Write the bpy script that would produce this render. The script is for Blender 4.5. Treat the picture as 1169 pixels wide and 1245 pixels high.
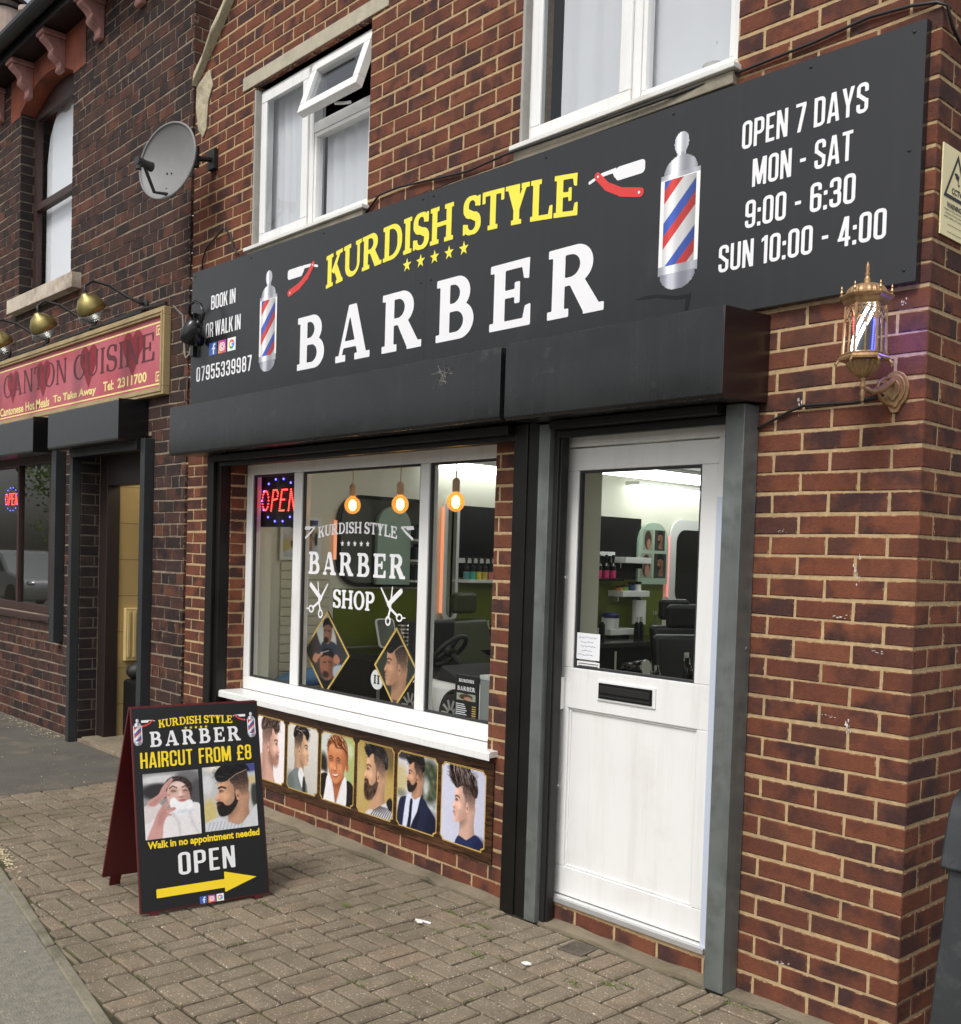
import bpy, math, random
import numpy as np
from mathutils import Matrix, Vector
PI = math.pi
sc = bpy.context.scene
for o in list(bpy.data.objects):
    bpy.data.objects.remove(o, do_unlink=True)
COL = sc.collection

# ------------------------------------------------------------------ camera
cam_d = bpy.data.cameras.new('camera'); cam = bpy.data.objects.new('camera', cam_d); COL.objects.link(cam)
cam_d.sensor_fit = 'VERTICAL'; cam_d.sensor_height = 24.0
cam_d.lens = 1277.656 / 1245.0 * 24.0
cam_d.shift_y = (723.75 - 622.5) / 1245.0
cam_d.clip_start = 0.05; cam_d.clip_end = 2000
r0 = (0.67535682, 0.73683464, 0.03111076); r1 = (0.04748182, -0.00134566, -0.9988712); r2 = (-0.73596103, 0.67607167, -0.03589505)
cam.matrix_world = Matrix(((r0[0], -r1[0], -r2[0], 1.58601), (r0[1], -r1[1], -r2[1], -3.41304), (r0[2], -r1[2], -r2[2], 1.60871), (0, 0, 0, 1)))
sc.camera = cam
# ------------------------------------------------------------------ daylight (overcast)
SUN_EL, SUN_AZ = math.radians(52), math.radians(165)      # azimuth from +y (into the building) clockwise
w = bpy.data.worlds.new("World"); sc.world = w; w.use_nodes = True
nt = w.node_tree; nt.nodes.clear()
sky = nt.nodes.new('ShaderNodeTexSky'); sky.sky_type = 'NISHITA'; sky.sun_disc = False
sky.sun_elevation = SUN_EL; sky.sun_rotation = SUN_AZ; sky.air_density = 1.0; sky.dust_density = 4.0; sky.ozone_density = 1.0
hsv = nt.nodes.new('ShaderNodeHueSaturation'); hsv.inputs['Saturation'].default_value = 0.22
bg = nt.nodes.new('ShaderNodeBackground'); bg.inputs['Strength'].default_value = 0.13
wo = nt.nodes.new('ShaderNodeOutputWorld')
nt.links.new(sky.outputs[0], hsv.inputs['Color']); nt.links.new(hsv.outputs[0], bg.inputs[0]); nt.links.new(bg.outputs[0], wo.inputs[0])
sd = bpy.data.lights.new('sun', 'SUN'); sd.energy = 1.1; sd.angle = math.radians(16); sd.color = (1.0, 0.965, 0.91)
sun = bpy.data.objects.new('sun', sd); COL.objects.link(sun)
sdir = Vector((math.sin(SUN_AZ) * math.cos(SUN_EL), math.cos(SUN_AZ) * math.cos(SUN_EL), math.sin(SUN_EL)))
sun.rotation_euler = sdir.to_track_quat('Z', 'Y').to_euler()
sun.location = (0, -8, 12)
sc.view_settings.view_transform = 'Standard'; sc.view_settings.look = 'None'
sc.view_settings.exposure = 0.45; sc.view_settings.gamma = 1.0
sc.render.engine = 'CYCLES'
sc.cycles.max_bounces = 8; sc.cycles.transparent_max_bounces = 16
sc.cycles.use_denoising = True
sc.cycles.sample_clamp_indirect = 6.0

# ------------------------------------------------------------------ helpers
def lin(c):
    return tuple((x / 12.92 if x <= 0.04045 else ((x + 0.055) / 1.055) ** 2.4) for x in c)
def rgb(r, g, b): return lin((r / 255.0, g / 255.0, b / 255.0))

def tag(o, label=None, cat=None, group=None, kind=None):
    if label: o['label'] = label
    if cat: o['category'] = cat
    if group: o['group'] = group
    if kind: o['kind'] = kind
    return o
def thing(name, label, cat, loc=(0, 0, 0), group=None):
    o = bpy.data.objects.new(name, None); COL.objects.link(o); o.location = loc; o.empty_display_size = 0.1
    return tag(o, label, cat, group)
def wloc(o):
    v = Vector((0, 0, 0))
    while o is not None:
        v = v + Vector(o.location); o = o.parent
    return v
def dup(root, loc, label):
    r = root.copy(); COL.objects.link(r); r.location = loc; r['label'] = label
    for ch in list(root.children):
        c = ch.copy(); COL.objects.link(c); c.parent = r
        for g in list(ch.children):
            d = g.copy(); COL.objects.link(d); d.parent = c
    return r

class MB:
    def __init__(s): s.v = []; s.f = []; s.m = []; s.c = []; s.M = None; s.mat = 0; s.col = (0, 0, 0)
    def add(s, vs, fs, m=None, col=None):
        n = len(s.v)
        if s.M is not None: vs = [tuple(s.M @ Vector(v)) for v in vs]
        s.v += [tuple(v) for v in vs]
        mm = s.mat if m is None else m; cc = s.col if col is None else col
        for f in fs: s.f.append([i + n for i in f]); s.m.append(mm); s.c.append(cc)
    def box(s, x0, x1, y0, y1, z0, z1, m=None, col=None):
        s.add([(x0, y0, z0), (x1, y0, z0), (x1, y1, z0), (x0, y1, z0), (x0, y0, z1), (x1, y0, z1), (x1, y1, z1), (x0, y1, z1)],
              [(3, 2, 1, 0), (4, 5, 6, 7), (0, 1, 5, 4), (1, 2, 6, 5), (2, 3, 7, 6), (3, 0, 4, 7)], m, col)
    def quad(s, a, b, c, d, m=None, col=None): s.add([a, b, c, d], [(0, 1, 2, 3)], m, col)
    def hexa(s, a, b, m=None):            # a: 4 base corners, b: 4 top corners, same order
        s.add(list(a) + list(b), [(3, 2, 1, 0), (4, 5, 6, 7), (0, 1, 5, 4), (1, 2, 6, 5), (2, 3, 7, 6), (3, 0, 4, 7)], m)
    def prism(s, poly, mp, d0, d1, m=None):
        n = len(poly)
        vs = [mp(u, v, d0) for u, v in poly] + [mp(u, v, d1) for u, v in poly]
        s.add(vs, [tuple(range(n - 1, -1, -1)), tuple(range(n, 2 * n))] + [(i, (i + 1) % n, n + (i + 1) % n, n + i) for i in range(n)], m)
    def tube(s, pts, r, n=8, m=None, closed=False):
        pts = [Vector(p) for p in pts]; k = len(pts)
        rs = r if isinstance(r, (list, tuple)) else [r] * k
        vs = []; up = None
        for i, p in enumerate(pts):
            if closed: t = pts[(i + 1) % k] - pts[i - 1]
            else: t = pts[min(i + 1, k - 1)] - pts[max(i - 1, 0)]
            t.normalize()
            if up is None:
                up = Vector((0, 0, 1)) if abs(t.z) < 0.9 else Vector((1, 0, 0))
            a = up - t * up.dot(t)
            if a.length < 1e-6: a = t.orthogonal()
            a.normalize(); b = t.cross(a); up = a
            for j in range(n):
                th = 2 * PI * j / n
                vs.append(p + (a * math.cos(th) + b * math.sin(th)) * rs[i])
        fs = []
        for i in range(k if closed else k - 1):
            i2 = (i + 1) % k
            for j in range(n):
                fs.append((i * n + j, i * n + (j + 1) % n, i2 * n + (j + 1) % n, i2 * n + j))
        if not closed: fs += [tuple(range(n - 1, -1, -1)), tuple((k - 1) * n + j for j in range(n))]
        s.add(vs, fs, m)
    def lathe(s, prof, c=(0, 0, 0), n=24, m=None, M=None, a0=0.0):
        vs = []
        for r, z in prof:
            for j in range(n):
                th = a0 + 2 * PI * j / n; p = Vector((r * math.cos(th), r * math.sin(th), z))
                if M is not None: p = M @ p
                vs.append(p + Vector(c))
        fs = []
        for i in range(len(prof) - 1):
            for j in range(n):
                fs.append((i * n + j, i * n + (j + 1) % n, (i + 1) * n + (j + 1) % n, (i + 1) * n + j))
        fs += [tuple(range(n - 1, -1, -1)), tuple((len(prof) - 1) * n + j for j in range(n))]
        s.add(vs, fs, m)
    def ball(s, c, r, n=12, k=8, m=None, M=None):
        if not isinstance(r, (tuple, list)): r = (r, r, r)
        prof = [(math.sin(PI * i / k), -math.cos(PI * i / k)) for i in range(k + 1)]
        prof[0] = (0.02, -1); prof[-1] = (0.02, 1)
        S = Matrix.Diagonal((r[0], r[1], r[2])).to_3x3()
        if M is not None: S = M @ S
        s.lathe(prof, c, n, m, S)
    def build(s, name, mats, parent=None, smooth=False, bevel=0, loc=None, attr=None, seg=2):
        if parent is not None: base = wloc(parent)
        else: base = Vector((0, 0, 0))
        L = Vector(loc) if loc is not None else base
        me = bpy.data.meshes.new(name)
        me.from_pydata([tuple(Vector(v) - L) for v in s.v], [], s.f)
        if not isinstance(mats, (list, tuple)): mats = [mats]
        for m in mats: me.materials.append(m)
        if len(mats) > 1: me.polygons.foreach_set('material_index', s.m)
        if smooth: me.polygons.foreach_set('use_smooth', [True] * len(s.f))
        if attr:
            a = me.attributes.new(attr, 'FLOAT_COLOR', 'FACE')
            a.data.foreach_set('color', np.array([(list(c) + [1.0])[:4] for c in s.c], np.float32).ravel())
        me.update()
        o = bpy.data.objects.new(name, me); COL.objects.link(o)
        if parent is not None: o.parent = parent
        o.location = L - base
        if bevel:
            b = o.modifiers.new('bevel', 'BEVEL'); b.width = bevel; b.segments = seg; b.limit_method = 'ANGLE'; b.angle_limit = math.radians(40)
            if smooth is False:
                me.polygons.foreach_set('use_smooth', [True] * len(s.f)); b.harden_normals = True
        elif smooth == 'auto':
            pass
        return o

# ------------------------------------------------------------------ materials
MATS = {}
def mat(name, col=(.5, .5, .5), rough=.5, metal=0.0, spec=.5, noise=None, bump=None, rnoise=0.0, emis=None, coat=0.0, dirt=None, streak=None):
    m = bpy.data.materials.new(name); m.use_nodes = True; t = m.node_tree; b = t.nodes['Principled BSDF']
    N = t.nodes.new; Lk = t.links.new
    b.inputs['Base Color'].default_value = (*col, 1); b.inputs['Roughness'].default_value = rough; b.inputs['Metallic'].default_value = metal
    b.inputs['Specular IOR Level'].default_value = spec; b.inputs['Coat Weight'].default_value = coat
    tc = N('ShaderNodeTexCoord')
    if noise or dirt:
        src = None
        sclv, amt = noise if noise else (8.0, 0.1)
        tx = N('ShaderNodeTexNoise'); tx.inputs['Scale'].default_value = sclv; tx.inputs['Detail'].default_value = 6; tx.inputs['Roughness'].default_value = .6
        Lk(tc.outputs['Object'], tx.inputs['Vector'])
        mr = N('ShaderNodeMapRange'); mr.inputs['From Min'].default_value = .25; mr.inputs['From Max'].default_value = .75
        mr.inputs['To Min'].default_value = 1 - amt; mr.inputs['To Max'].default_value = 1 + amt
        Lk(tx.outputs['Fac'], mr.inputs['Value'])
        mx = N('ShaderNodeMix'); mx.data_type = 'RGBA'; mx.blend_type = 'MULTIPLY'; mx.inputs['Factor'].default_value = 1
        mx.inputs['A'].default_value = (*col, 1)
        cb = N('ShaderNodeCombineColor')
        for k in range(3): Lk(mr.outputs[0], cb.inputs[k])
        Lk(cb.outputs[0], mx.inputs['B']); src = mx.outputs['Result']
        if dirt:
            dcol, dscale, lo, hi, dmax = dirt
            t2 = N('ShaderNodeTexNoise'); t2.inputs['Scale'].default_value = dscale; t2.inputs['Detail'].default_value = 8; t2.inputs['Roughness'].default_value = .65
            Lk(tc.outputs['Object'], t2.inputs['Vector'])
            m2 = N('ShaderNodeMapRange'); m2.inputs['From Min'].default_value = lo; m2.inputs['From Max'].default_value = hi; m2.inputs['To Max'].default_value = dmax
            Lk(t2.outputs['Fac'], m2.inputs['Value'])
            x2 = N('ShaderNodeMix'); x2.data_type = 'RGBA'; Lk(m2.outputs[0], x2.inputs['Factor']); Lk(src, x2.inputs['A']); x2.inputs['B'].default_value = (*dcol, 1)
            src = x2.outputs['Result']
        if streak:      # rain streaks and scuffs, stretched downwards
            mpn = N('ShaderNodeMapping'); mpn.inputs['Scale'].default_value = (16, 16, 1.1); Lk(tc.outputs['Object'], mpn.inputs[0])
            t4 = N('ShaderNodeTexNoise'); t4.inputs['Scale'].default_value = 1.0; t4.inputs['Detail'].default_value = 7; t4.inputs['Roughness'].default_value = .7; Lk(mpn.outputs[0], t4.inputs['Vector'])
            m4 = N('ShaderNodeMapRange'); m4.inputs['From Min'].default_value = .5; m4.inputs['From Max'].default_value = .72; m4.inputs['To Max'].default_value = streak[1]; Lk(t4.outputs['Fac'], m4.inputs['Value'])
            x4 = N('ShaderNodeMix'); x4.data_type = 'RGBA'; Lk(m4.outputs[0], x4.inputs['Factor']); Lk(src, x4.inputs['A']); x4.inputs['B'].default_value = (*streak[0], 1); src = x4.outputs['Result']
        Lk(src, b.inputs['Base Color'])
        if rnoise:
            m3 = N('ShaderNodeMapRange'); m3.inputs['To Min'].default_value = max(.02, rough - rnoise); m3.inputs['To Max'].default_value = min(1, rough + rnoise)
            m3.inputs['From Min'].default_value = .3; m3.inputs['From Max'].default_value = .7
            Lk(tx.outputs['Fac'], m3.inputs['Value']); Lk(m3.outputs[0], b.inputs['Roughness'])
    if bump:
        bs, bstr, bd = bump
        t3 = N('ShaderNodeTexNoise'); t3.inputs['Scale'].default_value = bs; t3.inputs['Detail'].default_value = 5
        Lk(tc.outputs['Object'], t3.inputs['Vector'])
        bp = N('ShaderNodeBump'); bp.inputs['Strength'].default_value = bstr; bp.inputs['Distance'].default_value = bd
        Lk(t3.outputs['Fac'], bp.inputs['Height']); Lk(bp.outputs[0], b.inputs['Normal'])
    if emis:
        b.inputs['Emission Color'].default_value = (*emis[0], 1); b.inputs['Emission Strength'].default_value = emis[1]
    MATS[name] = m
    return m

def brick_mat(name, c1, c2, c3, patch, patch_amt, mottle=5.0, stain=None, speck=0.0, dots=0.0, pits=.8, edge=None, lo=.42, hi=.58):
    m = bpy.data.materials.new(name); m.use_nodes = True; t = m.node_tree; b = t.nodes['Principled BSDF']; N = t.nodes.new; Lk = t.links.new
    b.inputs['Roughness'].default_value = .86; b.inputs['Specular IOR Level'].default_value = .25
    at = N('ShaderNodeAttribute'); at.attribute_name = 'bc'
    sp = N('ShaderNodeSeparateColor'); Lk(at.outputs['Color'], sp.inputs[0])
    tc = N('ShaderNodeTexCoord')
    off = N('ShaderNodeVectorMath'); off.operation = 'SCALE'; off.inputs['Scale'].default_value = 37.0; Lk(at.outputs['Vector'], off.inputs[0])
    ad = N('ShaderNodeVectorMath'); ad.operation = 'ADD'; Lk(tc.outputs['Object'], ad.inputs[0]); Lk(off.outputs[0], ad.inputs[1])
    def mix(fac, a, bb, blend='MIX'):
        x = N('ShaderNodeMix'); x.data_type = 'RGBA'; x.blend_type = blend
        for key, val in (('Factor', fac), ('A', a), ('B', bb)):
            if isinstance(val, (int, float)): x.inputs[key].default_value = val
            elif isinstance(val, tuple): x.inputs[key].default_value = (*val, 1)
            else: Lk(val, x.inputs[key])
        return x.outputs['Result']
    def rng(v, a, bb, c, d):
        x = N('ShaderNodeMapRange'); Lk(v, x.inputs['Value'])
        for k, q in (('From Min', a), ('From Max', bb), ('To Min', c), ('To Max', d)): x.inputs[k].default_value = q
        return x.outputs[0]
    def noise(scale, vec, detail=4, rough=.55):
        x = N('ShaderNodeTexNoise'); x.inputs['Scale'].default_value = scale; x.inputs['Detail'].default_value = detail; x.inputs['Roughness'].default_value = rough
        Lk(vec, x.inputs['Vector']); return x.outputs['Fac']
    base = mix(sp.outputs[0], c1, c2)
    base = mix(rng(sp.outputs[1], .80, .86, 0, .8), base, c3)
    n1 = noise(mottle, ad.outputs[0], 3)
    pf = rng(n1, lo, hi, 0, patch_amt)
    mm = N('ShaderNodeMath'); mm.operation = 'MULTIPLY'; Lk(pf, mm.inputs[0]); Lk(rng(sp.outputs[2], .05, .5, .3, 1), mm.inputs[1])
    base = mix(mm.outputs[0], base, patch)
    n2 = noise(60, tc.outputs['Object'], 5, .7)
    base = mix(1.0, base, mix(n2, (.62, .62, .62), (1.38, 1.38, 1.38)), 'MULTIPLY')
    n3 = noise(210, tc.outputs['Object'], 2)
    base = mix(1.0, base, mix(noise(11, ad.outputs[0], 4, .6), (.72, .72, .72), (1.28, 1.28, 1.28)), 'MULTIPLY')
    base = mix(rng(n3, .66, .72, 0, pits), base, (.012, .008, .008))
    if dots:
        base = mix(1.0, base, mix(noise(95, tc.outputs['Object'], 3, .6), (.72, .72, .72), (1.26, 1.25, 1.22)), 'MULTIPLY')
        base = mix(rng(noise(112, tc.outputs['Object'], 1), .675, .71, 0, dots), base, (.60, .56, .47))
    if speck:
        n4 = noise(23, tc.outputs['Object'], 9, .75)
        base = mix(rng(n4, .69, .75, 0, speck), base, (.5, .46, .42))
    if edge:      # mortar smeared over the arrises
        iv = rng(at.outputs['Alpha'], 0, 1, 1, 0); me_ = N('ShaderNodeMath'); me_.operation = 'MULTIPLY'; Lk(iv, me_.inputs[0]); Lk(rng(noise(38, tc.outputs['Object'], 5, .7), .53, .60, 0, .8), me_.inputs[1])
        base = mix(me_.outputs[0], base, edge)
    if stain:
        n5 = noise(stain[1], tc.outputs['Object'], 7, .6)
        base = mix(rng(n5, stain[2], stain[3], 0, stain[4]), base, stain[0])
    Lk(base, b.inputs['Base Color'])
    bp = N('ShaderNodeBump'); bp.inputs['Strength'].default_value = .55; bp.inputs['Distance'].default_value = .003
    ha = N('ShaderNodeMath'); ha.operation = 'ADD'; Lk(noise(120, tc.outputs['Object'], 6, .7), ha.inputs[0]); Lk(n2, ha.inputs[1])
    Lk(ha.outputs[0], bp.inputs['Height']); Lk(bp.outputs[0], b.inputs['Normal'])
    MATS[name] = m
    return m

def glass_mat(name, tint=(.93, .95, .94), ior=1.5, rough=0.0, refl=1.0):
    m = bpy.data.materials.new(name); m.use_nodes = True; t = m.node_tree; t.nodes.clear(); N = t.nodes.new; Lk = t.links.new
    o = N('ShaderNodeOutputMaterial'); mx = N('ShaderNodeMixShader'); tr = N('ShaderNodeBsdfTransparent'); gl = N('ShaderNodeBsdfGlossy'); fr = N('ShaderNodeFresnel')
    tr.inputs[0].default_value = (*tint, 1); gl.inputs['Roughness'].default_value = rough; gl.inputs[0].default_value = (refl, refl, refl, 1); fr.inputs[0].default_value = ior
    ge = N('ShaderNodeNewGeometry'); mi = N('ShaderNodeMapRange'); mi.inputs['To Min'].default_value = ior; mi.inputs['To Max'].default_value = 1.0 / ior
    Lk(ge.outputs['Backfacing'], mi.inputs['Value']); Lk(mi.outputs[0], fr.inputs['IOR'])   # thin sheet: same reflectance from either face
    Lk(fr.outputs[0], mx.inputs[0]); Lk(tr.outputs[0], mx.inputs[1]); Lk(gl.outputs[0], mx.inputs[2]); Lk(mx.outputs[0], o.inputs[0])
    return m

def paint_mat(name, rough=.35, attr='Col', emis=0.0, spec=.4, metal=0):
    m = bpy.data.materials.new(name); m.use_nodes = True; t = m.node_tree; b = t.nodes['Principled BSDF']
    at = t.nodes.new('ShaderNodeAttribute'); at.attribute_name = attr
    t.links.new(at.outputs['Color'], b.inputs['Base Color']); b.inputs['Roughness'].default_value = rough; b.inputs['Specular IOR Level'].default_value = spec
    b.inputs['Metallic'].default_value = metal
    return m

M_BRICK = brick_mat('red_brick', rgb(117, 69, 50), rgb(102, 60, 46), rgb(124, 75, 54), rgb(62, 44, 43), .92, 6.5, speck=.55, edge=rgb(164, 138, 104), lo=.42, hi=.60, stain=(rgb(74, 52, 45), 1.1, .50, .74, .5))
M_MORTAR = mat('buff_mortar', rgb(180, 154, 116), .95, noise=(40, .25), bump=(160, .6, .003), dirt=(rgb(120, 98, 76), 3.0, .5, .72, .6))
M_OLD = brick_mat('old_brick', rgb(87, 55, 46), rgb(58, 44, 40), rgb(104, 65, 50), rgb(39, 34, 34), .95, 6.0, stain=(rgb(56, 48, 46), 1.3, .46, .68, .6), speck=.45, edge=rgb(136, 122, 106))
M_OLDMORTAR = mat('lime_mortar', rgb(138, 124, 107), .95, noise=(14, .3), bump=(120, .6, .003), dirt=(rgb(84, 72, 64), 2.2, .48, .66, .75))
M_UPVC = mat('white_upvc', (.80, .80, .79), .28, streak=(rgb(178, 172, 158), .22), noise=(3, .03), dirt=(rgb(188, 182, 168), 2.4, .56, .8, .35))
M_UPVC2 = mat('aged_white_upvc', (.74, .735, .70), .35, noise=(4, .05), dirt=(rgb(150, 142, 124), 3.5, .52, .75, .5))
M_BOX = mat('black_powder_coat', (.013, .0135, .014), .27, spec=.42, streak=(rgb(104, 102, 96), .06), noise=(3, .3), rnoise=.10, dirt=(rgb(110, 108, 102), 7, .62, .80, .22))
M_BOX_SKYLIT = mat('skylit_black_powder_coat', (.040, .042, .046), .36, spec=.55, noise=(3, .2), rnoise=.08)  # paler than the barber's boxes: sky light put into the colour
M_POST = mat('dark_brown_black_paint', (.008, .0075, .007), .42, spec=.3, noise=(5, .3), rnoise=.1, bump=(30, .15, .004))
M_GALV = mat('galvanised_steel', rgb(112, 117, 115), .5, streak=(rgb(76, 78, 76), .3), metal=.35, noise=(16, .28), rnoise=.12, bump=(60, .1, .002), dirt=(rgb(84, 88, 88), 4, .5, .7, .6))
M_BLACK = mat('matt_black', (.012, .012, .012), .55)
M_GLOSSBLACK = mat('gloss_black', (.008, .008, .009), .18)
M_SIGN = mat('satin_black_sign', (.021, .0215, .023), .25, noise=(1.5, .08), spec=.48, streak=(rgb(84, 84, 84), .04), dirt=(rgb(92, 92, 92), 2.2, .6, .85, .2))
M_WHITE = mat('white_vinyl', (.84, .84, .86), .4, noise=(4, .03))
M_YELLOW = mat('yellow_vinyl', rgb(240, 229, 78), .4, noise=(4, .03))
M_RED = mat('red_vinyl', rgb(214, 62, 58), .4, noise=(4, .04))
M_GLASS = glass_mat('window_glass', (.90, .92, .91), refl=.45)
M_GLASS_UP = glass_mat('upper_window_glass', (.9, .92, .93), 1.5)
M_CHROME = mat('chrome', (.75, .75, .77), .12, metal=1.0)
M_CABLE = mat('black_cable', (.012, .012, .012), .5)
M_CONC = mat('concrete', rgb(150, 142, 126), .9, noise=(9, .2), bump=(70, .6, .004), dirt=(rgb(92, 88, 78), 3.5, .48, .7, .7))
M_CEMENT = mat('cement_render', rgb(176, 166, 140), .95, noise=(18, .25), bump=(45, .9, .01), dirt=(rgb(104, 96, 82), 6, .5, .68, .7))
M_PIC = paint_mat('printed_picture', .3)
# ------------------------------------------------------------------ flat shapes from distance fields (letters, emblems)
def f_box(x0, y0, x1, y1):
    def f(X, Y):
        dx = np.abs(X - (x0 + x1) / 2) - (x1 - x0) / 2; dy = np.abs(Y - (y0 + y1) / 2) - (y1 - y0) / 2
        return np.hypot(np.maximum(dx, 0), np.maximum(dy, 0)) + np.minimum(np.maximum(dx, dy), 0)
    return f
def f_rr(x0, y0, x1, y1, r):
    r = min(r, (x1 - x0) / 2, (y1 - y0) / 2); g = f_box(x0 + r, y0 + r, x1 - r, y1 - r)
    return lambda X, Y: g(X, Y) - r
def f_ell(cx, cy, a, b): return lambda X, Y: (np.hypot((X - cx) / a, (Y - cy) / b) - 1) * min(a, b)
def f_seg(p, q, wd):
    L = math.hypot(q[0] - p[0], q[1] - p[1]); c, s_ = (q[0] - p[0]) / L, (q[1] - p[1]) / L; g = f_box(0, -wd / 2, L, wd / 2)
    return lambda X, Y: g((X - p[0]) * c + (Y - p[1]) * s_, -(X - p[0]) * s_ + (Y - p[1]) * c)
def f_cap(p, q, wd):
    def f(X, Y):
        ax, ay = q[0] - p[0], q[1] - p[1]; h = np.clip(((X - p[0]) * ax + (Y - p[1]) * ay) / (ax * ax + ay * ay), 0, 1)
        return np.hypot(X - p[0] - ax * h, Y - p[1] - ay * h) - wd / 2
    return f
def f_poly(pts):
    def f(X, Y):
        d = np.full(X.shape, 1e9); ins = np.zeros(X.shape, bool); n = len(pts)
        for i in range(n):
            (x0, y0), (x1, y1) = pts[i], pts[(i + 1) % n]
            ex, ey = x1 - x0, y1 - y0; L2 = ex * ex + ey * ey + 1e-12
            h = np.clip(((X - x0) * ex + (Y - y0) * ey) / L2, 0, 1)
            d = np.minimum(d, np.hypot(X - x0 - ex * h, Y - y0 - ey * h))
            if y0 != y1:
                ins ^= ((Y >= min(y0, y1)) & (Y < max(y0, y1)) & (X < x0 + (Y - y0) * ex / (ey if ey else 1e-12)))
        return np.where(ins, -d, d)
    return f
def U(*fs):
    def f(X, Y):
        r = fs[0](X, Y)
        for g in fs[1:]: r = np.minimum(r, g(X, Y))
        return r
    return f
def I(*fs):
    def f(X, Y):
        r = fs[0](X, Y)
        for g in fs[1:]: r = np.maximum(r, g(X, Y))
        return r
    return f
def S(a, *bs):
    def f(X, Y):
        r = a(X, Y)
        for b in bs: r = np.maximum(r, -b(X, Y))
        return r
    return f
def mesh_field(f, x0, y0, x1, y1, h):
    nx = int(math.ceil((x1 - x0) / h)) + 1; ny = int(math.ceil((y1 - y0) / h)) + 1
    xs = x0 + np.arange(nx) * h; ys = y0 + np.arange(ny) * h
    F = f(*np.meshgrid(xs, ys)) + 1e-7
    vs = []; fs = []; key = {}
    def vert(k, p):
        if k not in key: key[k] = len(vs); vs.append(p)
        return key[k]
    In = F < 0
    for j in range(ny - 1):
        i = 0
        while i < nx - 1:
            q = In[j, i], In[j, i + 1], In[j + 1, i + 1], In[j + 1, i]
            if all(q):
                k = i
                while k < nx - 1 and k - i < 6 and In[j, k] and In[j, k + 1] and In[j + 1, k + 1] and In[j + 1, k]: k += 1
                fs.append([vert((j, i), (xs[i], ys[j])), vert((j, k), (xs[k], ys[j])), vert((j + 1, k), (xs[k], ys[j + 1])), vert((j + 1, i), (xs[i], ys[j + 1]))])
                i = k; continue
            if any(q):
                cs = [(j, i), (j, i + 1), (j + 1, i + 1), (j + 1, i)]; poly = []
                for a in range(4):
                    c0, c1 = cs[a], cs[(a + 1) % 4]; v0, v1 = F[c0], F[c1]
                    if v0 < 0: poly.append(vert(c0, (xs[c0[1]], ys[c0[0]])))
                    if (v0 < 0) != (v1 < 0):
                        t = v0 / (v0 - v1); e = (min(c0, c1), max(c0, c1))
                        poly.append(vert(('e',) + e, (xs[c0[1]] + t * (xs[c1[1]] - xs[c0[1]]), ys[c0[0]] + t * (ys[c1[0]] - ys[c0[0]]))))
                if len(poly) > 2: fs.append(poly)
            i += 1
    return vs, fs

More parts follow.
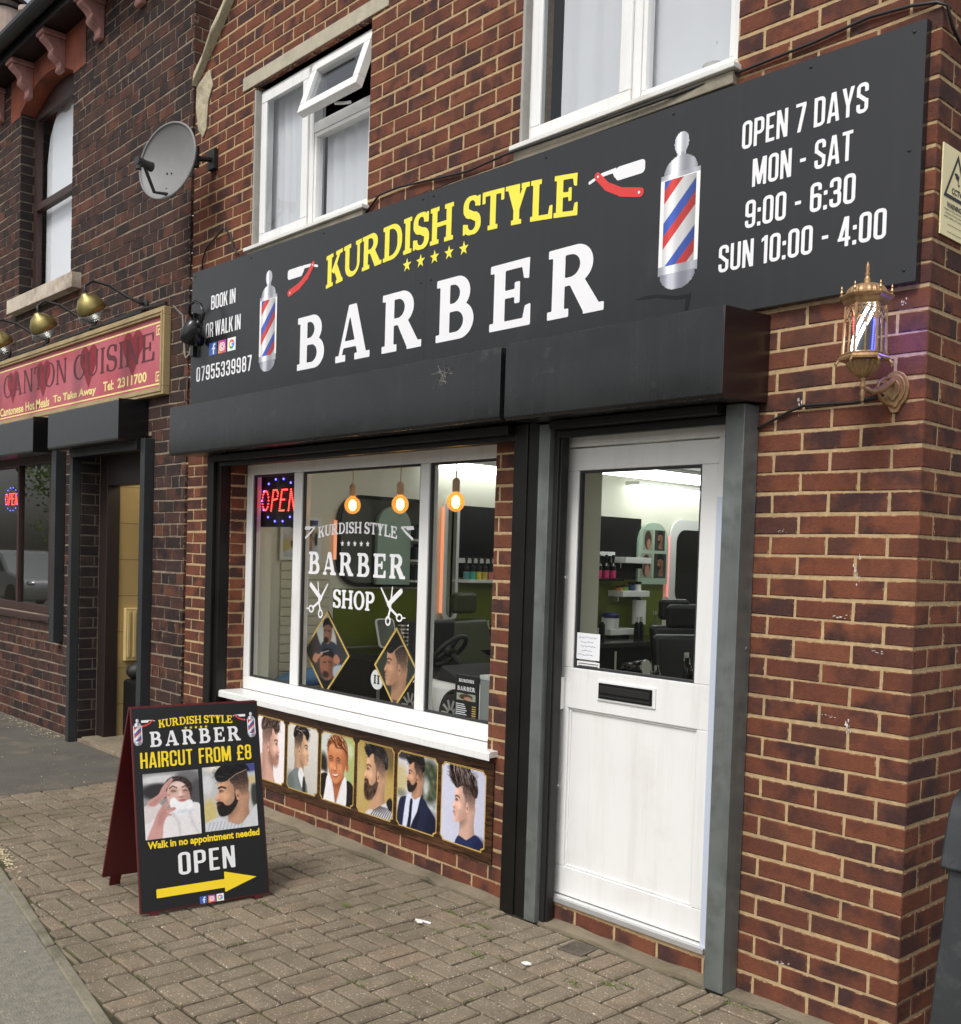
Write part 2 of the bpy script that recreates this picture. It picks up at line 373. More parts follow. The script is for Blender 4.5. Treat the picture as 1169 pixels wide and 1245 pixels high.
def ring(x0, y0, x1, y1, r, t): return S(f_rr(x0, y0, x1, y1, r), f_rr(x0 + t, y0 + t, x1 - t, y1 - t, max(r - t, .02)))
BIG = 9.0
def condensed(ch):
    t = .125; W = .40; r = .17
    V = lambda x: f_box(x, 0, x + t, 1)
    H = lambda y, x0=0, x1=.34: f_box(x0, y, x1, y + t * .93)
    def dshape(y0, y1, W=W): return S(I(f_rr(-.4, y0, W, y1, r), f_box(0, y0, 1, y1)), I(f_rr(-.4, y0 + .12, W - t, y1 - .12, r - .11), f_box(t, y0, 1, y1)))
    O = ring(0, 0, W, 1, r, t)
    spine = lambda a, b: f_seg(a, b, t * 1.02)
    g = {
        'A': (U(S(f_poly([(0, 0), (.14, 1), (.30, 1), (.44, 0)]), f_poly([(.125, -.01), (.22, .80), (.315, -.01)])), f_box(.09, .2, .35, .315)), .44),
        'B': (U(V(0), dshape(.46, 1, .39), dshape(0, .57, .41)), .41),
        'C': (S(O, f_box(.2, .38, .6, .63)), W), 'D': (U(V(0), dshape(0, 1)), W),
        'E': (U(V(0), H(0), H(.885), H(.45, 0, .30)), .34), 'F': (U(V(0), H(.885), H(.43, 0, .30)), .34),
        'G': (U(S(O, f_box(.2, .5, .6, .64)), f_box(.2, .42, .40, .53)), W),
        'H': (U(V(0), V(.285), f_box(0, .44, .41, .56)), .41), 'I': (V(0), t), 'J': (S(O, f_box(-.1, .3, .275, 1.1)), W),
        'K': (U(V(0), f_poly([(.1, .42), (.285, 1), (.42, 1), (.21, .42)]), f_poly([(.14, .52), (.25, .62), (.44, 0), (.305, 0)])), .44),
        'L': (U(V(0), H(0)), .34),
        'M': (U(V(0), V(.44), f_poly([(.02, 1), (.17, 1), (.2825, .42), (.395, 1), (.545, 1), (.345, .05), (.22, .05)])), .565),
        'N': (U(V(0), V(.30), f_poly([(.02, 1), (.145, 1), (.405, 0), (.28, 0)])), .425),
        'O': (O, W), '0': (O, W), 'P': (U(V(0), dshape(.40, 1, .40)), .40),
        'R': (U(V(0), dshape(.43, 1, .40), f_box(.27, 0, .395, .36), f_poly([(.16, .52), (.395, .36), (.395, .3), (.27, .3), (.16, .43)])), .41),
        'S': (U(S(O, f_box(.2, .49, .6, .69), f_box(-.2, .31, .2, .51), f_box(-.1, .50, .135, .56), f_box(.265, .44, .6, .5)), f_seg((.075, .615), (.325, .385), t)), W),
        'T': (U(f_box(.125, 0, .25, 1), H(.885, 0, .375)), .375), 'U': (I(ring(0, 0, W, 1.5, r, t), f_box(-1, -1, 2, 1)), W),
        'V': (f_poly([(0, 1), (.135, 1), (.215, .22), (.295, 1), (.43, 1), (.29, 0), (.14, 0)]), .43),
        'W': (f_poly([(0, 1), (.125, 1), (.18, .3), (.25, 1), (.36, 1), (.43, .3), (.485, 1), (.61, 1), (.495, 0), (.375, 0), (.305, .62), (.235, 0), (.115, 0)]), .61),
        'Y': (U(f_poly([(0, 1), (.135, 1), (.215, .58), (.295, 1), (.43, 1), (.277, .4), (.153, .4)]), f_box(.153, 0, .277, .45)), .43),
        '1': (U(f_box(.11, 0, .235, 1), f_poly([(0, .78), (0, .90), (.13, 1), (.2, .9)])), .24),
        '2': (U(I(S(O, f_box(-.1, .2, .265, .66)), f_box(-1, .55, 2, 2)), f_poly([(0, 0), (0, .14), (.277, .60), (.395, .58), (.15, .115), (.40, .115), (.40, 0)])), W),
        '3': (U(S(U(ring(0, .45, .39, 1, .17, t), ring(0, 0, W, .56, .17, t)), f_box(-.1, .30, .16, .70)), f_box(.13, .45, .28, .56)), W),
        '4': (U(f_box(.24, 0, .36, 1), f_box(0, .20, .42, .31), f_poly([(0, .2), (.2, 1), (.33, 1), (.125, .2)])), .42),
        '5': (U(H(.885, 0, .37), f_box(0, .5, .12, 1), S(ring(0, 0, W, .66, .17, t), f_box(-.1, .28, .2, .46), f_box(-.1, .46, .06, .6))), W),
        '6': (U(S(O, f_box(.2, .55, .6, .72)), I(ring(0, 0, W, .62, .17, t), f_box(-1, 0, 2, 2))), W),
        '7': (U(H(.885, 0, .38), f_poly([(.255, .95), (.385, .95), (.385, .88), (.20, 0), (.07, 0)])), .385),
        '8': (U(ring(.01, .45, .39, 1, .17, t), ring(0, 0, W, .56, .17, t)), W),
        '9': (U(S(O, f_box(-.2, .28, .2, .45)), ring(0, .38, W, 1, .17, t)), W),
        ':': (U(f_box(0, .0, .13, .15), f_box(0, .5, .13, .65)), .13), '-': (f_box(.03, .40, .25, .52), .28), '.': (f_box(0, 0, .13, .14), .13), ',': (f_box(0, -.1, .12, .13), .12),
        '\xa3': (U(I(S(ring(.05, .2, .42, 1, .17, t), f_box(.1, .1, .6, .68)), f_box(-1, .5, 2, 2)), f_box(.05, .1, .175, .75), f_box(0, 0, .42, .115), f_box(0, .44, .34, .545)), .42),
    }
    return g[ch]

def slab(ch, t=.21, h=.12):
    o = .075; x = o
    def stem(x0, top=True, bot=True, tt=t):
        fs = [f_box(x0, 0, x0 + tt, 1)]
        if bot: fs.append(f_box(x0 - o, 0, x0 + tt + o, h))
        if top: fs.append(f_box(x0 - o, 1 - h, x0 + tt + o, 1))
        return U(*fs)
    def bowl(y0, y1, W, tt=t): return S(I(f_rr(-.6, y0, W, y1, .33 * (y1 - y0) + .12), f_box(o, y0, 2, y1)), I(f_rr(-.6, y0 + h, W - tt, y1 - h, .30 * (y1 - y0)), f_box(o + t, y0, 2, y1)))
    thin = max(t * .62, h)
    if ch == 'B': return U(stem(o), bowl(.46, 1, .70), bowl(0, .57, .78)), .80
    if ch == 'D': return U(stem(o), bowl(0, 1, .86)), .88
    if ch == 'P': return U(stem(o), bowl(.40, 1, .74)), .76
    if ch == 'R': return U(stem(o), bowl(.44, 1, .74), f_poly([(.34, .50), (.34 + t * 1.15, .54), (.70 + t * .75, h * .9), (.70 + t * .75 + .05, 0), (.62, 0)]), f_box(.60, 0, .72 + t, h)), .74 + t
    if ch == 'E': return U(stem(o), f_box(o, 0, .72, h), f_box(o, 1 - h, .69, 1), f_box(o, .46, .52, .46 + h), f_poly([(.72 - .6 * t, 0), (.76, 0), (.76, .32), (.72 - .3 * t, .30)]), f_poly([(.69 - .6 * t, 1), (.73, 1), (.72, .69), (.69 - .3 * t, .71)]), f_box(.46, .36, .56, .68)), .76
    if ch == 'F': return U(stem(o), f_box(o, 1 - h, .69, 1), f_box(o, .46, .52, .46 + h), f_poly([(.69 - .6 * t, 1), (.73, 1), (.72, .69), (.69 - .3 * t, .71)])), .74
    if ch == 'L': return U(stem(o), f_box(o, 0, .70, h), f_poly([(.70 - .6 * t, 0), (.74, 0), (.74, .34), (.70 - .3 * t, .32)])), .74
    if ch == 'I': return stem(o), t + 2 * o
    if ch == 'H': return U(stem(o), stem(.52 + .3 * t + o), f_box(o, .45, .7, .45 + h)), .52 + 1.3 * t + 2 * o
    if ch == 'T': return U(stem(.40 - t / 2, top=False), f_box(0, 1 - h, .80, 1), f_box(0, .70, .08 + .15 * t, 1), f_box(.72 - .15 * t, .70, .80, 1)), .80
    if ch == 'A': return U(S(f_poly([(.05, 0), (.34, 1), (.34 + t * .95, 1), (.84, 0)]), f_poly([(.05 + thin * .72, -.01), (.375, .80), (.84 - t * 1.06, -.01)])), f_box(.20, .24, .62, .24 + h), f_box(0, 0, .27, h), f_box(.84 - t - .12, 0, .90, h)), .90
    if ch == 'N': return U(stem(o, tt=thin), f_poly([(o, 1), (o + t, 1), (.80, 0), (.80 - t, 0)]), f_box(.80 - thin, 0, .80, 1), f_box(.80 - thin - o, 1 - h, .80 + o, 1)), .80 + o
    if ch == 'U': return U(I(S(f_rr(o, 0, .80, 1.6, .36), f_rr(o + t, h * 1.2, .80 - thin, 1.6, .30)), f_box(0, 0, 1, 1)), f_box(0, 1 - h, t + 2 * o, 1), f_box(.80 - thin - o, 1 - h, .80 + o, 1)), .80 + o
    if ch == 'K': return U(stem(o), f_poly([(.28, .46), (.62, 1 - h * .5), (.62 + thin, 1 - h * .5), (.28 + thin, .34)]), f_poly([(.36, .56), (.36 + t * .9, .64), (.72 + .6 * t, h * .5), (.60, h * .5)]), f_box(.50, 1 - h, .84, 1), f_box(.52, 0, .74 + .6 * t, h)), .86
    if ch == 'Y': return U(stem(.40 - t / 2, top=False), f_poly([(.05, 1), (.05 + t * 1.1, 1), (.40 + t / 2, .42), (.40 - t / 2, .36)]), f_poly([(.78 - thin, 1), (.78, 1), (.40 + t / 2, .36), (.40 - .02, .46)]), f_box(0, 1 - h, .34, 1), f_box(.56, 1 - h, .84, 1)), .84
    if ch == 'O': return S(f_ell(.44, .5, .44, .51), f_ell(.44, .5, .44 - t, .51 - h)), .88
    if ch == 'C': return U(S(f_ell(.44, .5, .44, .51), f_ell(.46, .5, .46 - t, .51 - h), f_box(.5, .36, 1, .66)), f_box(.70, .62, .80, .95)), .82
    if ch == 'S':
        R = U(S(f_rr(.02, .42, .66, 1.01, .26), f_rr(.02 + t, .42 + h, .66 - t * .9, 1.01 - h, .16), f_box(.36, .3, .9, .72)), S(f_rr(.02, -.01, .70, .58, .27), f_rr(.02 + t * .9, -.01 + h, .70 - t, .58 - h, .16), f_box(-.1, .28, .34, .7)))
        return U(S(R, f_box(-.1, .40, .10, .52)), f_seg((.12, .62), (.60, .38), t * .98), f_box(.58, .70, .67, .98), f_box(.02, .02, .11, .30)), .70
    raise KeyError(ch)

_GC = {}
def glyph(style, ch, res):
    k = (style, ch, res)
    if k not in _GC:
        f, wd = condensed(ch) if style == 'c' else (slab(ch) if style == 's' else slab(ch, .15, .055))
        _GC[k] = mesh_field(f, -.06, -.14, wd + .08, 1.08, 1.0 / res) + (wd,)
    return _GC[k]
def text(mb, style, s, x0, x1, z0, ht, mp, gap=.09, res=40, m=None, warp=None, space=.28, slant=0.0):
    pos = []; x = 0
    for ch in s:
        if ch == ' ': x += space; continue
        vs, fs, wd = glyph(style, ch, res); pos.append((x, vs, fs)); x += wd + gap
    total = x - gap; k = (x1 - x0) / total
    for px_, vs, fs in pos:
        out = []
        for a, b in vs:
            u = x0 + (px_ + a + slant * b) * k; v = z0 + b * ht
            if warp: v += warp(u)
            out.append(mp(u, v))
        mb.add(out, fs, m)
_FC = {}
def sans_text(mb, s, x0, x1, z0, z1, mp, m=None, bold=.02, res=3):
    """plain sans lettering from Blender's built-in font, fitted into a rectangle"""
    k = (s, bold)
    if k not in _FC:
        cu = bpy.data.curves.new('lettering', 'FONT'); cu.body = s; cu.offset = bold; cu.resolution_u = res; cu.fill_mode = 'FRONT'
        ob = bpy.data.objects.new('lettering', cu); COL.objects.link(ob)
        dg = bpy.context.evaluated_depsgraph_get(); me = bpy.data.meshes.new_from_object(ob.evaluated_get(dg))
        _FC[k] = ([tuple(v.co[:2]) for v in me.vertices], [list(p.vertices) for p in me.polygons])
        bpy.data.objects.remove(ob, do_unlink=True); bpy.data.meshes.remove(me); bpy.data.curves.remove(cu)
    vs, fs = _FC[k]
    a = np.array(vs); mn = a.min(0); mx = a.max(0)
    k = (x1 - x0) / (mx[0] - mn[0]); q = (z1 - z0) / (mx[1] - mn[1])
    mb.add([mp(x0 + (p[0] - mn[0]) * k, z0 + (p[1] - mn[1]) * q) for p in vs], fs, m)
def shape(mb, f, bounds, res, mp, m=None):
    vs, fs = mesh_field(f, *bounds, res)
    mb.add([mp(a, b) for a, b in vs], fs, m)
def star_poly(cx, cy, R, r=.40):
    return [(cx + (R if i % 2 == 0 else R * r) * math.sin(i * PI / 5), cy + (R if i % 2 == 0 else R * r) * math.cos(i * PI / 5)) for i in range(10)]
def razor_shapes(cx, cz, L, flip=1, ang=None):
    """open straight razor; returns (blade field, handle field) in sheet units"""
    X = lambda u, v: (cx + flip * u * L, cz + v * L)
    blade = U(f_cap(X(.02, -.03), X(.10, .0), .05 * L), f_poly([X(.08, -.02), X(.32, .10), X(.40, .06), X(.98, .33), X(1.0, .42), X(.92, .45), X(.10, .06)]))
    hand = U(f_cap(X(.14, .08), X(.34, -.10), .11 * L), f_cap(X(.34, -.10), X(.62, -.22), .12 * L), f_cap(X(.62, -.22), X(.95, -.26), .13 * L))
    return blade, hand

# ------------------------------------------------------------------ printed pictures painted into mesh colours
class Paint:
    def __init__(s, w, h, bgc=(200, 200, 200), seed=1):
        s.w, s.h = w, h; s.a = np.zeros((h, w, 3)) + np.array(bgc, float); s.alpha = np.ones((h, w))
        u = (np.arange(w) + .5) / w; v = (np.arange(h) + .5) / h; s.X, s.Y = np.meshgrid(u, v); s.R = np.random.RandomState(seed); s.asp = h / w
    def blend(s, mask, col): s.a = s.a * (1 - mask[..., None]) + np.array(col, float) * mask[..., None]
    def fill(s, f, col, soft=.012, al=1.0):
        m = np.clip(.5 - f(s.X, s.Y) / soft, 0, 1) * al; s.blend(m, col); return m
    def poly(s, pts, col, soft=.012, al=1.0, smooth=4):
        if smooth:
            n = len(pts); q = []
            for i in range(n):
                p0, p1, p2, p3 = [np.array(pts[(i + k) % n], float) for k in (-1, 0, 1, 2)]
                for t in np.arange(smooth) / smooth:
                    q.append(tuple(.5 * ((2 * p1) + (-p0 + p2) * t + (2 * p0 - 5 * p1 + 4 * p2 - p3) * t * t + (-p0 + 3 * p1 - 3 * p2 + p3) * t ** 3)))
            pts = q
        return s.fill(f_poly(pts), col, soft, al)
    def ell(s, cx, cy, a, b, col, soft=.02, al=1.0, rot=0):
        c, n = math.cos(rot), math.sin(rot)
        f = lambda X, Y: (np.hypot(((X - cx) * c + (Y - cy) * n) / a, (-(X - cx) * n + (Y - cy) * c) / b) - 1) * min(a, b)
        return s.fill(f, col, soft, al)
    def line(s, pts, col, wd, soft=.01, al=1.0):
        for p, q in zip(pts[:-1], pts[1:]): s.fill(f_cap(p, q, wd), col, soft, al)
    def strands(s, mask, n, ang, L, amp, spread=.5):
        """hair-like streaks inside a mask"""
        acc = np.zeros((s.h, s.w))
        ys, xs = np.nonzero(mask > .5)
        if len(ys) == 0: return
        for _ in range(n):
            k = s.R.randint(len(ys)); x = s.X[ys[k], xs[k]]; y = s.Y[ys[k], xs[k]]; a = ang + s.R.randn() * spread
            acc += np.clip(.5 - f_cap((x, y), (x + L * math.cos(a), y + L * math.sin(a)), .006)(s.X, s.Y) / .012, 0, 1) * s.R.randn() * amp
        s.a = np.clip(s.a + (acc * mask)[..., None], 0, 255)
        core = mask > .6; hc = s.a[core].mean(0) if core.any() else np.zeros(3); ey, ex = np.nonzero((mask > .25) & (mask < .9)); sp_ = np.zeros((s.h, s.w))
        for _ in range(n // 2 if len(ey) else 0):      # loose hairs breaking the outline
            k = s.R.randint(len(ey)); x = s.X[ey[k], ex[k]]; y = s.Y[ey[k], ex[k]]; a = ang + s.R.randn() * .9; l_ = L * s.R.uniform(.12, .35)
            sp_ = np.maximum(sp_, np.clip(.5 - f_cap((x, y), (x + l_ * math.cos(a), y + l_ * math.sin(a)), .005)(s.X, s.Y) / .010, 0, 1) * s.R.uniform(.4, .9))
        s.blend(sp_ * (1 - mask), hc)
    def noise(s, amp, k=1):
        n = s.R.randn(s.h // k + 2, s.w // k + 2); n = np.kron(n, np.ones((k, k)))[:s.h, :s.w]; s.a = np.clip(s.a + (n * amp)[..., None], 0, 255)
    def blur(s, n=1):
        for _ in range(n):
            p = np.pad(s.a, ((1, 1), (1, 1), (0, 0)), 'edge'); s.a = (p[:-2, 1:-1] + p[2:, 1:-1] + p[1:-1, :-2] + p[1:-1, 2:] + 2 * p[1:-1, 1:-1]) / 6
    def mesh(s, name, mp, parent=None, mirror=False, gain=1.0, m=None):
        h, w_ = s.h, s.w
        us = np.arange(w_ + 1) / w_; vs = np.arange(h + 1) / h
        verts = [mp(u, v) for v in vs for u in us]
        a = s.a[:, ::-1] if mirror else s.a; al = s.alpha[:, ::-1] if mirror else s.alpha
        c = a / 255.0; c = np.where(c <= .04045, c / 12.92, ((c + .055) / 1.055) ** 2.4) * gain
        faces = []; cols = []
        for j in range(h):
            for i in range(w_):
                if al[j, i] >= .5:
                    k = j * (w_ + 1) + i; faces.append((k, k + 1, k + w_ + 2, k + w_ + 1)); cols.append((c[j, i, 0], c[j, i, 1], c[j, i, 2], 1))
        mb = MB(); mb.v = [tuple(v) for v in verts]; mb.f = faces; mb.m = [0] * len(faces); mb.c = [q[:3] for q in cols]
        return mb.build(name, m or M_PIC, parent, attr='Col')

SKIN = (214, 160, 128)
def head_profile(p, skin, dx=0, dy=0, k=1.0, shade=(150, 96, 74)):
    """side view facing left, fitted round (.55,.6)"""
    T = lambda pts: [(.55 + (x - .55) * k + dx, .6 + (y - .6) * k + dy) for x, y in pts]
    E = lambda x, y, a, b, c, soft=.02, al=1.0, rot=0: p.ell(*T([(x, y)])[0], a * k, b * k, c, soft * k, al, rot)
    L = lambda c, f: tuple(min(255, q * f) for q in c)
    sh = tuple(q * .45 + w * .55 for q, w in zip(skin, shade))
    m = p.poly(T([(.45, .42), (.455, .30), (.44, .16), (.41, .02), (.87, .02), (.82, .20), (.795, .36), (.805, .60)]), L(skin, .93), .010)
    q = p.a.copy(); E(.82, .26, .10, .30, L(skin, .74), .14, .8); E(.50, .33, .12, .06, L(skin, .66), .09, .85, .5); p.a = q * (1 - m[..., None]) + p.a * m[..., None]
    m = p.poly(T([(.345, .80), (.328, .72), (.322, .665), (.332, .635), (.318, .600), (.286, .555), (.262, .520), (.268, .500), (.292, .488), (.308, .482), (.296, .466), (.284, .446), (.300, .432), (.290, .414), (.296, .398), (.314, .384), (.306, .362), (.314, .334), (.350, .312), (.42, .318), (.50, .348), (.575, .40), (.66, .46), (.78, .48), (.812, .60), (.82, .76), (.66, .94), (.46, .94)]), skin, .008)
    q = p.a.copy()
    E(.66, .62, .20, .30, L(skin, .84), .16, .75); E(.53, .40, .14, .05, sh, .07, .65, .62); E(.47, .455, .06, .10, L(skin, .86), .08, .6)
    E(.355, .71, .05, .09, L(skin, 1.12), .07, .8); E(.42, .545, .07, .05, L(skin, 1.12), .06, .8); E(.30, .55, .022, .05, L(skin, 1.14), .025, .8, -.6); E(.322, .350, .03, .026, L(skin, 1.08), .03, .7)
    E(.352, .615, .034, .030, sh, .035, .75); E(.325, .495, .022, .018, sh, .02, .7); E(.33, .40, .03, .010, sh, .018, .6); E(.37, .47, .012, .05, sh, .025, .45, -.35)
    p.a = q * (1 - m[..., None]) + p.a * m[..., None]
    E(.372, .607, .030, .013, L(sh, .70), .012); E(.366, .606, .020, .008, (232, 222, 216), .008, .85); E(.358, .606, .009, .010, (34, 24, 22), .006); p.line(T([(.340, .616), (.366, .624), (.402, .608)]), (44, 28, 24), .008 * k, .007)
    p.line(T([(.330, .650), (.365, .668), (.405, .662), (.438, .645)]), (50, 33, 27), .016 * k, .010, .95)
    E(.296, .498, .010, .006, L(sh, .6), .008, .9); p.line(T([(.290, .438), (.315, .434), (.345, .440)]), L(sh, .55), .007 * k, .007, .95)
    E(.303, .448, .018, .008, (186, 104, 96), .010, .75); E(.307, .422, .019, .010, (198, 118, 108), .010, .8)
    T.skin = skin; T.E = E; T.L = L; T.sh = sh
    return T
def ear(p, T, x=.635, y=.545):
    E, L = T.E, T.L
    E(x, y, .040, .070, L(T.skin, .98), .010, 1, .18); E(x + .004, y + .006, .028, .052, L(T.sh, .95), .014, .75, .18); E(x - .008, y + .012, .013, .034, L(T.skin, 1.02), .012, .9, .18); E(x - .006, y - .012, .011, .020, L(T.sh, .55), .010, .8, .1); E(x - .012, y - .054, .017, .018, L(T.skin, 1.05), .010, .95)
def fade2(p, T, hair, top=.78, bot=.50, al=.95, pts=None):
    """clippered side hair that fades out towards the ear and nape"""
    pts = pts or [(.555, .52), (.575, .60), (.565, .67), (.515, .73), (.50, .86), (.80, .86), (.818, .72), (.806, .58), (.796, .42), (.74, .40), (.70, .46), (.64, .50)]
    yt, yb = T([(0, top)])[0][1], T([(0, bot)])[0][1]
    m = np.clip(.5 - f_poly(T(pts))(p.X, p.Y) / .022, 0, 1) * np.clip((p.Y - yb) / (yt - yb), 0, 1) ** .75 * al
    m = np.clip(m * (1 + .22 * p.R.randn(p.h, p.w)), 0, 1); p.blend(m, hair)
def stubble(p, T, pts, col, al, soft=.05):
    m = np.clip(.5 - f_poly(T(pts))(p.X, p.Y) / soft, 0, 1) * al; m = np.clip(m * (1 + .35 * p.R.randn(p.h, p.w)), 0, 1); p.blend(m, col)
def fade(p, T, hair, top, side, al=.75):
    """short faded sides then the longer top"""
    p.poly(T(side), hair, .07, al)
    m = p.poly(T(top), hair, .02)
    return m
# ------------------------------------------------------------------ ground
def structure(o): o['kind'] = 'structure'; return o
M_GROUND = mat('road_asphalt', rgb(92, 92, 90), .95, noise=(1.2, .2), bump=(90, .5, .004))
M_TARMAC = mat('footway_tarmac', rgb(124, 120, 109), .95, noise=(30, .28), bump=(130, 1.0, .006), dirt=(rgb(160, 152, 132), 26, .62, .70, .8))
M_TARMAC2 = mat('old_tarmac', rgb(88, 84, 77), .95, noise=(2.5, .22), bump=(90, 1.0, .008), dirt=(rgb(122, 112, 96), 3.2, .54, .72, .6))
M_JOINT = mat('mossy_joint_sand', rgb(62, 57, 42), 1.0, noise=(9, .35), bump=(160, .8, .004), dirt=(rgb(92, 98, 46), 2.6, .48, .62, .8))
M_PAVER = brick_mat('clay_block_paver', rgb(132, 120, 103), rgb(125, 114, 98), rgb(134, 118, 101), rgb(110, 100, 86), .6, 7.0, stain=(rgb(94, 87, 72), 1.0, .48, .66, .65), speck=.5, dots=.85, pits=.25)

g = MB(); g.quad((-150, -150, -.03), (150, -150, -.03), (150, 150, -.03), (-150, 150, -.03)); structure(g.build('ground', M_GROUND))
def kerb_y(x): return -1.651 - (x + 3.788) * (0.299 / 1.987) + .0
g = MB()
ex = [(-9.0, kerb_y(-9.0) - .03), (-3.79, kerb_y(-3.79) - .03), (2.8, kerb_y(2.8) - .03)]
g.add([(-14, -6.2, -.006), (4, -6.2, -.006), (4, kerb_y(4) - .03, -.006), (-14, kerb_y(-14) - .03, -.006)], [(0, 1, 2, 3)])
structure(g.build('footway', M_TARMAC))
g = MB()
g.add([(-14, kerb_y(-14), -.004), (-5.335, kerb_y(-5.335), -.004), (-5.335, .6, -.004), (-14, .6, -.004)], [(0, 1, 2, 3)])
structure(g.build('tarmac_forecourt', M_TARMAC2))
M_EDGE = mat('weathered_edging', rgb(124, 118, 102), .95, noise=(7, .25), bump=(60, .9, .008), dirt=(rgb(84, 82, 64), 4.5, .46, .64, .75))
M_FILLET = mat('stained_fillet', rgb(132, 121, 101), .95, noise=(8, .25), bump=(50, .9, .008), dirt=(rgb(88, 82, 66), 4.0, .44, .64, .8))
g = MB()   # concrete edging set in lengths
x = -9.0; rr = random.Random(5)
while x < 2.8:
    L = .913; a, b = x, x + L - .006; dz = rr.uniform(-.004, .006); dy = rr.uniform(-.004, .004)
    lo = [(a, kerb_y(a) - .035 + dy, -.02), (b, kerb_y(b) - .030 + dy, -.02), (b, kerb_y(b) + .015 + dy, -.02), (a, kerb_y(a) + .015 + dy, -.02)]
    g.hexa(lo, [(p[0] + rr.uniform(-.006, .006), p[1] + rr.uniform(-.006, .006), .004 + dz) for p in lo]); x += L
structure(g.build('path_edging', M_EDGE, bevel=.008))

# block paving, basket weave, 200 x 100 blocks
g = MB(); g.quad((-5.335, -3.0, -.013), (2.9, -3.0, -.013), (2.9, .3, -.013), (-5.335, .3, -.013)); structure(g.build('paving_bed', M_JOINT))
pv = MB(); rr = random.Random(11)
def paver(x0, x1, y0, y1):
    ky = kerb_y((x0 + x1) / 2) + .018
    if y1 < ky + .03: return
    y0 = max(y0, ky); x0 = max(x0, -5.33)
    if x1 - x0 < .03: return
    gp = .0058 + rr.random() * .0022; z = rr.uniform(-.0022, .0022); tx, ty = rr.uniform(-.0016, .0016), rr.uniform(-.0016, .0016)
    a, b, c, d = x0 + gp, x1 - gp, y0 + gp, y1 - gp; ch = .005; r = rr.uniform
    ja = [(r(-.0015, .0015), r(-.0015, .0015)) for _ in range(4)]
    top = [(a + ch + ja[0][0], c + ch + ja[0][1], z - tx - ty), (b - ch + ja[1][0], c + ch + ja[1][1], z + tx - ty), (b - ch + ja[2][0], d - ch + ja[2][1], z + tx + ty), (a + ch + ja[3][0], d - ch + ja[3][1], z - tx + ty)]
    mid = [(a, c, z - .006), (b, c, z - .006), (b, d, z - .006), (a, d, z - .006)]
    bot = [(p[0], p[1], -.03) for p in mid]
    pv.add(top + mid + bot, [(0, 1, 2, 3)] + [(4 + i, 4 + (i + 1) % 4, (i + 1) % 4, i) for i in range(4)] + [(8 + i, 8 + (i + 1) % 4, 4 + (i + 1) % 4, 4 + i) for i in range(4)], col=(r(0, 1), r(0, 1), r(0, 1)))
PX0, PY0, P = -2.176, -1.298, .2005
for i in range(-17, 26):
    for j in range(-8, 8):
        x0 = PX0 + i * P * .996; y0 = PY0 + j * P
        if y0 + P > .02: continue
        if i % 2 == 0 and j % 2 == 0 or i % 2 and j % 2:
            paver(x0, x0 + P / 2, y0, y0 + P); paver(x0 + P / 2, x0 + P, y0, y0 + P)
        else:
            paver(x0, x0 + P, y0, y0 + P / 2); paver(x0, x0 + P, y0 + P / 2, y0 + P)
structure(pv.build('block_paving', M_PAVER, attr='bc'))
# cement fillet between the paving and the wall
g = MB(); xs = [-5.15 + .12 * i for i in range(44)]; rr = random.Random(8)
ys = [(-.075 + rr.uniform(-.025, .02)) for _ in xs]; hs = [.042 - .032 * min(1, max(0, (q + 4.6) / 2.6)) + rr.uniform(-.006, .006) for q in xs]
for i in range(len(xs) - 1):
    if xs[i] < -.02:
        x1 = min(xs[i + 1], -.004)
        g.add([(xs[i], ys[i], .004), (x1, ys[i + 1], .004), (x1, .004, hs[i + 1]), (xs[i], .004, hs[i])], [(0, 1, 2, 3)])
        g.add([(xs[i], ys[i], -.02), (x1, ys[i + 1], -.02), (x1, ys[i + 1], .004), (xs[i], ys[i], .004)], [(0, 1, 2, 3)])
structure(g.build('cement_fillet', M_FILLET, smooth=True))

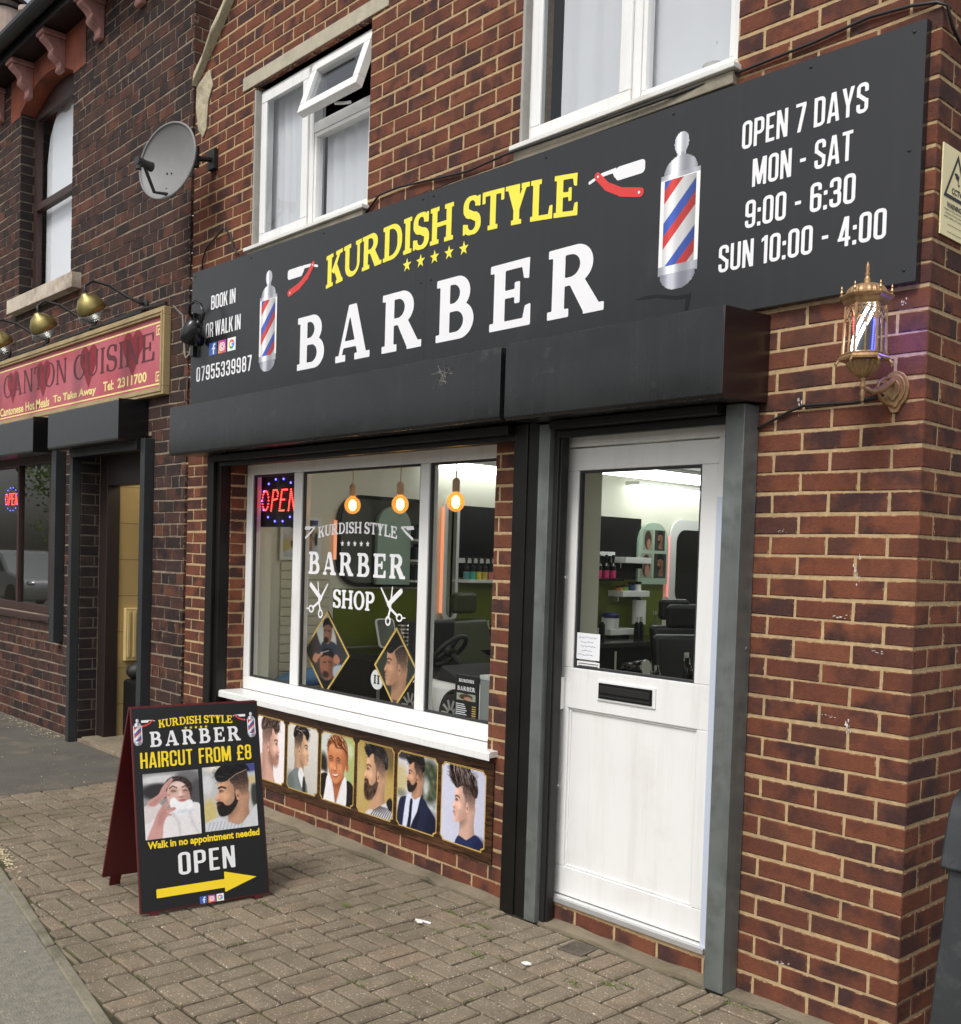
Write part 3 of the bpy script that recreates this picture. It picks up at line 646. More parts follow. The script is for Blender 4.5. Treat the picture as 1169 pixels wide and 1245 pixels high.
# ------------------------------------------------------------------ brickwork
def brickwork(mb, O, Ud, Vd, u0, u1, v0, v1, course, blen, joint, openings=(), off=None, top=None, depth=.03, seed=1, proud=.0055, jit=.0012, corner=None, bond='s'):
    O, Ud, Vd = Vector(O), Vector(Ud), Vector(Vd); Nn = Ud.cross(Vd); R = random.Random(seed)
    row = int(math.floor(v0 / course + .5))
    while row * course < v1 - .01:
        za, zb = row * course + joint / 2, (row + 1) * course - joint / 2
        za = max(za, v0); zb = min(zb, v1); zm = (za + zb) / 2
        spans = [(u0, u1)]
        if top is not None:
            spans = top(u0, u1, zm)
        for (a, b, c, d) in openings:
            if zb > c + .012 and za < d - .012:
                ns = []
                for s0, s1 in spans:
                    if b <= s0 or a >= s1: ns.append((s0, s1)); continue
                    if a > s0: ns.append((s0, a))
                    if b < s1: ns.append((b, s1))
                spans = ns
        step = blen; hdr = bond == 'g' and row % 4 == 0
        if hdr: step = blen / 2
        o = off(row) if off else (blen / 2 if row % 2 else 0)
        if hdr: o += blen / 4
        for s0, s1 in spans:
            n = math.floor((s0 - o) / step); e = o + n * step
            while e < s1 - .004:
                a, b = max(e + joint / 2, s0), min(e + step - joint / 2, s1)
                if e < s0: a = s0
                if b - a > .012:
                    cc = (R.random(), R.random(), R.random())
                    if corner is not None and abs(b - corner[0]) < .02 or corner is not None and abs(a - corner[0]) < .02:
                        q = random.Random(row * 7 + 3); cc = (q.random(), q.random(), q.random())
                    j = lambda: R.uniform(-jit, jit)
                    ch = .0034; pr = proud + R.uniform(-.0012, .0012)
                    pr0 = pr if corner is None else proud
                    P4 = [(a + j(), za + j()), (b + j(), za + j()), (b + j(), zb + j()), (a + j(), zb + j())]
                    if corner is not None:
                        P4 = [((corner[0] if abs(pu - corner[0]) < .004 else pu), pv_) for pu, pv_ in P4]
                    cu, cv = (a + b) / 2, (za + zb) / 2
                    inn = [(pu + (ch if pu < cu else -ch), pv_ + (ch if pv_ < cv else -ch)) for pu, pv_ in P4]
                    W = lambda q, h: O + Ud * q[0] + Vd * q[1] + Nn * h
                    wob = lambda u: .0022 * math.sin(u * 2.3 + row * 1.9) + .0014 * math.sin(u * 7.1 + row * .7)
                    inn = [(pu, pv_ + wob(pu)) for pu, pv_ in inn]; P4 = [(pu, pv_ + wob(pu)) for pu, pv_ in P4]
                    vs = [W(q, 0) for q in inn] + [W(q, -.0025) for q in P4] + [W(q, -depth) for q in P4]
                    mb.add(vs, [(0, 1, 2, 3)], 0, cc); kb = len(mb.v) - 12
                    for q in [(4 + i, 4 + (i + 1) % 4, (i + 1) % 4, i) for i in range(4)] + [(8 + i, 8 + (i + 1) % 4, 4 + (i + 1) % 4, 4 + i) for i in range(4)]:
                        arr = corner is not None and len({round(mb.v[kb + i][0] * Ud.x + mb.v[kb + i][1] * Ud.y, 3) for i in q if 4 <= i < 8}) == 1 and abs((b if q[0] == 5 else a) - corner[0]) < .02
                        mb.f.append([kb + i for i in q]); mb.m.append(0); mb.c.append(cc + ((1.0,) if arr else (0.0,)))
                e += step
        row += 1
def mortar(mb, O, Ud, Vd, u0, u1, v0, v1, openings=(), recess=.0035, reveal=.2, top=None, m=1, us_extra=()):
    O, Ud, Vd = Vector(O), Vector(Ud), Vector(Vd); Nn = Ud.cross(Vd)
    W = lambda a, b, h: O + Ud * a + Vd * b + Nn * h
    us = sorted(set([u0, u1] + [x for o in openings for x in o[:2] if u0 < x < u1] + list(us_extra)))
    vs = sorted(set([v0, v1] + [x for o in openings for x in o[2:] if v0 < x < v1]))
    for a, b in zip(us[:-1], us[1:]):
        for c, d in zip(vs[:-1], vs[1:]):
            cu, cv = (a + b) / 2, (c + d) / 2
            if any(o[0] < cu < o[1] and o[2] < cv < o[3] for o in openings): continue
            d1, d2 = d, d
            if top is not None and d == v1: d1, d2 = top(a), top(b)
            mb.add([W(a, c, -recess), W(b, c, -recess), W(b, d2, -recess), W(a, d1, -recess)], [(0, 1, 2, 3)], m)
    for a, b, c, d in openings:
        for p, q, r_, s_ in (((a, c), (a, d), 1, 0), ((b, d), (b, c), 1, 0), ((a, d), (b, d), 1, 0), ((b, c), (a, c), 1, 0)):
            mb.add([W(*p, -recess), W(*q, -recess), W(*q, -reveal), W(*p, -reveal)], [(0, 1, 2, 3)], m)

# ------------------------------------------------------------------ the barber's building
LX = -5.15
shop = thing('shop_building', 'red brick shop building with white shop window, white door and two white upper windows', 'building', (-2.5, 0, 0))
W1 = (-4.36, -3.14, 3.475, 4.515); W2 = (-1.96, -.785, 3.475, 4.515)
SW = (-4.55, -2.05, .66, 2.19); DO = (-1.66, -.765, .085, 2.19)
front_open = [W1, W2, SW, DO]
ROOF_Z0, SLOPE = 4.76, .83
def gable(u): return min(ROOF_Z0 + (u - LX) * SLOPE, ROOF_Z0 + 2.0)
def gable_spans(a, b, z):
    s = max(a, LX + (z - ROOF_Z0) / SLOPE)
    return [(s, b)] if s < b else []
wall = MB()
brickwork(wall, (0, 0, 0), (1, 0, 0), (0, 0, 1), LX, -.0015, 0.0, 6.7, .075, .225, .0115, front_open,
          off=lambda r: -.1075 if r % 2 == 0 else -.22, top=gable_spans, seed=3, corner=(-.0015,))
mortar(wall, (0, 0, 0), (1, 0, 0), (0, 0, 1), LX, -.004, -.05, 6.7, front_open, top=gable, us_extra=[LX + 2.0 / SLOPE])
# side wall, faces +x
brickwork(wall, (0, 0, 0), (0, 1, 0), (0, 0, 1), .0015, 6.0, 0.0, 5.6, .075, .225, .0115, off=lambda r: .22 if r % 2 == 0 else .1075, seed=4, corner=(.0015,))
mortar(wall, (0, 0, 0), (0, 1, 0), (0, 0, 1), .004, 6.0, -.05, 5.6)
# brick reveal left of the shop window, faces +x
brickwork(wall, (SW[0] + .004, 0, 0), (0, 1, 0), (0, 0, 1), .0015, .135, SW[2], SW[3], .075, .225, .0115, off=lambda r: .105 if r % 2 else .22, seed=6, depth=.02, proud=.003)
wall.build('brick_wall', [M_BRICK, M_MORTAR], shop, attr='bc')
# lintels
M_LINTEL = mat('concrete_lintel', rgb(176, 168, 148), .9, noise=(10, .16), bump=(50, .4, .004), dirt=(rgb(112, 106, 92), 4, .5, .7, .6))
for a, b in ((-4.505, -2.99), (-2.1, -.64)):
    g = MB(); g.box(a, b, -.006, .1, 4.515, 4.60); g.build('lintel', M_LINTEL, shop, bevel=.004)
# gable verge of crumbling mortar and roof
g = MB(); rr = random.Random(2)
n = 18; lo = []; 
for i in range(n + 1):
    x = LX + .02 + i * .13; z = ROOF_Z0 + (x - LX) * SLOPE; h = .035 + rr.uniform(-.012, .012); e = -.05 + rr.uniform(-.012, .012)
    lo.append(((x, .03, z - .035), (x, e, z - .03 + rr.uniform(-.008, .008)), (x, e + .008, z + h), (x, .06, z + h + .02)))
for p, q in zip(lo[:-1], lo[1:]):
    g.add(list(p) + list(q), [(0, 4, 5, 1), (1, 5, 6, 2), (2, 6, 7, 3)])
g.add(list(lo[0]), [(0, 1, 2, 3)])
g.build('verge', M_CEMENT, shop, smooth=True)
g = MB(); pts = [(-5.12, 4.74), (-4.95, 4.80), (-4.90, 4.68), (-4.955, 4.60), (-4.975, 4.42), (-5.02, 4.37), (-5.09, 4.44), (-5.13, 4.60)]
g.prism(pts, lambda u, v, d: (u, -d, v), 0, .010); g.build('cement_patch', M_CEMENT, shop, bevel=.004)
M_ROOF = mat('roof_tile', rgb(88, 70, 62), .85, noise=(6, .2))
g = MB(); g.hexa([(LX, .02, 4.69), (LX + 2.4, .02, 6.68), (LX + 2.4, 6, 6.68), (LX, 6, 4.69)], [(LX, .02, 4.735), (LX + 2.4, .02, 6.725), (LX + 2.4, 6, 6.725), (LX, 6, 4.735)])
g.hexa([(LX + 2.4, .02, 6.68), (.1, .02, 5.5), (.1, 6, 5.5), (LX + 2.4, 6, 6.68)], [(LX + 2.4, .02, 6.725), (.1, .02, 5.545), (.1, 6, 5.545), (LX + 2.4, 6, 6.725)])
g.build('roof', M_ROOF, shop)

def bars(mb, x0, x1, z0, z1, wd, y0, y1, wb=None, wt=None, wl=None, wr=None):
    wb = wd if wb is None else wb; wt = wd if wt is None else wt; wl = wd if wl is None else wl; wr = wd if wr is None else wr
    mb.box(x0, x1, y0, y1, z0, z0 + wb); mb.box(x0, x1, y0, y1, z1 - wt, z1)
    mb.box(x0, x0 + wl, y0, y1, z0 + wb, z1 - wt); mb.box(x1 - wr, x1, y0, y1, z0 + wb, z1 - wt)
def pane(name, x0, x1, z0, z1, y, parent, m=None):
    g = MB(); g.quad((x0, y, z0), (x1, y, z0), (x1, y, z1), (x0, y, z1)); return g.build(name, m or M_GLASS, parent)
M_GASKET = mat('grey_gasket', (.03, .03, .032), .6)
M_CURTAIN = mat('net_curtain', (.64, .64, .66), .9, noise=(2, .03))
M_SEAL = mat('grey_sealant', rgb(158, 156, 150), .7, noise=(12, .15))
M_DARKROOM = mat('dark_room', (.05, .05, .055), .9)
def curtain(x0, x1, z0, z1, y, parent, amp=.006, nfold=7):
    g = MB(); n = nfold * 8; vs = []
    for i in range(n + 1):
        u = i / n; x = x0 + (x1 - x0) * u; yy = y + amp * math.sin(u * nfold * 2 * PI) * (0.6 + .4 * math.sin(u * 7)); vs += [(x, yy, z0), (x, yy * 1.0, z1)]
    g.add(vs, [(2 * i, 2 * i + 2, 2 * i + 3, 2 * i + 1) for i in range(n)]); return g.build('net_curtain', M_CURTAIN, parent, smooth=True)
def upper_window(o, mull, vent):
    x0, x1, z0, z1 = o
    win = MB(); bars(win, x0 + .006, x1 - .006, z0 + .03, z1 - .03, .045, .045, .11)
    win.box(mull - .032, mull + .032, .045, .11, z0 + .075, z1 - .075)
    fr = win.build('upper_window', M_UPVC, shop, bevel=.004)
    # left casement, proud of the frame
    g = MB(); bars(g, x0 + .035, mull - .008, z0 + .052, z1 - .055, .062, .028, .044); g.build('sash', M_UPVC, fr, bevel=.005)
    pane('pane', x0 + .09, mull - .06, z0 + .105, z1 - .11, .036, fr, M_GLASS_UP)
    if vent:
        tz = 4.10
        g = MB(); g.box(mull + .033, x1 - .052, .046, .109, tz - .03, tz + .03)
        bars(g, mull + .034, x1 - .053, z0 + .076, tz - .031, .022, .052, .10); g.build('transom', M_UPVC, fr, bevel=.003)
        pane('pane', mull + .05, x1 - .07, z0 + .09, tz - .045, .075, fr, M_GLASS_UP)
        # top-hung vent standing open
        H = .335; A = math.radians(19); c, s_ = math.cos(A), math.sin(A); top = (.058, z1 - .06)
        def T(x, d, e): return (x, top[0] - d * s_ - e * c, top[1] - d * c + e * s_)
        g = MB(); xa, xb = mull + .035, x1 - .03; B = .058
        for (p, q, d0, d1) in ((xa, xb, 0, B), (xa, xb, H - B, H), (xa, xa + B, B, H - B), (xb - B, xb, B, H - B)):
            g.hexa([T(p, d1, -.022), T(q, d1, -.022), T(q, d1, .028), T(p, d1, .028)], [T(p, d0, -.022), T(q, d0, -.022), T(q, d0, .028), T(p, d0, .028)])
        g.build('open_vent', M_UPVC, fr, bevel=.005)
        g = MB(); g.hexa([T(xa + B, H - B, 0), T(xb - B, H - B, 0), T(xb - B, H - B, .006), T(xa + B, H - B, .006)], [T(xa + B, B, 0), T(xb - B, B, 0), T(xb - B, B, .006), T(xa + B, B, .006)])
        g.build('vent_pane', M_GLASS_UP, fr)
        g = MB(); g.tube([T(xb - .03, .12, -.03), (xb - .02, .06, z1 - .30)], .006, 6); g.build('stay', M_CHROME, fr); g = MB(); g.tube([T(xa + .3, H - .01, -.035), T(xa + .36, H - .01, -.06), T(xa + .44, H + .02, -.05)], .009, 6)
        g.build('catch', M_UPVC, fr)
    else:
        g = MB(); bars(g, mull + .033, x1 - .052, z0 + .076, z1 - .076, .022, .052, .10); g.build('bead', M_UPVC, fr, bevel=.003)
        pane('pane', mull + .05, x1 - .07, z0 + .09, z1 - .09, .075, fr, M_GLASS_UP)
    g = MB(); g.box(x0 - .02, x1 + .02, -.050, .043, z0 + .002, z0 + .026); g.build('sill', M_UPVC2, fr, bevel=.005)
    g = MB(); g.box(x0 - .005, x1 + .005, -.032, .04, z0 - .05, z0 + .0); g.build('subsill', M_CONC, fr, bevel=.004)
    if vent: curtain(x0 + .012, mull + .02, z0 - .02, z1, .135, fr); curtain(mull + .05, x1 - .012, z0 - .02, 4.13, .135, fr, .009, 5)
    else: curtain(x0 + .13, x1 - .012, z0 - .02, z1, .135, fr)
    g = MB(); g.box(x0, x0 + .016, -.001, .044, z0 + .03, z1 - .03); g.build('sealant', M_SEAL, fr)
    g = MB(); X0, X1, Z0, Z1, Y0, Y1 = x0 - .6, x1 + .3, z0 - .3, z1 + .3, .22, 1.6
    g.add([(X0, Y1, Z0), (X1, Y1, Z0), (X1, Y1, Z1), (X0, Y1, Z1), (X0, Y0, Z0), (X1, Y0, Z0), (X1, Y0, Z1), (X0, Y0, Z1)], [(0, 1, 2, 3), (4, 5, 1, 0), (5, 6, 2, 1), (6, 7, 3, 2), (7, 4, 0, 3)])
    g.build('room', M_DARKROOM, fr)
    return fr
u1 = upper_window(W1, -3.785, True)
u2 = upper_window(W2, -1.325, False)
# houseplants on the sill behind the right upper window, leaves showing through the pane
M_LEAFPALE = mat('pale_leaf', rgb(150, 168, 130), .6)
rr = random.Random(21)
for cx, cl in ((-1.48, 6), (-1.0, 9), (-.86, 6)):
    pl = thing('house_plant', {-1.48: 'small spidery houseplant in the left pane of the right upper window', -1.0: 'tall arching houseplant behind the right pane of the upper window', -.86: 'leafy houseplant in the right corner of the upper window'}[cx], 'plant', (cx, .15, 3.57))
    g = MB(); g.lathe([(.035, 0), (.05, .09), (.046, .09)], (cx, .155, 3.53), 12); g.build('pot', mat('plant_pot', (.5, .48, .45), .6), pl)
    g = MB()
    for k in range(cl):
        a = rr.uniform(0, 2 * PI); Lf = rr.uniform(.12, .34); pts = [Vector((cx, .155, 3.6))]
        for t in (.25, .5, .75, 1): pts.append(Vector((cx + math.cos(a) * Lf * .55 * t, .155 + math.sin(a) * .03 * t, 3.6 + Lf * (1.5 * t - .95 * t * t))))
        wds = [.006, .012, .011, .008, .001]
        vs = []
        for p_, wd in zip(pts, wds): vs += [p_ + Vector((-wd * math.sin(a + .6), 0, wd)), p_ + Vector((wd * math.sin(a + .6), .004, -wd))]
        g.add(vs, [(2 * i, 2 * i + 1, 2 * i + 3, 2 * i + 2) for i in range(4)])
    g.build('leaves', M_LEAFPALE, pl, smooth=True)

# ---- shop window
x0, x1, z0, z1 = SW
YF = .115
g = MB(); bars(g, x0 + .003, x1 - .003, .70, 2.165, .068, YF, YF + .07, wb=.085)
swin = g.build('shop_window', M_UPVC, shop, bevel=.005)
MU = ((-3.985, -3.895), (-2.757, -2.682))
for a, b in MU: g = MB(); g.box(a, b, YF + .002, YF + .068, .7855, 2.0965); g.build('mullion', M_UPVC, swin, bevel=.005)
glz = [(x0 + .073, MU[0][0]), (MU[0][1], MU[1][0]), (MU[1][1], x1 - .073)]
g = MB()
for a, b in glz: bars(g, a + .0005, b - .0005, .7855, 2.0965, .012, YF + .012, YF + .03)
g.build('gasket', M_GASKET, swin)
for a, b in glz: pane('pane', a + .006, b - .006, .79, 2.09, YF + .02, swin)
g = MB(); g.box(x0 - .03, x1 + .075, -.050, YF - .001, .668, .699); g.box(x0 - .03, x1 + .075, -.056, -.0505, .655, .692); g.build('sill', M_UPVC, swin, bevel=.004)
# vinyl lettering on the glass
GY = YF + .0185
gl = MB(); mp = lambda u, v: (u, GY, v)
arch = lambda u: .075 * (1 - ((u + 3.345) / .385) ** 2)
text(gl, 's', 'KURDISH STYLE', -3.73, -2.965, 1.695, .066, mp, gap=.06, res=28, warp=lambda u: .03 * (1 - ((u + 3.347) / .385) ** 2))
gl.build('window_lettering', M_WHITE, swin); gl = MB()
for k in range(5): gl = MB(); shape(gl, f_poly(star_poly(-3.478 + k * .062, 1.665, .020)), (-3.505 + k * .062, 1.64, -3.45 + k * .062, 1.69), .0016, mp); gl.build('star_emblem', M_WHITE, swin)
gl = MB(); text(gl, 's', 'BARBER', -3.825, -2.88, 1.478, .135, mp, gap=.22, res=34)
gl.build('window_lettering', M_WHITE, swin); gl = MB(); text(gl, 's', 'SHOP', -3.56, -3.15, 1.288, .108, mp, gap=.06, res=34)
def scissors(cx, cz, fl):
    X = lambda a, b: (cx + fl * a * .85, cz + b * .60)
    blade1 = f_poly([X(-.008, 0), X(.012, .0), X(-.012, .20), X(-.022, .21)]); blade2 = f_poly([X(-.01, .01), X(.01, -.01), X(.112, .185), X(.10, .19)])
    h1 = f_cap(X(0, .0), X(-.075, -.06), .015); h2 = f_cap(X(0, 0), X(.018, -.07), .015)
    r1 = S(f_ell(*X(-.095, -.075), .029, .023), f_ell(*X(-.095, -.075), .018, .013)); r2 = S(f_ell(*X(.022, -.115), .025, .027), f_ell(*X(.022, -.115), .014, .016))
    comb = U(f_cap(X(.02, .04), X(-.105, .165), .030), f_cap(X(-.13, -.075), X(-.155, -.072), .008))
    return U(blade1, blade2, h1, h2, r1, r2, comb)
gl.build('window_lettering', M_WHITE, swin); gl = MB(); shape(gl, scissors(-3.705, 1.312, 1), (-3.95, 1.10, -3.5, 1.56), .0028, mp)
gl.build('scissors_emblem', M_WHITE, swin); gl = MB(); shape(gl, scissors(-3.005, 1.312, -1), (-3.2, 1.10, -2.78, 1.56), .0028, mp)
gl.build('scissors_emblem', M_WHITE, swin)
for cx, fl in ((-3.76, -1), (-2.935, 1)):
    gl = MB()
    X = lambda a, b: (cx + fl * a, 1.752 + b)
    shape(gl, U(f_poly([X(.0, .002), X(.02, .012), X(.112, .014), X(.118, -.006), X(.06, -.008), X(.05, .002)]), f_cap(X(.012, .006), X(.05, -.022), .013), f_cap(X(.05, -.022), X(.105, -.055), .014)), (cx - .15, 1.66, cx + .15, 1.80), .0016, mp)
    gl.build('razor_emblem', M_WHITE, swin)

# ---- door
g = MB(); bars(g, DO[0] + .002, DO[1] - .002, .087, 2.168, .04, .012, .085, wt=.062, wb=.024)
door = g.build('door', M_UPVC, shop, bevel=.004)
LXa, LXb, LZa, LZb = -1.612, -.815, .118, 2.100
GA = (-1.545, -.895, 1.135, 2.003)
g = MB(); LY0, LY1 = .028, .075
g.box(LXa, LXb, LY0, LY1, GA[3], LZb); g.box(LXa, LXb, LY0, LY1, .955, GA[2]); g.box(LXa, LXb, LY0, LY1, LZa, .245)
g.box(LXa, GA[0], LY0, LY1, GA[2], GA[3]); g.box(GA[1], LXb, LY0, LY1, GA[2], GA[3]); g.box(LXa, -1.562, LY0, LY1, .245, .955); g.box(-.872, LXb, LY0, LY1, .245, .955)
g.build('door_leaf', M_UPVC, door, bevel=.004)
g = MB(); g.box(-1.5615, -.8725, LY0 + .016, LY1 - .006, .2455, .9545); g.build('lower_panel', M_UPVC, door)
g = MB(); bars(g, -1.5612, -.8728, .2458, .9542, .010, LY0 + .009, LY0 + .0155); g.build('panel_bead', M_UPVC, door, bevel=.005)
g = MB(); bars(g, GA[0] + .0006, GA[1] - .0006, GA[2] + .0006, GA[3] - .0006, .010, LY0 + .008, LY0 + .03); g.build('gasket', M_GASKET, door)
pane('door_pane', GA[0] + .004, GA[1] - .004, GA[2] + .004, GA[3] - .004, LY0 + .018, door)
g = MB(); g.box(-1.392, -1.076, LY0 - .008, LY0 - .0005, 1.010, 1.096); g.build('letterbox_surround', M_UPVC, door, bevel=.003)
g = MB(); g.box(-1.380, -1.090, LY0 - .012, LY0 - .0085, 1.020, 1.087); g.build('letterbox', M_GLOSSBLACK, door, bevel=.002)
g = MB(); g.box(-1.37, -1.10, LY0 - .017, LY0 - .0125, 1.046, 1.076); g.box(-1.37, -1.10, LY0 - .016, LY0 - .0125, 1.028, 1.036); g.build('letterbox_flap', M_BLACK, door, bevel=.002)
g = MB(); g.box(-1.655, -1.583, -.012, LY0 - .001, .945, 1.09); g.build('lock_cover', M_UPVC, door, bevel=.006)
for z in (1.532, .60): g = MB(); g.lathe([(.012, 0), (.012, .012), (.008, .016)], (-1.607, LY0, z), 12, None, Matrix.Rotation(PI / 2, 3, 'X')); g.build('keyhole', M_CHROME, door)
g = MB(); g.box(LXa - .006, LXa - .001, .020, .03, .12, 2.10); g.build('door_seal', M_GASKET, door)
M_FILM = mat('pale_blue_film', rgb(194, 203, 218), .3)
g = MB(); g.box(-.806, -.770, .0095, .0115, .088, 1.872); g.build('protective_film', M_FILM, door)
g = MB(); g.box(-1.65, -.775, -.012, .0115, .088, .112); g.build('threshold', mat('aluminium_threshold', (.62, .62, .62), .35, metal=.6, noise=(9, .1)), door, bevel=.003)
# handwritten notice and small label stuck inside the door glass
g = MB(); g.box(-1.538, -1.402, .0415, .0425, 1.176, 1.292); g.box(-1.530, -1.40, .0415, .0425, 1.138, 1.168)
nt_ = g.build('notice', mat('notice_paper', (.80, .81, .84), .7)); tag(nt_, 'handwritten white paper note taped low inside the glass of the white door', 'notice')
g = MB(); rr = random.Random(4); Mx = lambda u, v: (u, .0408, v)
for k in range(5):
    x = -1.527 + rr.uniform(0, .02); z = 1.272 - k * .019
    while x < -1.425 - rr.uniform(0, .02):
        L = rr.uniform(.006, .02); pts = [(x + L * t, .0409, z + rr.uniform(-.003, .004)) for t in (0, .3, .6, 1)]; g.tube(pts, .0008, 4); x += L + .004
g.build('handwriting', mat('blue_ink', rgb(60, 70, 130), .6), nt_)
g = MB()
for k in range(2): g.box(-1.522, -1.408, .0409, .0414, 1.156 - k * .010, 1.160 - k * .010)
g.build('label_print', mat('brown_print', rgb(96, 84, 72), .6), nt_)

# ---- interior of the shop (walls, floor, ceiling)
M_CREAM = mat('cream_wall', rgb(222, 220, 204), .55, noise=(1.5, .03))
M_CEIL = mat('white_ceiling', (.80, .80, .77), .7)
M_FLOOR = mat('dark_shop_floor', rgb(84, 80, 76), .35, noise=(3, .15))
IX0, IX1, IY0, IY1, IZ1 = -4.9, -.25, .30, 6.6, 2.46
g = MB(); g.quad((IX0, IY0, .08), (IX0, IY1, .08), (IX0, IY1, IZ1), (IX0, IY0, IZ1)); g.quad((IX0, IY1, .08), (IX1, IY1, .08), (IX1, IY1, IZ1), (IX0, IY1, IZ1)); g.quad((IX1, IY1, .08), (IX1, IY0, .08), (IX1, IY0, IZ1), (IX1, IY1, IZ1))
for a, b, c, d in ((IX0, SW[0], .08, IZ1), (SW[1], DO[0], .08, IZ1), (DO[1], IX1, .08, IZ1), (SW[0], SW[1], .08, .69), (SW[0], SW[1], 2.18, IZ1), (DO[0], DO[1], 2.18, IZ1)):
    g.quad((b, IY0, c), (a, IY0, c), (a, IY0, d), (b, IY0, d))
g.build('interior_wall', M_CREAM, shop)
g = MB()
for q in (DO[0] + .001, SW[0] + .001): g.box(q, q + .012, .187, .302, .10 if q > -2 else .69, 2.18)
for q in (DO[1] - .013, SW[1] - .013): g.box(q, q + .012, .187, .302, .10 if q > -2 else .69, 2.18)
g.box(SW[0] + .014, SW[1] - .014, .186, .34, .67, .69); g.box(SW[0] + .014, SW[1] - .014, .187, .302, 2.168, 2.18); g.box(DO[0] + .014, DO[1] - .014, .10, .302, 2.172, 2.18)
g.build('window_lining', M_CREAM, shop)
g = MB(); g.quad((IX0, IY0, IZ1), (IX0, IY1, IZ1), (IX1, IY1, IZ1), (IX1, IY0, IZ1)); g.build('ceiling', M_CEIL, shop)
g = MB(); g.quad((IX0, .10, .085), (IX1, .10, .085), (IX1, IY1, .085), (IX0, IY1, .085)); g.build('floor', M_FLOOR, shop)
# ------------------------------------------------------------------ barber pole emblem (printed)
def pole_paint(w=56, h=172):
    p = Paint(w, h, (150, 152, 160)); p.alpha[:] = 0
    X, Y = p.X, p.Y
    def part(f, col_fn):
        m = f(X, Y) < 0; p.alpha[m] = 1; c = col_fn(X, Y); p.a[m] = c[m]
    def metal(x0, x1, lo=(120, 122, 132), hi=(246, 247, 250)):
        def fn(X, Y):
            t = (X - x0) / (x1 - x0); s = np.clip(np.exp(-((t - .32) / .16) ** 2) * .95 + np.exp(-((t - .86) / .10) ** 2) * .25 + .22, 0, 1)[..., None]
            return np.array(lo) * (1 - s) + np.array(hi) * s
        return fn
    A = lambda f: (lambda X, Y: f(X, Y * 3.06))
    part(lambda X, Y: np.hypot((X - .5) / .17, (Y - .925) / .070) - 1, metal(.30, .72, (150, 152, 162)))
    part(lambda X, Y: np.maximum(np.abs(X - .5) - .10, np.abs(Y - .845) - .02), metal(.38, .62))
    part(lambda X, Y: np.maximum(np.hypot((X - .5) / .40, (Y - .735) / .115) - 1, .735 - Y), metal(.1, .9, (110, 112, 122)))
    part(lambda X, Y: np.maximum(np.abs(X - .5) - .47, np.abs(Y - .725) - .022), metal(.03, .97, (130, 132, 142)))
    part(lambda X, Y: np.maximum(np.abs(X - .5) - .46, np.abs(Y - .43) - .285), lambda X, Y: np.full(X.shape + (3,), 240.0))
    def stripes(X, Y):
        u = (Y * 3.06 - (X - .5) * 1.0) / .90; f = u - np.floor(u); out = np.full(X.shape + (3,), 235.0)
        out[(f > .33) & (f < .62)] = (212, 70, 66); out[(f >= .62) & (f < .90)] = (70, 100, 190)
        sh = (.86 + .18 * np.exp(-((X - .3) / .12) ** 2) - .18 * np.clip((X - .6) / .3, 0, 1))[..., None]
        return np.clip(out * sh, 0, 255)
    part(lambda X, Y: np.maximum(np.abs(X - .5) - .375, np.abs(Y - .43) - .282), stripes)
    part(lambda X, Y: np.maximum(np.abs(X - .5) - .47, np.abs(Y - .135) - .028), metal(.03, .97, (120, 122, 132)))
    part(lambda X, Y: np.maximum(np.hypot((X - .5) / .42, (Y - .108) / .105) - 1, Y - .108), metal(.08, .92, (104, 106, 118), (200, 202, 212)))
    return p
POLE = pole_paint()
def social_icons(parent, mp, x0, wd, gap, z0, z1):
    """three small square app badges: letter f, camera outline, letter G"""
    def badge(k, painter):
        p = Paint(22, 22); painter(p); a = x0 + k * (wd + gap); p.mesh('social_badge', lambda u, v: mp(a + u * wd, z0 + v * (z1 - z0)), parent)
    def fb(p): p.a[:] = (66, 96, 172); p.fill(U(f_box(.50, .08, .64, .8), f_box(.36, .46, .78, .57), S(f_rr(.50, .5, 1.0, .9, .18), f_rr(.64, .4, 1.2, .79, .1), f_box(.80, 0, 2, 2))), (250, 250, 255), .06)
    def ig(p):
        t = (p.X + p.Y)[..., None] / 2; p.a = np.array((250, 170, 80)) * (1 - t) + np.array((150, 60, 190)) * t; p.blend(np.clip(1 - np.abs(p.X - .6) * 2, 0, 1) * .5, (230, 50, 110))
        p.fill(S(f_rr(.18, .18, .82, .82, .2), f_rr(.27, .27, .73, .73, .14)), (255, 255, 255), .06); p.fill(S(f_ell(.5, .5, .19, .19), f_ell(.5, .5, .10, .10)), (255, 255, 255), .06)
    def gg(p):
        p.a[:] = (248, 248, 248); r = f_ell(.5, .5, .34, .34); i_ = f_ell(.5, .5, .19, .19)
        an = np.arctan2(p.Y - .5, p.X - .5); rg = np.clip(.5 - S(r, i_)(p.X, p.Y) / .06, 0, 1)
        for lo, hi, c in ((.35, 2.3, (220, 68, 55)), (2.3, 3.2, (244, 180, 0)), (-3.2, -2.4, (244, 180, 0)), (-2.4, -.7, (15, 157, 88)), (-.7, .12, (66, 133, 244))):
            p.blend(rg * ((an >= lo) & (an < hi)), c)
        p.fill(f_box(.5, .42, .84, .56), (66, 133, 244), .05)
    badge(0, fb); badge(1, ig); badge(2, gg)

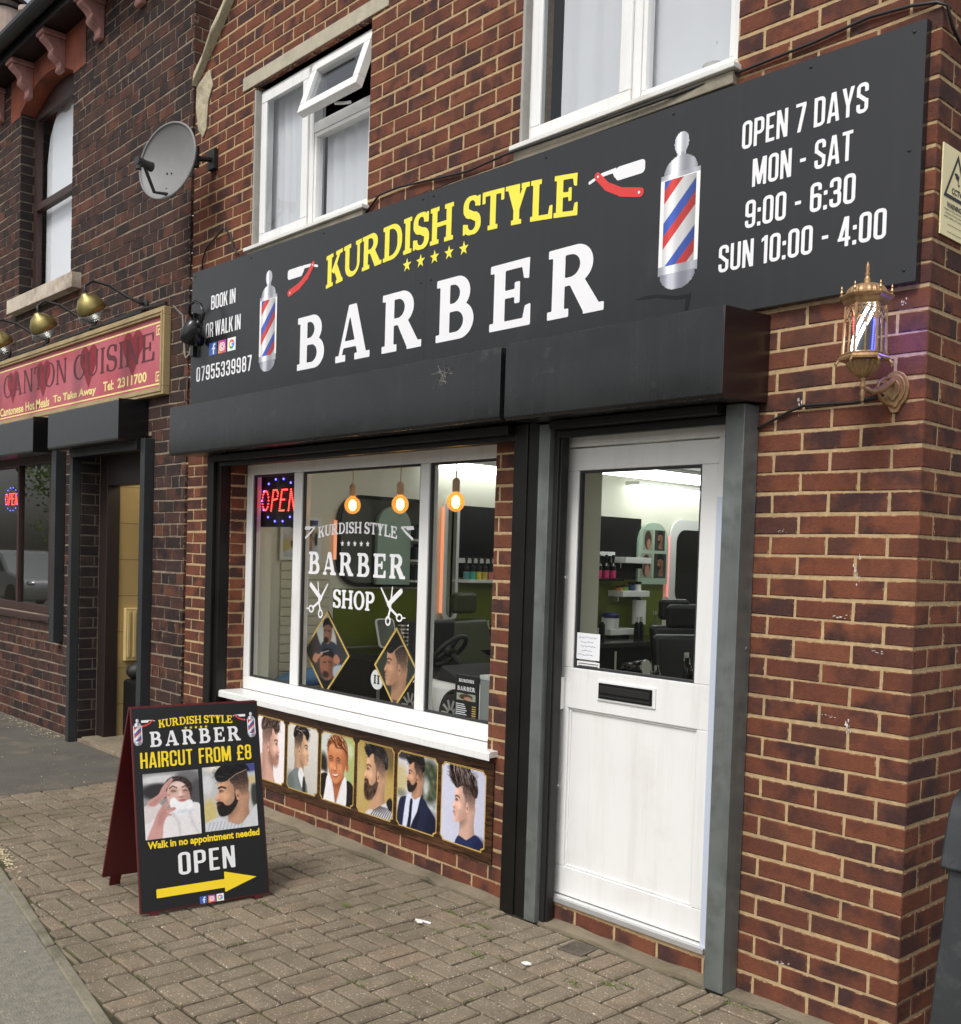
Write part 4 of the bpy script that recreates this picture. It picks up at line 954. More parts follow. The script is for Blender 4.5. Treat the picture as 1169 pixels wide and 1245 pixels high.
# ------------------------------------------------------------------ main sign
SY = -.035
sign = thing('shop_sign', 'long dark grey barber shop sign board with white and yellow lettering across the brick front', 'sign', (-2.55, 0, 2.58))
g = MB()
for xa, xb, ta, tb, ba, bb in ((-5.068, -2.5735, 3.470, 3.436, 2.560, 2.556), (-2.5725, -.034, 3.436, 3.403, 2.556, 2.560)):
    g.hexa([(xa, SY, ba), (xb, SY, bb), (xb, -.002, bb), (xa, -.002, ba)], [(xa, SY, ta), (xb, SY, tb), (xb, -.002, tb), (xa, -.002, ta)])
g.build('board', M_SIGN, sign)
mp = lambda u, v: (u, SY - .0015, v)
g = MB()
text(g, 's', 'BARBER', -3.742, -1.372, 2.668, .305, mp, gap=.30, res=56)
g.build('barber_lettering', M_WHITE, sign)
g = MB()
text(g, 's', 'KURDISH STYLE', -3.462, -1.548, 3.098, .182, mp, gap=.045, res=46, space=.32, warp=lambda u: .062 * (1 - ((u + 2.505) / .957) ** 2) + .0)
for k in range(5): cx = -2.726 + k * .110; shape(g, f_poly(star_poly(cx, 3.099, .037)), (cx - .05, 3.05, cx + .05, 3.15), .0022, mp)
g.build('yellow_lettering', M_YELLOW, sign)
g = MB()
for s_, a, b, z in (('OPEN 7 DAYS', -.724, -.226, 3.160), ('MON - SAT', -.673, -.276, 3.011), ('9:00 - 6:30', -.697, -.259, 2.863), ('SUN 10:00 - 4:00', -.808, -.142, 2.719)):
    g = MB(); text(g, 'c', s_, a, b, z, .102, mp, gap=.075, res=44, space=.22); g.build('opening_hours', M_WHITE, sign)
g = MB()
text(g, 'c', 'BOOK IN', -4.800, -4.482, 3.183, .092, mp, gap=.06, res=40, space=.16); g.build('contact_lettering', M_WHITE, sign); g = MB(); text(g, 'c', 'OR WALK IN', -4.865, -4.410, 3.005, .097, mp, gap=.06, res=40, space=.16)
g.build('contact_lettering', M_WHITE, sign); g = MB(); text(g, 'c', '07955339987', -4.984, -4.263, 2.729, .098, mp, gap=.12, res=40)
g.build('contact_lettering', M_WHITE, sign)
social_icons(sign, mp, -4.815, .104, .018, 2.883, 2.966)
POLE.mesh('pole_emblem', lambda u, v: (-1.105 + u * .205, SY - .0015, 2.690 + v * .618), sign)
POLE.mesh('pole_emblem', lambda u, v: (-4.185 + u * .213, SY - .0015, 2.700 + v * .616), sign)
def big_razor(gb, gr, T, res):
    """open razor drawn in a unit sheet (pivot left, blade to the right), T maps it to the board"""
    blade = U(f_cap((.015, .405), (.09, .425), .045), f_poly([(.07, .405), (.10, .45), (.20, .485), (.50, .50), (.50, .44), (.20, .43)]), f_rr(.49, .315, 1.0, .50, .06), f_poly([(.44, .43), (.47, .37), (.52, .35), (.54, .45)]))
    hand = U(f_cap((.155, .465), (.34, .28), .105), f_cap((.34, .28), (.60, .145), .115), f_cap((.60, .145), (.93, .065), .125))
    dots = U(f_ell(.165, .455, .018, .018), f_ell(.91, .07, .02, .02))
    for f, mb_, lift in ((S(blade, hand), gb, 0), (S(hand, dots), gr, 0), (dots, gb, 0)):
        vs, fs = mesh_field(f, -.1, -.05, 1.15, .6, res); mb_.add([T(a, b, lift) for a, b in vs], fs)
def razor_on(T, N_, parent, res, blade_mat, handle_mat):
    gb, gr = MB(), MB(); big_razor(gb, gr, T, res)
    for mb_ in (gb, gr):      # a mirrored razor: keep its faces turned outwards
        for i, f in enumerate(mb_.f):
            p = [Vector(mb_.v[k]) for k in f[:3]]
            if (p[1] - p[0]).cross(p[2] - p[1]).dot(N_) < 0: mb_.f[i] = f[::-1]
    gb.build('razor_blade', blade_mat, parent); gr.build('razor_handle', handle_mat, parent)
for T in (lambda a, b, l: (-1.487 + a * .304, SY - .0015 - l, 3.096 + b * .304), lambda a, b, l: (-3.550 - a * .318, SY - .0015 - l, 3.116 + b * .318)):
    razor_on(T, Vector((0, -1, 0)), sign, .012, M_WHITE, M_RED)
# black tape mark under the right pole
g = MB(); tp = [(-1.215, 2.681), (-1.16, 2.690), (-1.10, 2.686), (-1.00, 2.664), (-.93, 2.664), (-.945, 2.60), (-.962, 2.602), (-.955, 2.650), (-1.0, 2.650), (-1.10, 2.674), (-1.15, 2.676)]
g.add([(a, SY - .0012, b) for a, b in tp], [tuple(range(len(tp)))[::-1]]); g.build('tape_mark', M_GLOSSBLACK, sign)
g = MB()
for x in (-5.03, -4.3, -3.5, -2.61, -2.53, -1.75, -1.05, -.45, -.075):
    for z in ((3.470 + (x + 5.068) * (-.067 / 5.034) - .03), 2.99 if x in (-2.61, -2.53, -.075) else None, 2.60 if x == -.075 else None):
        if z: g = MB(); g.ball((x, SY - .001, z), (.006, .003, .006), 8, 6); g.build('screw', M_BLACK, sign, smooth=True)

# ------------------------------------------------------------------ roller shutters
sh1 = thing('roller_shutter', 'long black roller shutter box with dark guide rails around the white shop window', 'shutter', (-3.3, -.05, 0))
def shutter_box(root, xa, xb, yf, zt, zb, name='shutter_box'):
    g = MB(); prof = [(0, zt + .012), (-.02, zt + .012), (yf + .004, zt), (yf, zt - .006), (yf, zb + .012), (yf + .012, zb), (0, zb + .012)]
    g.prism([(a, b) for a, b in prof][::-1], lambda u, v, d: (d, u, v), xa, xb); return g.build(name, M_BOX, root, bevel=.003)
shutter_box(sh1, -4.865, -1.742, -.28, 2.520, 2.208)
M_BOXEND = mat('brick_reflection_end_plate', rgb(40, 27, 25), .3, noise=(4, .2))  # reflection of the brickwork put into the plate's colour
g = MB(); g.box(-4.685, -4.60, -.10, -.004, .0, 2.21); g.box(-4.60, -4.552, -.075, -.004, .0, 2.21); g.build('guide_rail', M_POST, sh1, bevel=.004)
g = MB(); g.box(-1.828, -1.742, -.10, -.004, .0, 2.21); g.box(-1.742, -1.678, -.093, -.004, .0, 2.21); g.build('guide_rail', M_POST, sh1, bevel=.004)
g = MB(); g.box(-4.55, -1.83, -.14, -.006, 2.166, 2.206); g.box(-4.55, -1.83, -.09, -.06, 2.14, 2.1655); g.build('bottom_bar', M_POST, sh1, bevel=.003)
g = MB(); rr = random.Random(44); g.tube([(-2.12 + rr.gauss(0, .04), -.2807, 2.44 + rr.gauss(0, .03)) for _ in range(26)], .0009, 4); g.build('scratch', mat('pale_scratch', rgb(140, 138, 132), .8), sh1)
sh2 = thing('roller_shutter', 'short black roller shutter box with grey galvanised rails around the white door', 'shutter', (-1.15, -.05, 0))
shutter_box(sh2, -1.702, -.598, -.29, 2.524, 2.200)
g = MB(); g.prism([(-.001, 2.534), (-.02, 2.534), (-.286, 2.522), (-.2905, 2.516), (-.2905, 2.212), (-.278, 2.199), (-.001, 2.212)][::-1], lambda u, v, d: (d, u, v), -.5975, -.592); g.build('end_plate', M_BOXEND, sh2, bevel=.002)
g = MB(); g.box(-1.672, -1.606, -.10, -.004, 0, 2.2); g.build('guide_rail', M_GALV, sh2, bevel=.004)
g = MB(); g.box(-1.6055, -1.578, -.07, -.004, .0, 2.2); g.box(-1.578, -1.568, -.06, -.02, .0, 2.2); g.build('rail_brush', M_BLACK, sh2, bevel=.002)
g = MB(); g.box(-.706, -.622, -.10, -.004, .005, 2.205); g.build('guide_rail', M_GALV, sh2, bevel=.004)
g = MB(); g.box(-1.565, -.71, -.15, -.006, 2.168, 2.203); g.box(-1.565, -.71, -.085, -.055, 2.135, 2.1675); g.build('bottom_bar', M_POST, sh2, bevel=.003)
g = MB(); g.ball((-.6215, -.03, 1.30), (.004, .008, .008), 8, 6); g.build('rail_bolt', M_GALV, sh2)
g = MB(); g.box(-.70, -.628, -.095, -.006, -.004, .004); g.build('rail_foot', M_BLACK, sh2)

# ------------------------------------------------------------------ lantern
M_BRASS = mat('antique_gold_paint', rgb(172, 138, 100), .38, metal=.55, noise=(40, .25), bump=(90, .3, .002), dirt=(rgb(82, 58, 40), 22, .5, .68, .6))
LC = (-.112, -.205)
lan = thing('wall_lantern', 'ornate gold wall lantern with lit red, white and blue barber lights on the brick corner', 'lantern', (-.11, 0, 2.2))
g = MB()
zf = lambda v: 2.594 - (v - 320) * .002636
top = [(.001, zf(318)), (.006, zf(322)), (.009, zf(327)), (.005, zf(330)), (.011, zf(333)), (.006, zf(335)), (.009, zf(337)), (.013, zf(341)), (.010, zf(343)), (.016, zf(345)), (.012, zf(347))]
g.lathe(top[::-1], (LC[0], LC[1], 0), 16)
g.build('finial', M_BRASS, lan, smooth=True)
g = MB(); n = 48; prof = []
for k in range(9):
    t = k / 8; prof.append((.012 + .064 * math.cos(t * PI / 2) ** .8 if k < 8 else .011, zf(359) + .036 * math.sin(t * PI / 2) + (.004 if k == 8 else 0)))
vs = []
for r, z in prof:
    for j in range(n):
        rr_ = r * (1 + (.035 if j % 2 else -.01)); th = 2 * PI * j / n; vs.append((LC[0] + rr_ * math.cos(th), LC[1] + rr_ * math.sin(th), z))
g.add(vs, [(i * n + j, i * n + (j + 1) % n, (i + 1) * n + (j + 1) % n, (i + 1) * n + j) for i in range(8) for j in range(n)])
hexp = lambda R, a0=PI / 6: [(LC[0] + R * math.cos(a0 + k * PI / 3), LC[1] + R * math.sin(a0 + k * PI / 3)) for k in range(6)]
def hexring(g, prof):
    vs = []
    for r, z in prof: vs += [(x, y, z) for x, y in hexp(r)]
    m_ = len(prof); g.add(vs, [(i * 6 + k, i * 6 + (k + 1) % 6, (i + 1) * 6 + (k + 1) % 6, (i + 1) * 6 + k) for i in range(m_ - 1) for k in range(6)] + [tuple(range(5, -1, -1)), tuple((m_ - 1) * 6 + k for k in range(6))])
hexring(g, [(.076, zf(372)), (.084, zf(369)), (.090, zf(365)), (.100, zf(363)), (.104, zf(360.5)), (.098, zf(359)), (.070, zf(358))])
for x, y in hexp(.092): g.lathe([(.006, zf(361)), (.004, zf(358)), (.0065, zf(355)), (.003, zf(352)), (.004, zf(350)), (.001, zf(347))], (x, y, 0), 8)
g.build('cap', M_BRASS, lan, smooth=False)
g = MB(); pt, pb = hexp(.074), hexp(.080); zt, zb = zf(372), zf(431)
for k in range(6):
    a, b = Vector((*pb[k], zb)), Vector((*pt[k], zt)); g.tube([a, b], .006, 6)
    a2, b2 = Vector((*pb[(k + 1) % 6], zb)), Vector((*pt[(k + 1) % 6], zt))
    L = lambda t, h: (a.lerp(a2, t)).lerp(b.lerp(b2, t), h)
    g.tube([L(.5, 0), L(.5, .66)], .0032, 6)
    for c0 in (.25, .75):
        g.tube([L(c0 + .22 * math.cos(q), .60 + .14 * math.sin(q)) for q in np.linspace(0, PI, 9)], .003, 5)
    g.tube([L(.06 + .88 * q, .68 + .26 * math.sin(q * PI)) for q in np.linspace(0, 1, 11)], .003, 5)
    for c0, h0, r0_ in ((.14, .88, .05), (.26, .93, .04), (.86, .88, .05), (.74, .93, .04), (.5, .80, .05)):
        g.tube([L(c0 + r0_ * math.cos(q), h0 + r0_ * .75 * math.sin(q)) for q in np.linspace(0, 2 * PI, 8)[:-1]], .0024, 4, closed=True)
hexring(g, [(.082, zf(429.5)), (.092, zf(431)), (.090, zf(433)), (.098, zf(436)), (.096, zf(438.5)), (.070, zf(439.5))])
g.build('cage', M_BRASS, lan)
g = MB(); n = 40; vs = []; prof = [(.016, zf(459)), (.030, zf(456)), (.048, zf(450)), (.060, zf(444)), (.064, zf(439.6))]
for r, z in prof:
    for j in range(n):
        rr_ = r * (1 + (.05 if j % 2 else -.03)); th = 2 * PI * j / n; vs.append((LC[0] + rr_ * math.cos(th), LC[1] + rr_ * math.sin(th), z))
g.add(vs, [(i * n + j, i * n + (j + 1) % n, (i + 1) * n + (j + 1) % n, (i + 1) * n + j) for i in range(4) for j in range(n)])
for x, y in hexp(.093):
    g.tube([(x, y, zf(438)), (x + (x - LC[0]) * .12, y + (y - LC[1]) * .12, zf(442)), (x + (x - LC[0]) * .08, y + (y - LC[1]) * .08, zf(447))], [.005, .006, .002], 6)
g.build('bowl', M_BRASS, lan)
g = MB(); g.lathe([(.002, zf(489)), (.008, zf(486)), (.006, zf(482)), (.012, zf(478)), (.006, zf(474)), (.008, zf(472)), (.014, zf(469)), (.007, zf(464)), (.013, zf(461)), (.013, zf(458.8))], (LC[0], LC[1], 0), 14); g.build('drop', M_BRASS, lan, smooth=True)
g = MB()
g.tube([(LC[0], LC[1], zf(470)), (LC[0] + .005, LC[1] + .05, zf(474)), (LC[0] + .008, LC[1] + .11, zf(468)), (LC[0] + .01, LC[1] + .16, zf(458)), (LC[0] + .01, -.012, zf(452))], [.008, .010, .014, .012, .012], 8)
g.tube([(LC[0] + .006, -.02 - .10 * math.sin(q), zf(468) + .045 * math.cos(q)) for q in np.linspace(0, PI, 12)], .006, 6)
g.build('arm', M_BRASS, lan, smooth=True)
g = MB(); ov = [(.048 * math.cos(q), .062 * math.sin(q) - (.016 if abs(q - 1.5 * PI) < .3 else 0)) for q in np.linspace(0, 2 * PI, 25)[:-1]]
for sc_, d0, d1 in ((1.0, .0, .010), (.8, .0102, .018), (.5, .0182, .026)):
    g.prism([(a * sc_, b * sc_) for a, b in ov], lambda u, v, d: (LC[0] + .012 + u, -d, zf(464) + v), d0, d1)
g.build('back_plate', M_BRASS, lan, bevel=.002)
M_LG = glass_mat('lantern_glass', (.9, .92, .95))
g = MB()
pt, pb = hexp(.0705), hexp(.0765)
g.add([(*p, zb + .003) for p in pb] + [(*p, zt - .002) for p in pt], [(k, (k + 1) % 6, 6 + (k + 1) % 6, 6 + k) for k in range(6)]); g.build('lantern_glass', M_LG, lan)
g = MB(); g.lathe([(.040, zf(430.5)), (.040, zf(373))], (LC[0], LC[1], 0), 20); g.build('inner_drum', M_BLACK, lan)
M_LEDW = mat('white_led', (1, 1, 1), .5, emis=((.85, .93, 1), 7.0)); M_LEDR = mat('red_led', (1, .1, .1), .5, emis=((1, .10, .12), 2.2)); M_LEDB = mat('blue_led', (.1, .1, 1), .5, emis=((.04, .05, 1), 4.0))
def led_run(name, m, s_, fn, n):
    g = MB()
    for k in range(n):
        th, h = fn(k / (n - 1)); g.ball((LC[0] + .044 * math.cos(th), LC[1] + .044 * math.sin(th), zf(427) + h * (zf(375) - zf(427))), s_, 6, 4)
    g.build(name, m, lan)
for th0 in (-2.75, -2.15): led_run('white_lights', M_LEDW, .0068, lambda t, q=th0: (q + t * 1.9, t), 24)
for th0 in (-3.35, -3.0): led_run('red_lights', M_LEDR, .0036, lambda t, q=th0: (q + t * .75, .45 + .5 * t), 10)
for th0 in (-.40, -.05, .30): led_run('blue_lights', M_LEDB, .0042, lambda t, q=th0: (q + .15 * t, .02 + .72 * t), 14)
for o in list(lan.children):      # slim the lantern body about its own axis
    if o.name.split('.')[0] in ('finial', 'cap', 'cage', 'bowl', 'drop', 'lantern_glass', 'inner_drum', 'white_lights', 'red_lights', 'blue_lights'):
        o.scale = (.83, .83, 1); o.location = ((LC[0] + .11) * .17, LC[1] * .17, 0)
ld = bpy.data.lights.new('lantern_glow', 'POINT'); ld.energy = .45; ld.color = (.16, .10, 1.0); ld.shadow_soft_size = .02
lo_ = bpy.data.objects.new('lantern_glow', ld); COL.objects.link(lo_); lo_.parent = lan; lo_.location = (LC[0] + .11 + .055, -.085, zf(404) - 2.2)

# ------------------------------------------------------------------ camera warning sign on the side wall
M_CREAMSIGN = mat('cream_sign', rgb(238, 226, 178), .5, noise=(6, .05))
cs = thing('warning_sign', 'cream camera warning sign with black triangle fixed to the side brick wall', 'sign', (.004, .15, 2.72))
g = MB(); g.box(.002, .007, .037, .258, 2.722, 3.018); g.build('sign_plate', M_CREAMSIGN, cs, bevel=.001)
mpc = lambda u, v: (.0082, .037 + u, 2.722 + v)
g = MB(); tri = lambda k: [(.110 - .095 * k, .178 - .012 * k + .012), (.110 + .095 * k, .178 - .012 * k + .012), (.110, .178 + .092 * k)]
tri2 = lambda a, b, c: f_poly([(.110 - a, b), (.110 + a, b), (.110, c)])
shape(g, S(tri2(.098, .126, .282), tri2(.078, .138, .262)), (0, .1, .22, .30), .002, mpc)
shape(g, U(f_seg((.098, .212), (.122, .204), .017), f_cap((.092, .214), (.10, .212), .008), f_cap((.116, .198), (.120, .180), .004), f_cap((.120, .180), (.130, .186), .004)), (.06, .16, .16, .24), .0016, mpc)
sans_text(g, 'CCTV', .072, .148, .145, .166, mpc, bold=.03); sans_text(g, 'WARNING', .040, .150, .095, .113, mpc, bold=.03)
for s_, z in (('Images are being monitored for the', .083), ('purposes of crime prevention and', .071), ('public safety and management', .059)): sans_text(g, s_, .022 if z != .071 else .03, .200, z, z + .008, mpc, bold=0.01)
for z in (.040, .016): g.add([mpc(.05, z), mpc(.16, z), mpc(.16, z + .0015), mpc(.05, z + .0015)], [(0, 1, 2, 3)])
g.build('sign_print', mat('sign_ink', rgb(44, 40, 46), .6), cs)
# ------------------------------------------------------------------ satellite dish
dish = thing('satellite_dish', 'grey oval satellite dish on a black bracket high on the brick wall', 'satellite dish', (-4.88, 0, 4.18))
DN = Vector((.20, -.90, .06)).normalized(); DX = Vector((0, 0, 1)).cross(DN).normalized() * -1; DYv = DN.cross(DX) * -1
if DYv.z < 0: DYv = -DYv
DC = Vector((-4.935, -.30, 4.115)); a_, b_ = .275, .245
g = MB(); vs = []; nr, na = 8, 40
for side in (0, 1):
    for i in range(nr + 1):
        r = i / nr
        for j in range(na):
            th = 2 * PI * j / na; dep = -.075 * (1 - r * r) - side * .006
            vs.append(DC + DX * (a_ * r * math.cos(th)) + DYv * (b_ * r * math.sin(th)) + DN * dep)
N1 = (nr + 1) * na; fs = []
for side in (0, 1):
    for i in range(nr):
        for j in range(na):
            q = [side * N1 + i * na + j, side * N1 + i * na + (j + 1) % na, side * N1 + (i + 1) * na + (j + 1) % na, side * N1 + (i + 1) * na + j]
            fs.append(q if side else q[::-1])
g.add(vs, fs); rim = [DC + DX * (a_ * math.cos(q)) + DYv * (b_ * math.sin(q)) for q in np.linspace(0, 2 * PI, na + 1)[:-1]]
g.tube(rim, .008, 6, closed=True)
M_DISH = mat('grey_dish', rgb(126, 126, 126), .55, noise=(5, .08), dirt=(rgb(112, 112, 110), 8, .5, .75, .5))
g.build('reflector', M_DISH, dish, smooth=True)
g = MB(); foc = DC + DN * .20 - DYv * .10 - DX * .03
g.tube([DC - DYv * (b_ * .86) - DN * .02, DC - DYv * .235 + DN * .08, foc], .011, 8)
g.tube([foc - DN * .04, foc + DN * .05], .026, 10); g.tube([foc + DN * .01, foc - DN * .065], [.02, .032], 10); g.tube([foc + DN * .03 - DYv * .0, foc + DN * .03 - DYv * .05], .018, 8)
g.build('receiver_arm', mat('dark_plastic', (.03, .03, .032), .5), dish, smooth=False)
g = MB()
for du, dv in ((.035, -.05), (.075, -.045), (.04, -.16)): g.ball(DC + DX * du + DYv * dv - DN * (.075 * (1 - (du * du + dv * dv) / .07) - .004), .006, 8, 6)
g.build('bolt', M_BLACK, dish); g = MB(); g.tube([DC - DN * .085, DC - DN * .13], .05, 8); g.tube([DC - DN * .10, (-4.86, -.16, 4.15), (-4.86, -.03, 4.18)], .018, 8); g.box(-4.905, -4.815, -.030, -.001, 4.115, 4.245); g.tube([(-4.86, -.14, 4.10), (-4.86, -.14, 4.23)], .026, 8)
g.build('bracket', M_BLACK, dish)
# ------------------------------------------------------------------ cables
def sag(p, q, d, n=10): p, q = Vector(p), Vector(q); return [p.lerp(q, i / n) - Vector((0, 0, d * 4 * (i / n) * (1 - i / n))) for i in range(n + 1)]
g = MB()
g.tube([(-3.13, -.01, 3.46), (-3.02, -.012, 3.525), (-2.86, -.012, 3.53), (-2.6, -.012, 3.505), (-2.3, -.014, 3.475), (-2.0, -.05, 3.468), (-1.6, -.048, 3.46), (-1.1, -.045, 3.455), (-.75, -.012, 3.468), (-.45, -.012, 3.475), (-.25, -.012, 3.49), (-.10, -.012, 3.475), (-.015, -.014, 3.455), (.014, .0, 3.44), (.016, .04, 3.385), (.014, .10, 3.36), (.012, .5, 3.30), (.012, 1.2, 3.28)], .006, 6)
tag(g.build('cable', M_CABLE, None, smooth=True), 'thin black cable draped along the top of the long barber sign', 'cable')
g = MB()
g.tube([(-.70, -.012, 2.085), (-.60, -.010, 2.13), (-.50, -.010, 2.17), (-.44, -.012, 2.188), (-.36, -.012, 2.187), (-.25, -.012, 2.183), (-.16, -.02, 2.186), (-.115, -.06, 2.19), (LC[0], LC[1] + .02, zf(484))], .0055, 6)
tag(g.build('cable', M_CABLE, None, smooth=True), 'short black cable running from the gold lantern to the door shutter rail', 'cable')
g = MB()
g.tube([(-4.98, -.012, 3.42), (-4.975, -.015, 3.55), (-4.92, -.015, 3.62), (-4.80, -.015, 3.66), (-4.70, -.015, 3.70), (-4.60, -.015, 3.64), (-4.56, -.015, 3.54), (-4.45, -.04, 3.48)], .006, 6)
tag(g.build('cable', M_CABLE, None, smooth=True), 'looped black cable on the bricks below the left upper window', 'cable')
g = MB()
pts = [(-5.0, -.012, 4.10), (-4.99, -.012, 3.9), (-4.985, -.012, 3.66)]
# takeaway lamp's reflection in the sign, built as a black lamp shape
bl = thing('sign_lamp', 'black lamp shape standing in for a reflection at the left of the barber sign', 'lamp', (-5.0, -.03, 3.1))
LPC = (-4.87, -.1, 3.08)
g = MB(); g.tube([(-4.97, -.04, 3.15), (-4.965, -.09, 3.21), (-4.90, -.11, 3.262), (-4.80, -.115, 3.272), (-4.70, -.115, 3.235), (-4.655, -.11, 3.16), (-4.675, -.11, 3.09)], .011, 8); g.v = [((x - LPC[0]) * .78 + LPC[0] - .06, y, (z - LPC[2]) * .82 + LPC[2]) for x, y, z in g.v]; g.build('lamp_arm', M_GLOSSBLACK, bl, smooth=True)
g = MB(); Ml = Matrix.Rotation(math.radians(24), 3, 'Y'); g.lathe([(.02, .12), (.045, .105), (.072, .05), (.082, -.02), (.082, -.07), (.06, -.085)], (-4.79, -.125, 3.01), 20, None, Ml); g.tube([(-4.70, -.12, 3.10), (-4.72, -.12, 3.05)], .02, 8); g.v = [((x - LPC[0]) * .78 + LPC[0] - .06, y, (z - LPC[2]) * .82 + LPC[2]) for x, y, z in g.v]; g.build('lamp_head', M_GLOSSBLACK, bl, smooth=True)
g = MB(); g.box(-5.03, -4.985, -.066, -.0365, 2.90, 3.19); g.build('reflected_bracket', M_GLOSSBLACK, bl, bevel=.004)
# specks of white paint on the brickwork
g = MB(); rr = random.Random(12)
def splash(x, z, w_, h_):
    for _ in range(7):
        cx, cz, k = x + rr.gauss(0, w_ * .8), z + rr.gauss(0, h_ * .7), rr.uniform(.12, .5)
        pts = [(cx + w_ * k * math.cos(q) * rr.uniform(.3, 1.1), cz + h_ * k * math.sin(q) * rr.uniform(.3, 1.1)) for q in np.linspace(0, 2 * PI, 10)[:-1]]
        g.add([(a, -.0010, b) for a, b in pts], [tuple(range(len(pts)))])
for q in ((-.213, 1.615, .010, .030), (-.208, 1.585, .006, .02), (-.223, 1.056, .011, .028), (-.30, 1.09, .02, .004), (-.52, 1.742, .012, .006), (-.26, 1.44, .02, .008), (-.43, .16, .022, .006), (-.12, 1.33, .012, .005), (-.09, 2.50, .008, .015), (-.46, 2.19, .006, .03)): splash(*q)
g.build('paint_splash', mat('old_white_paint', rgb(206, 200, 194), .8, noise=(40, .2)), shop)
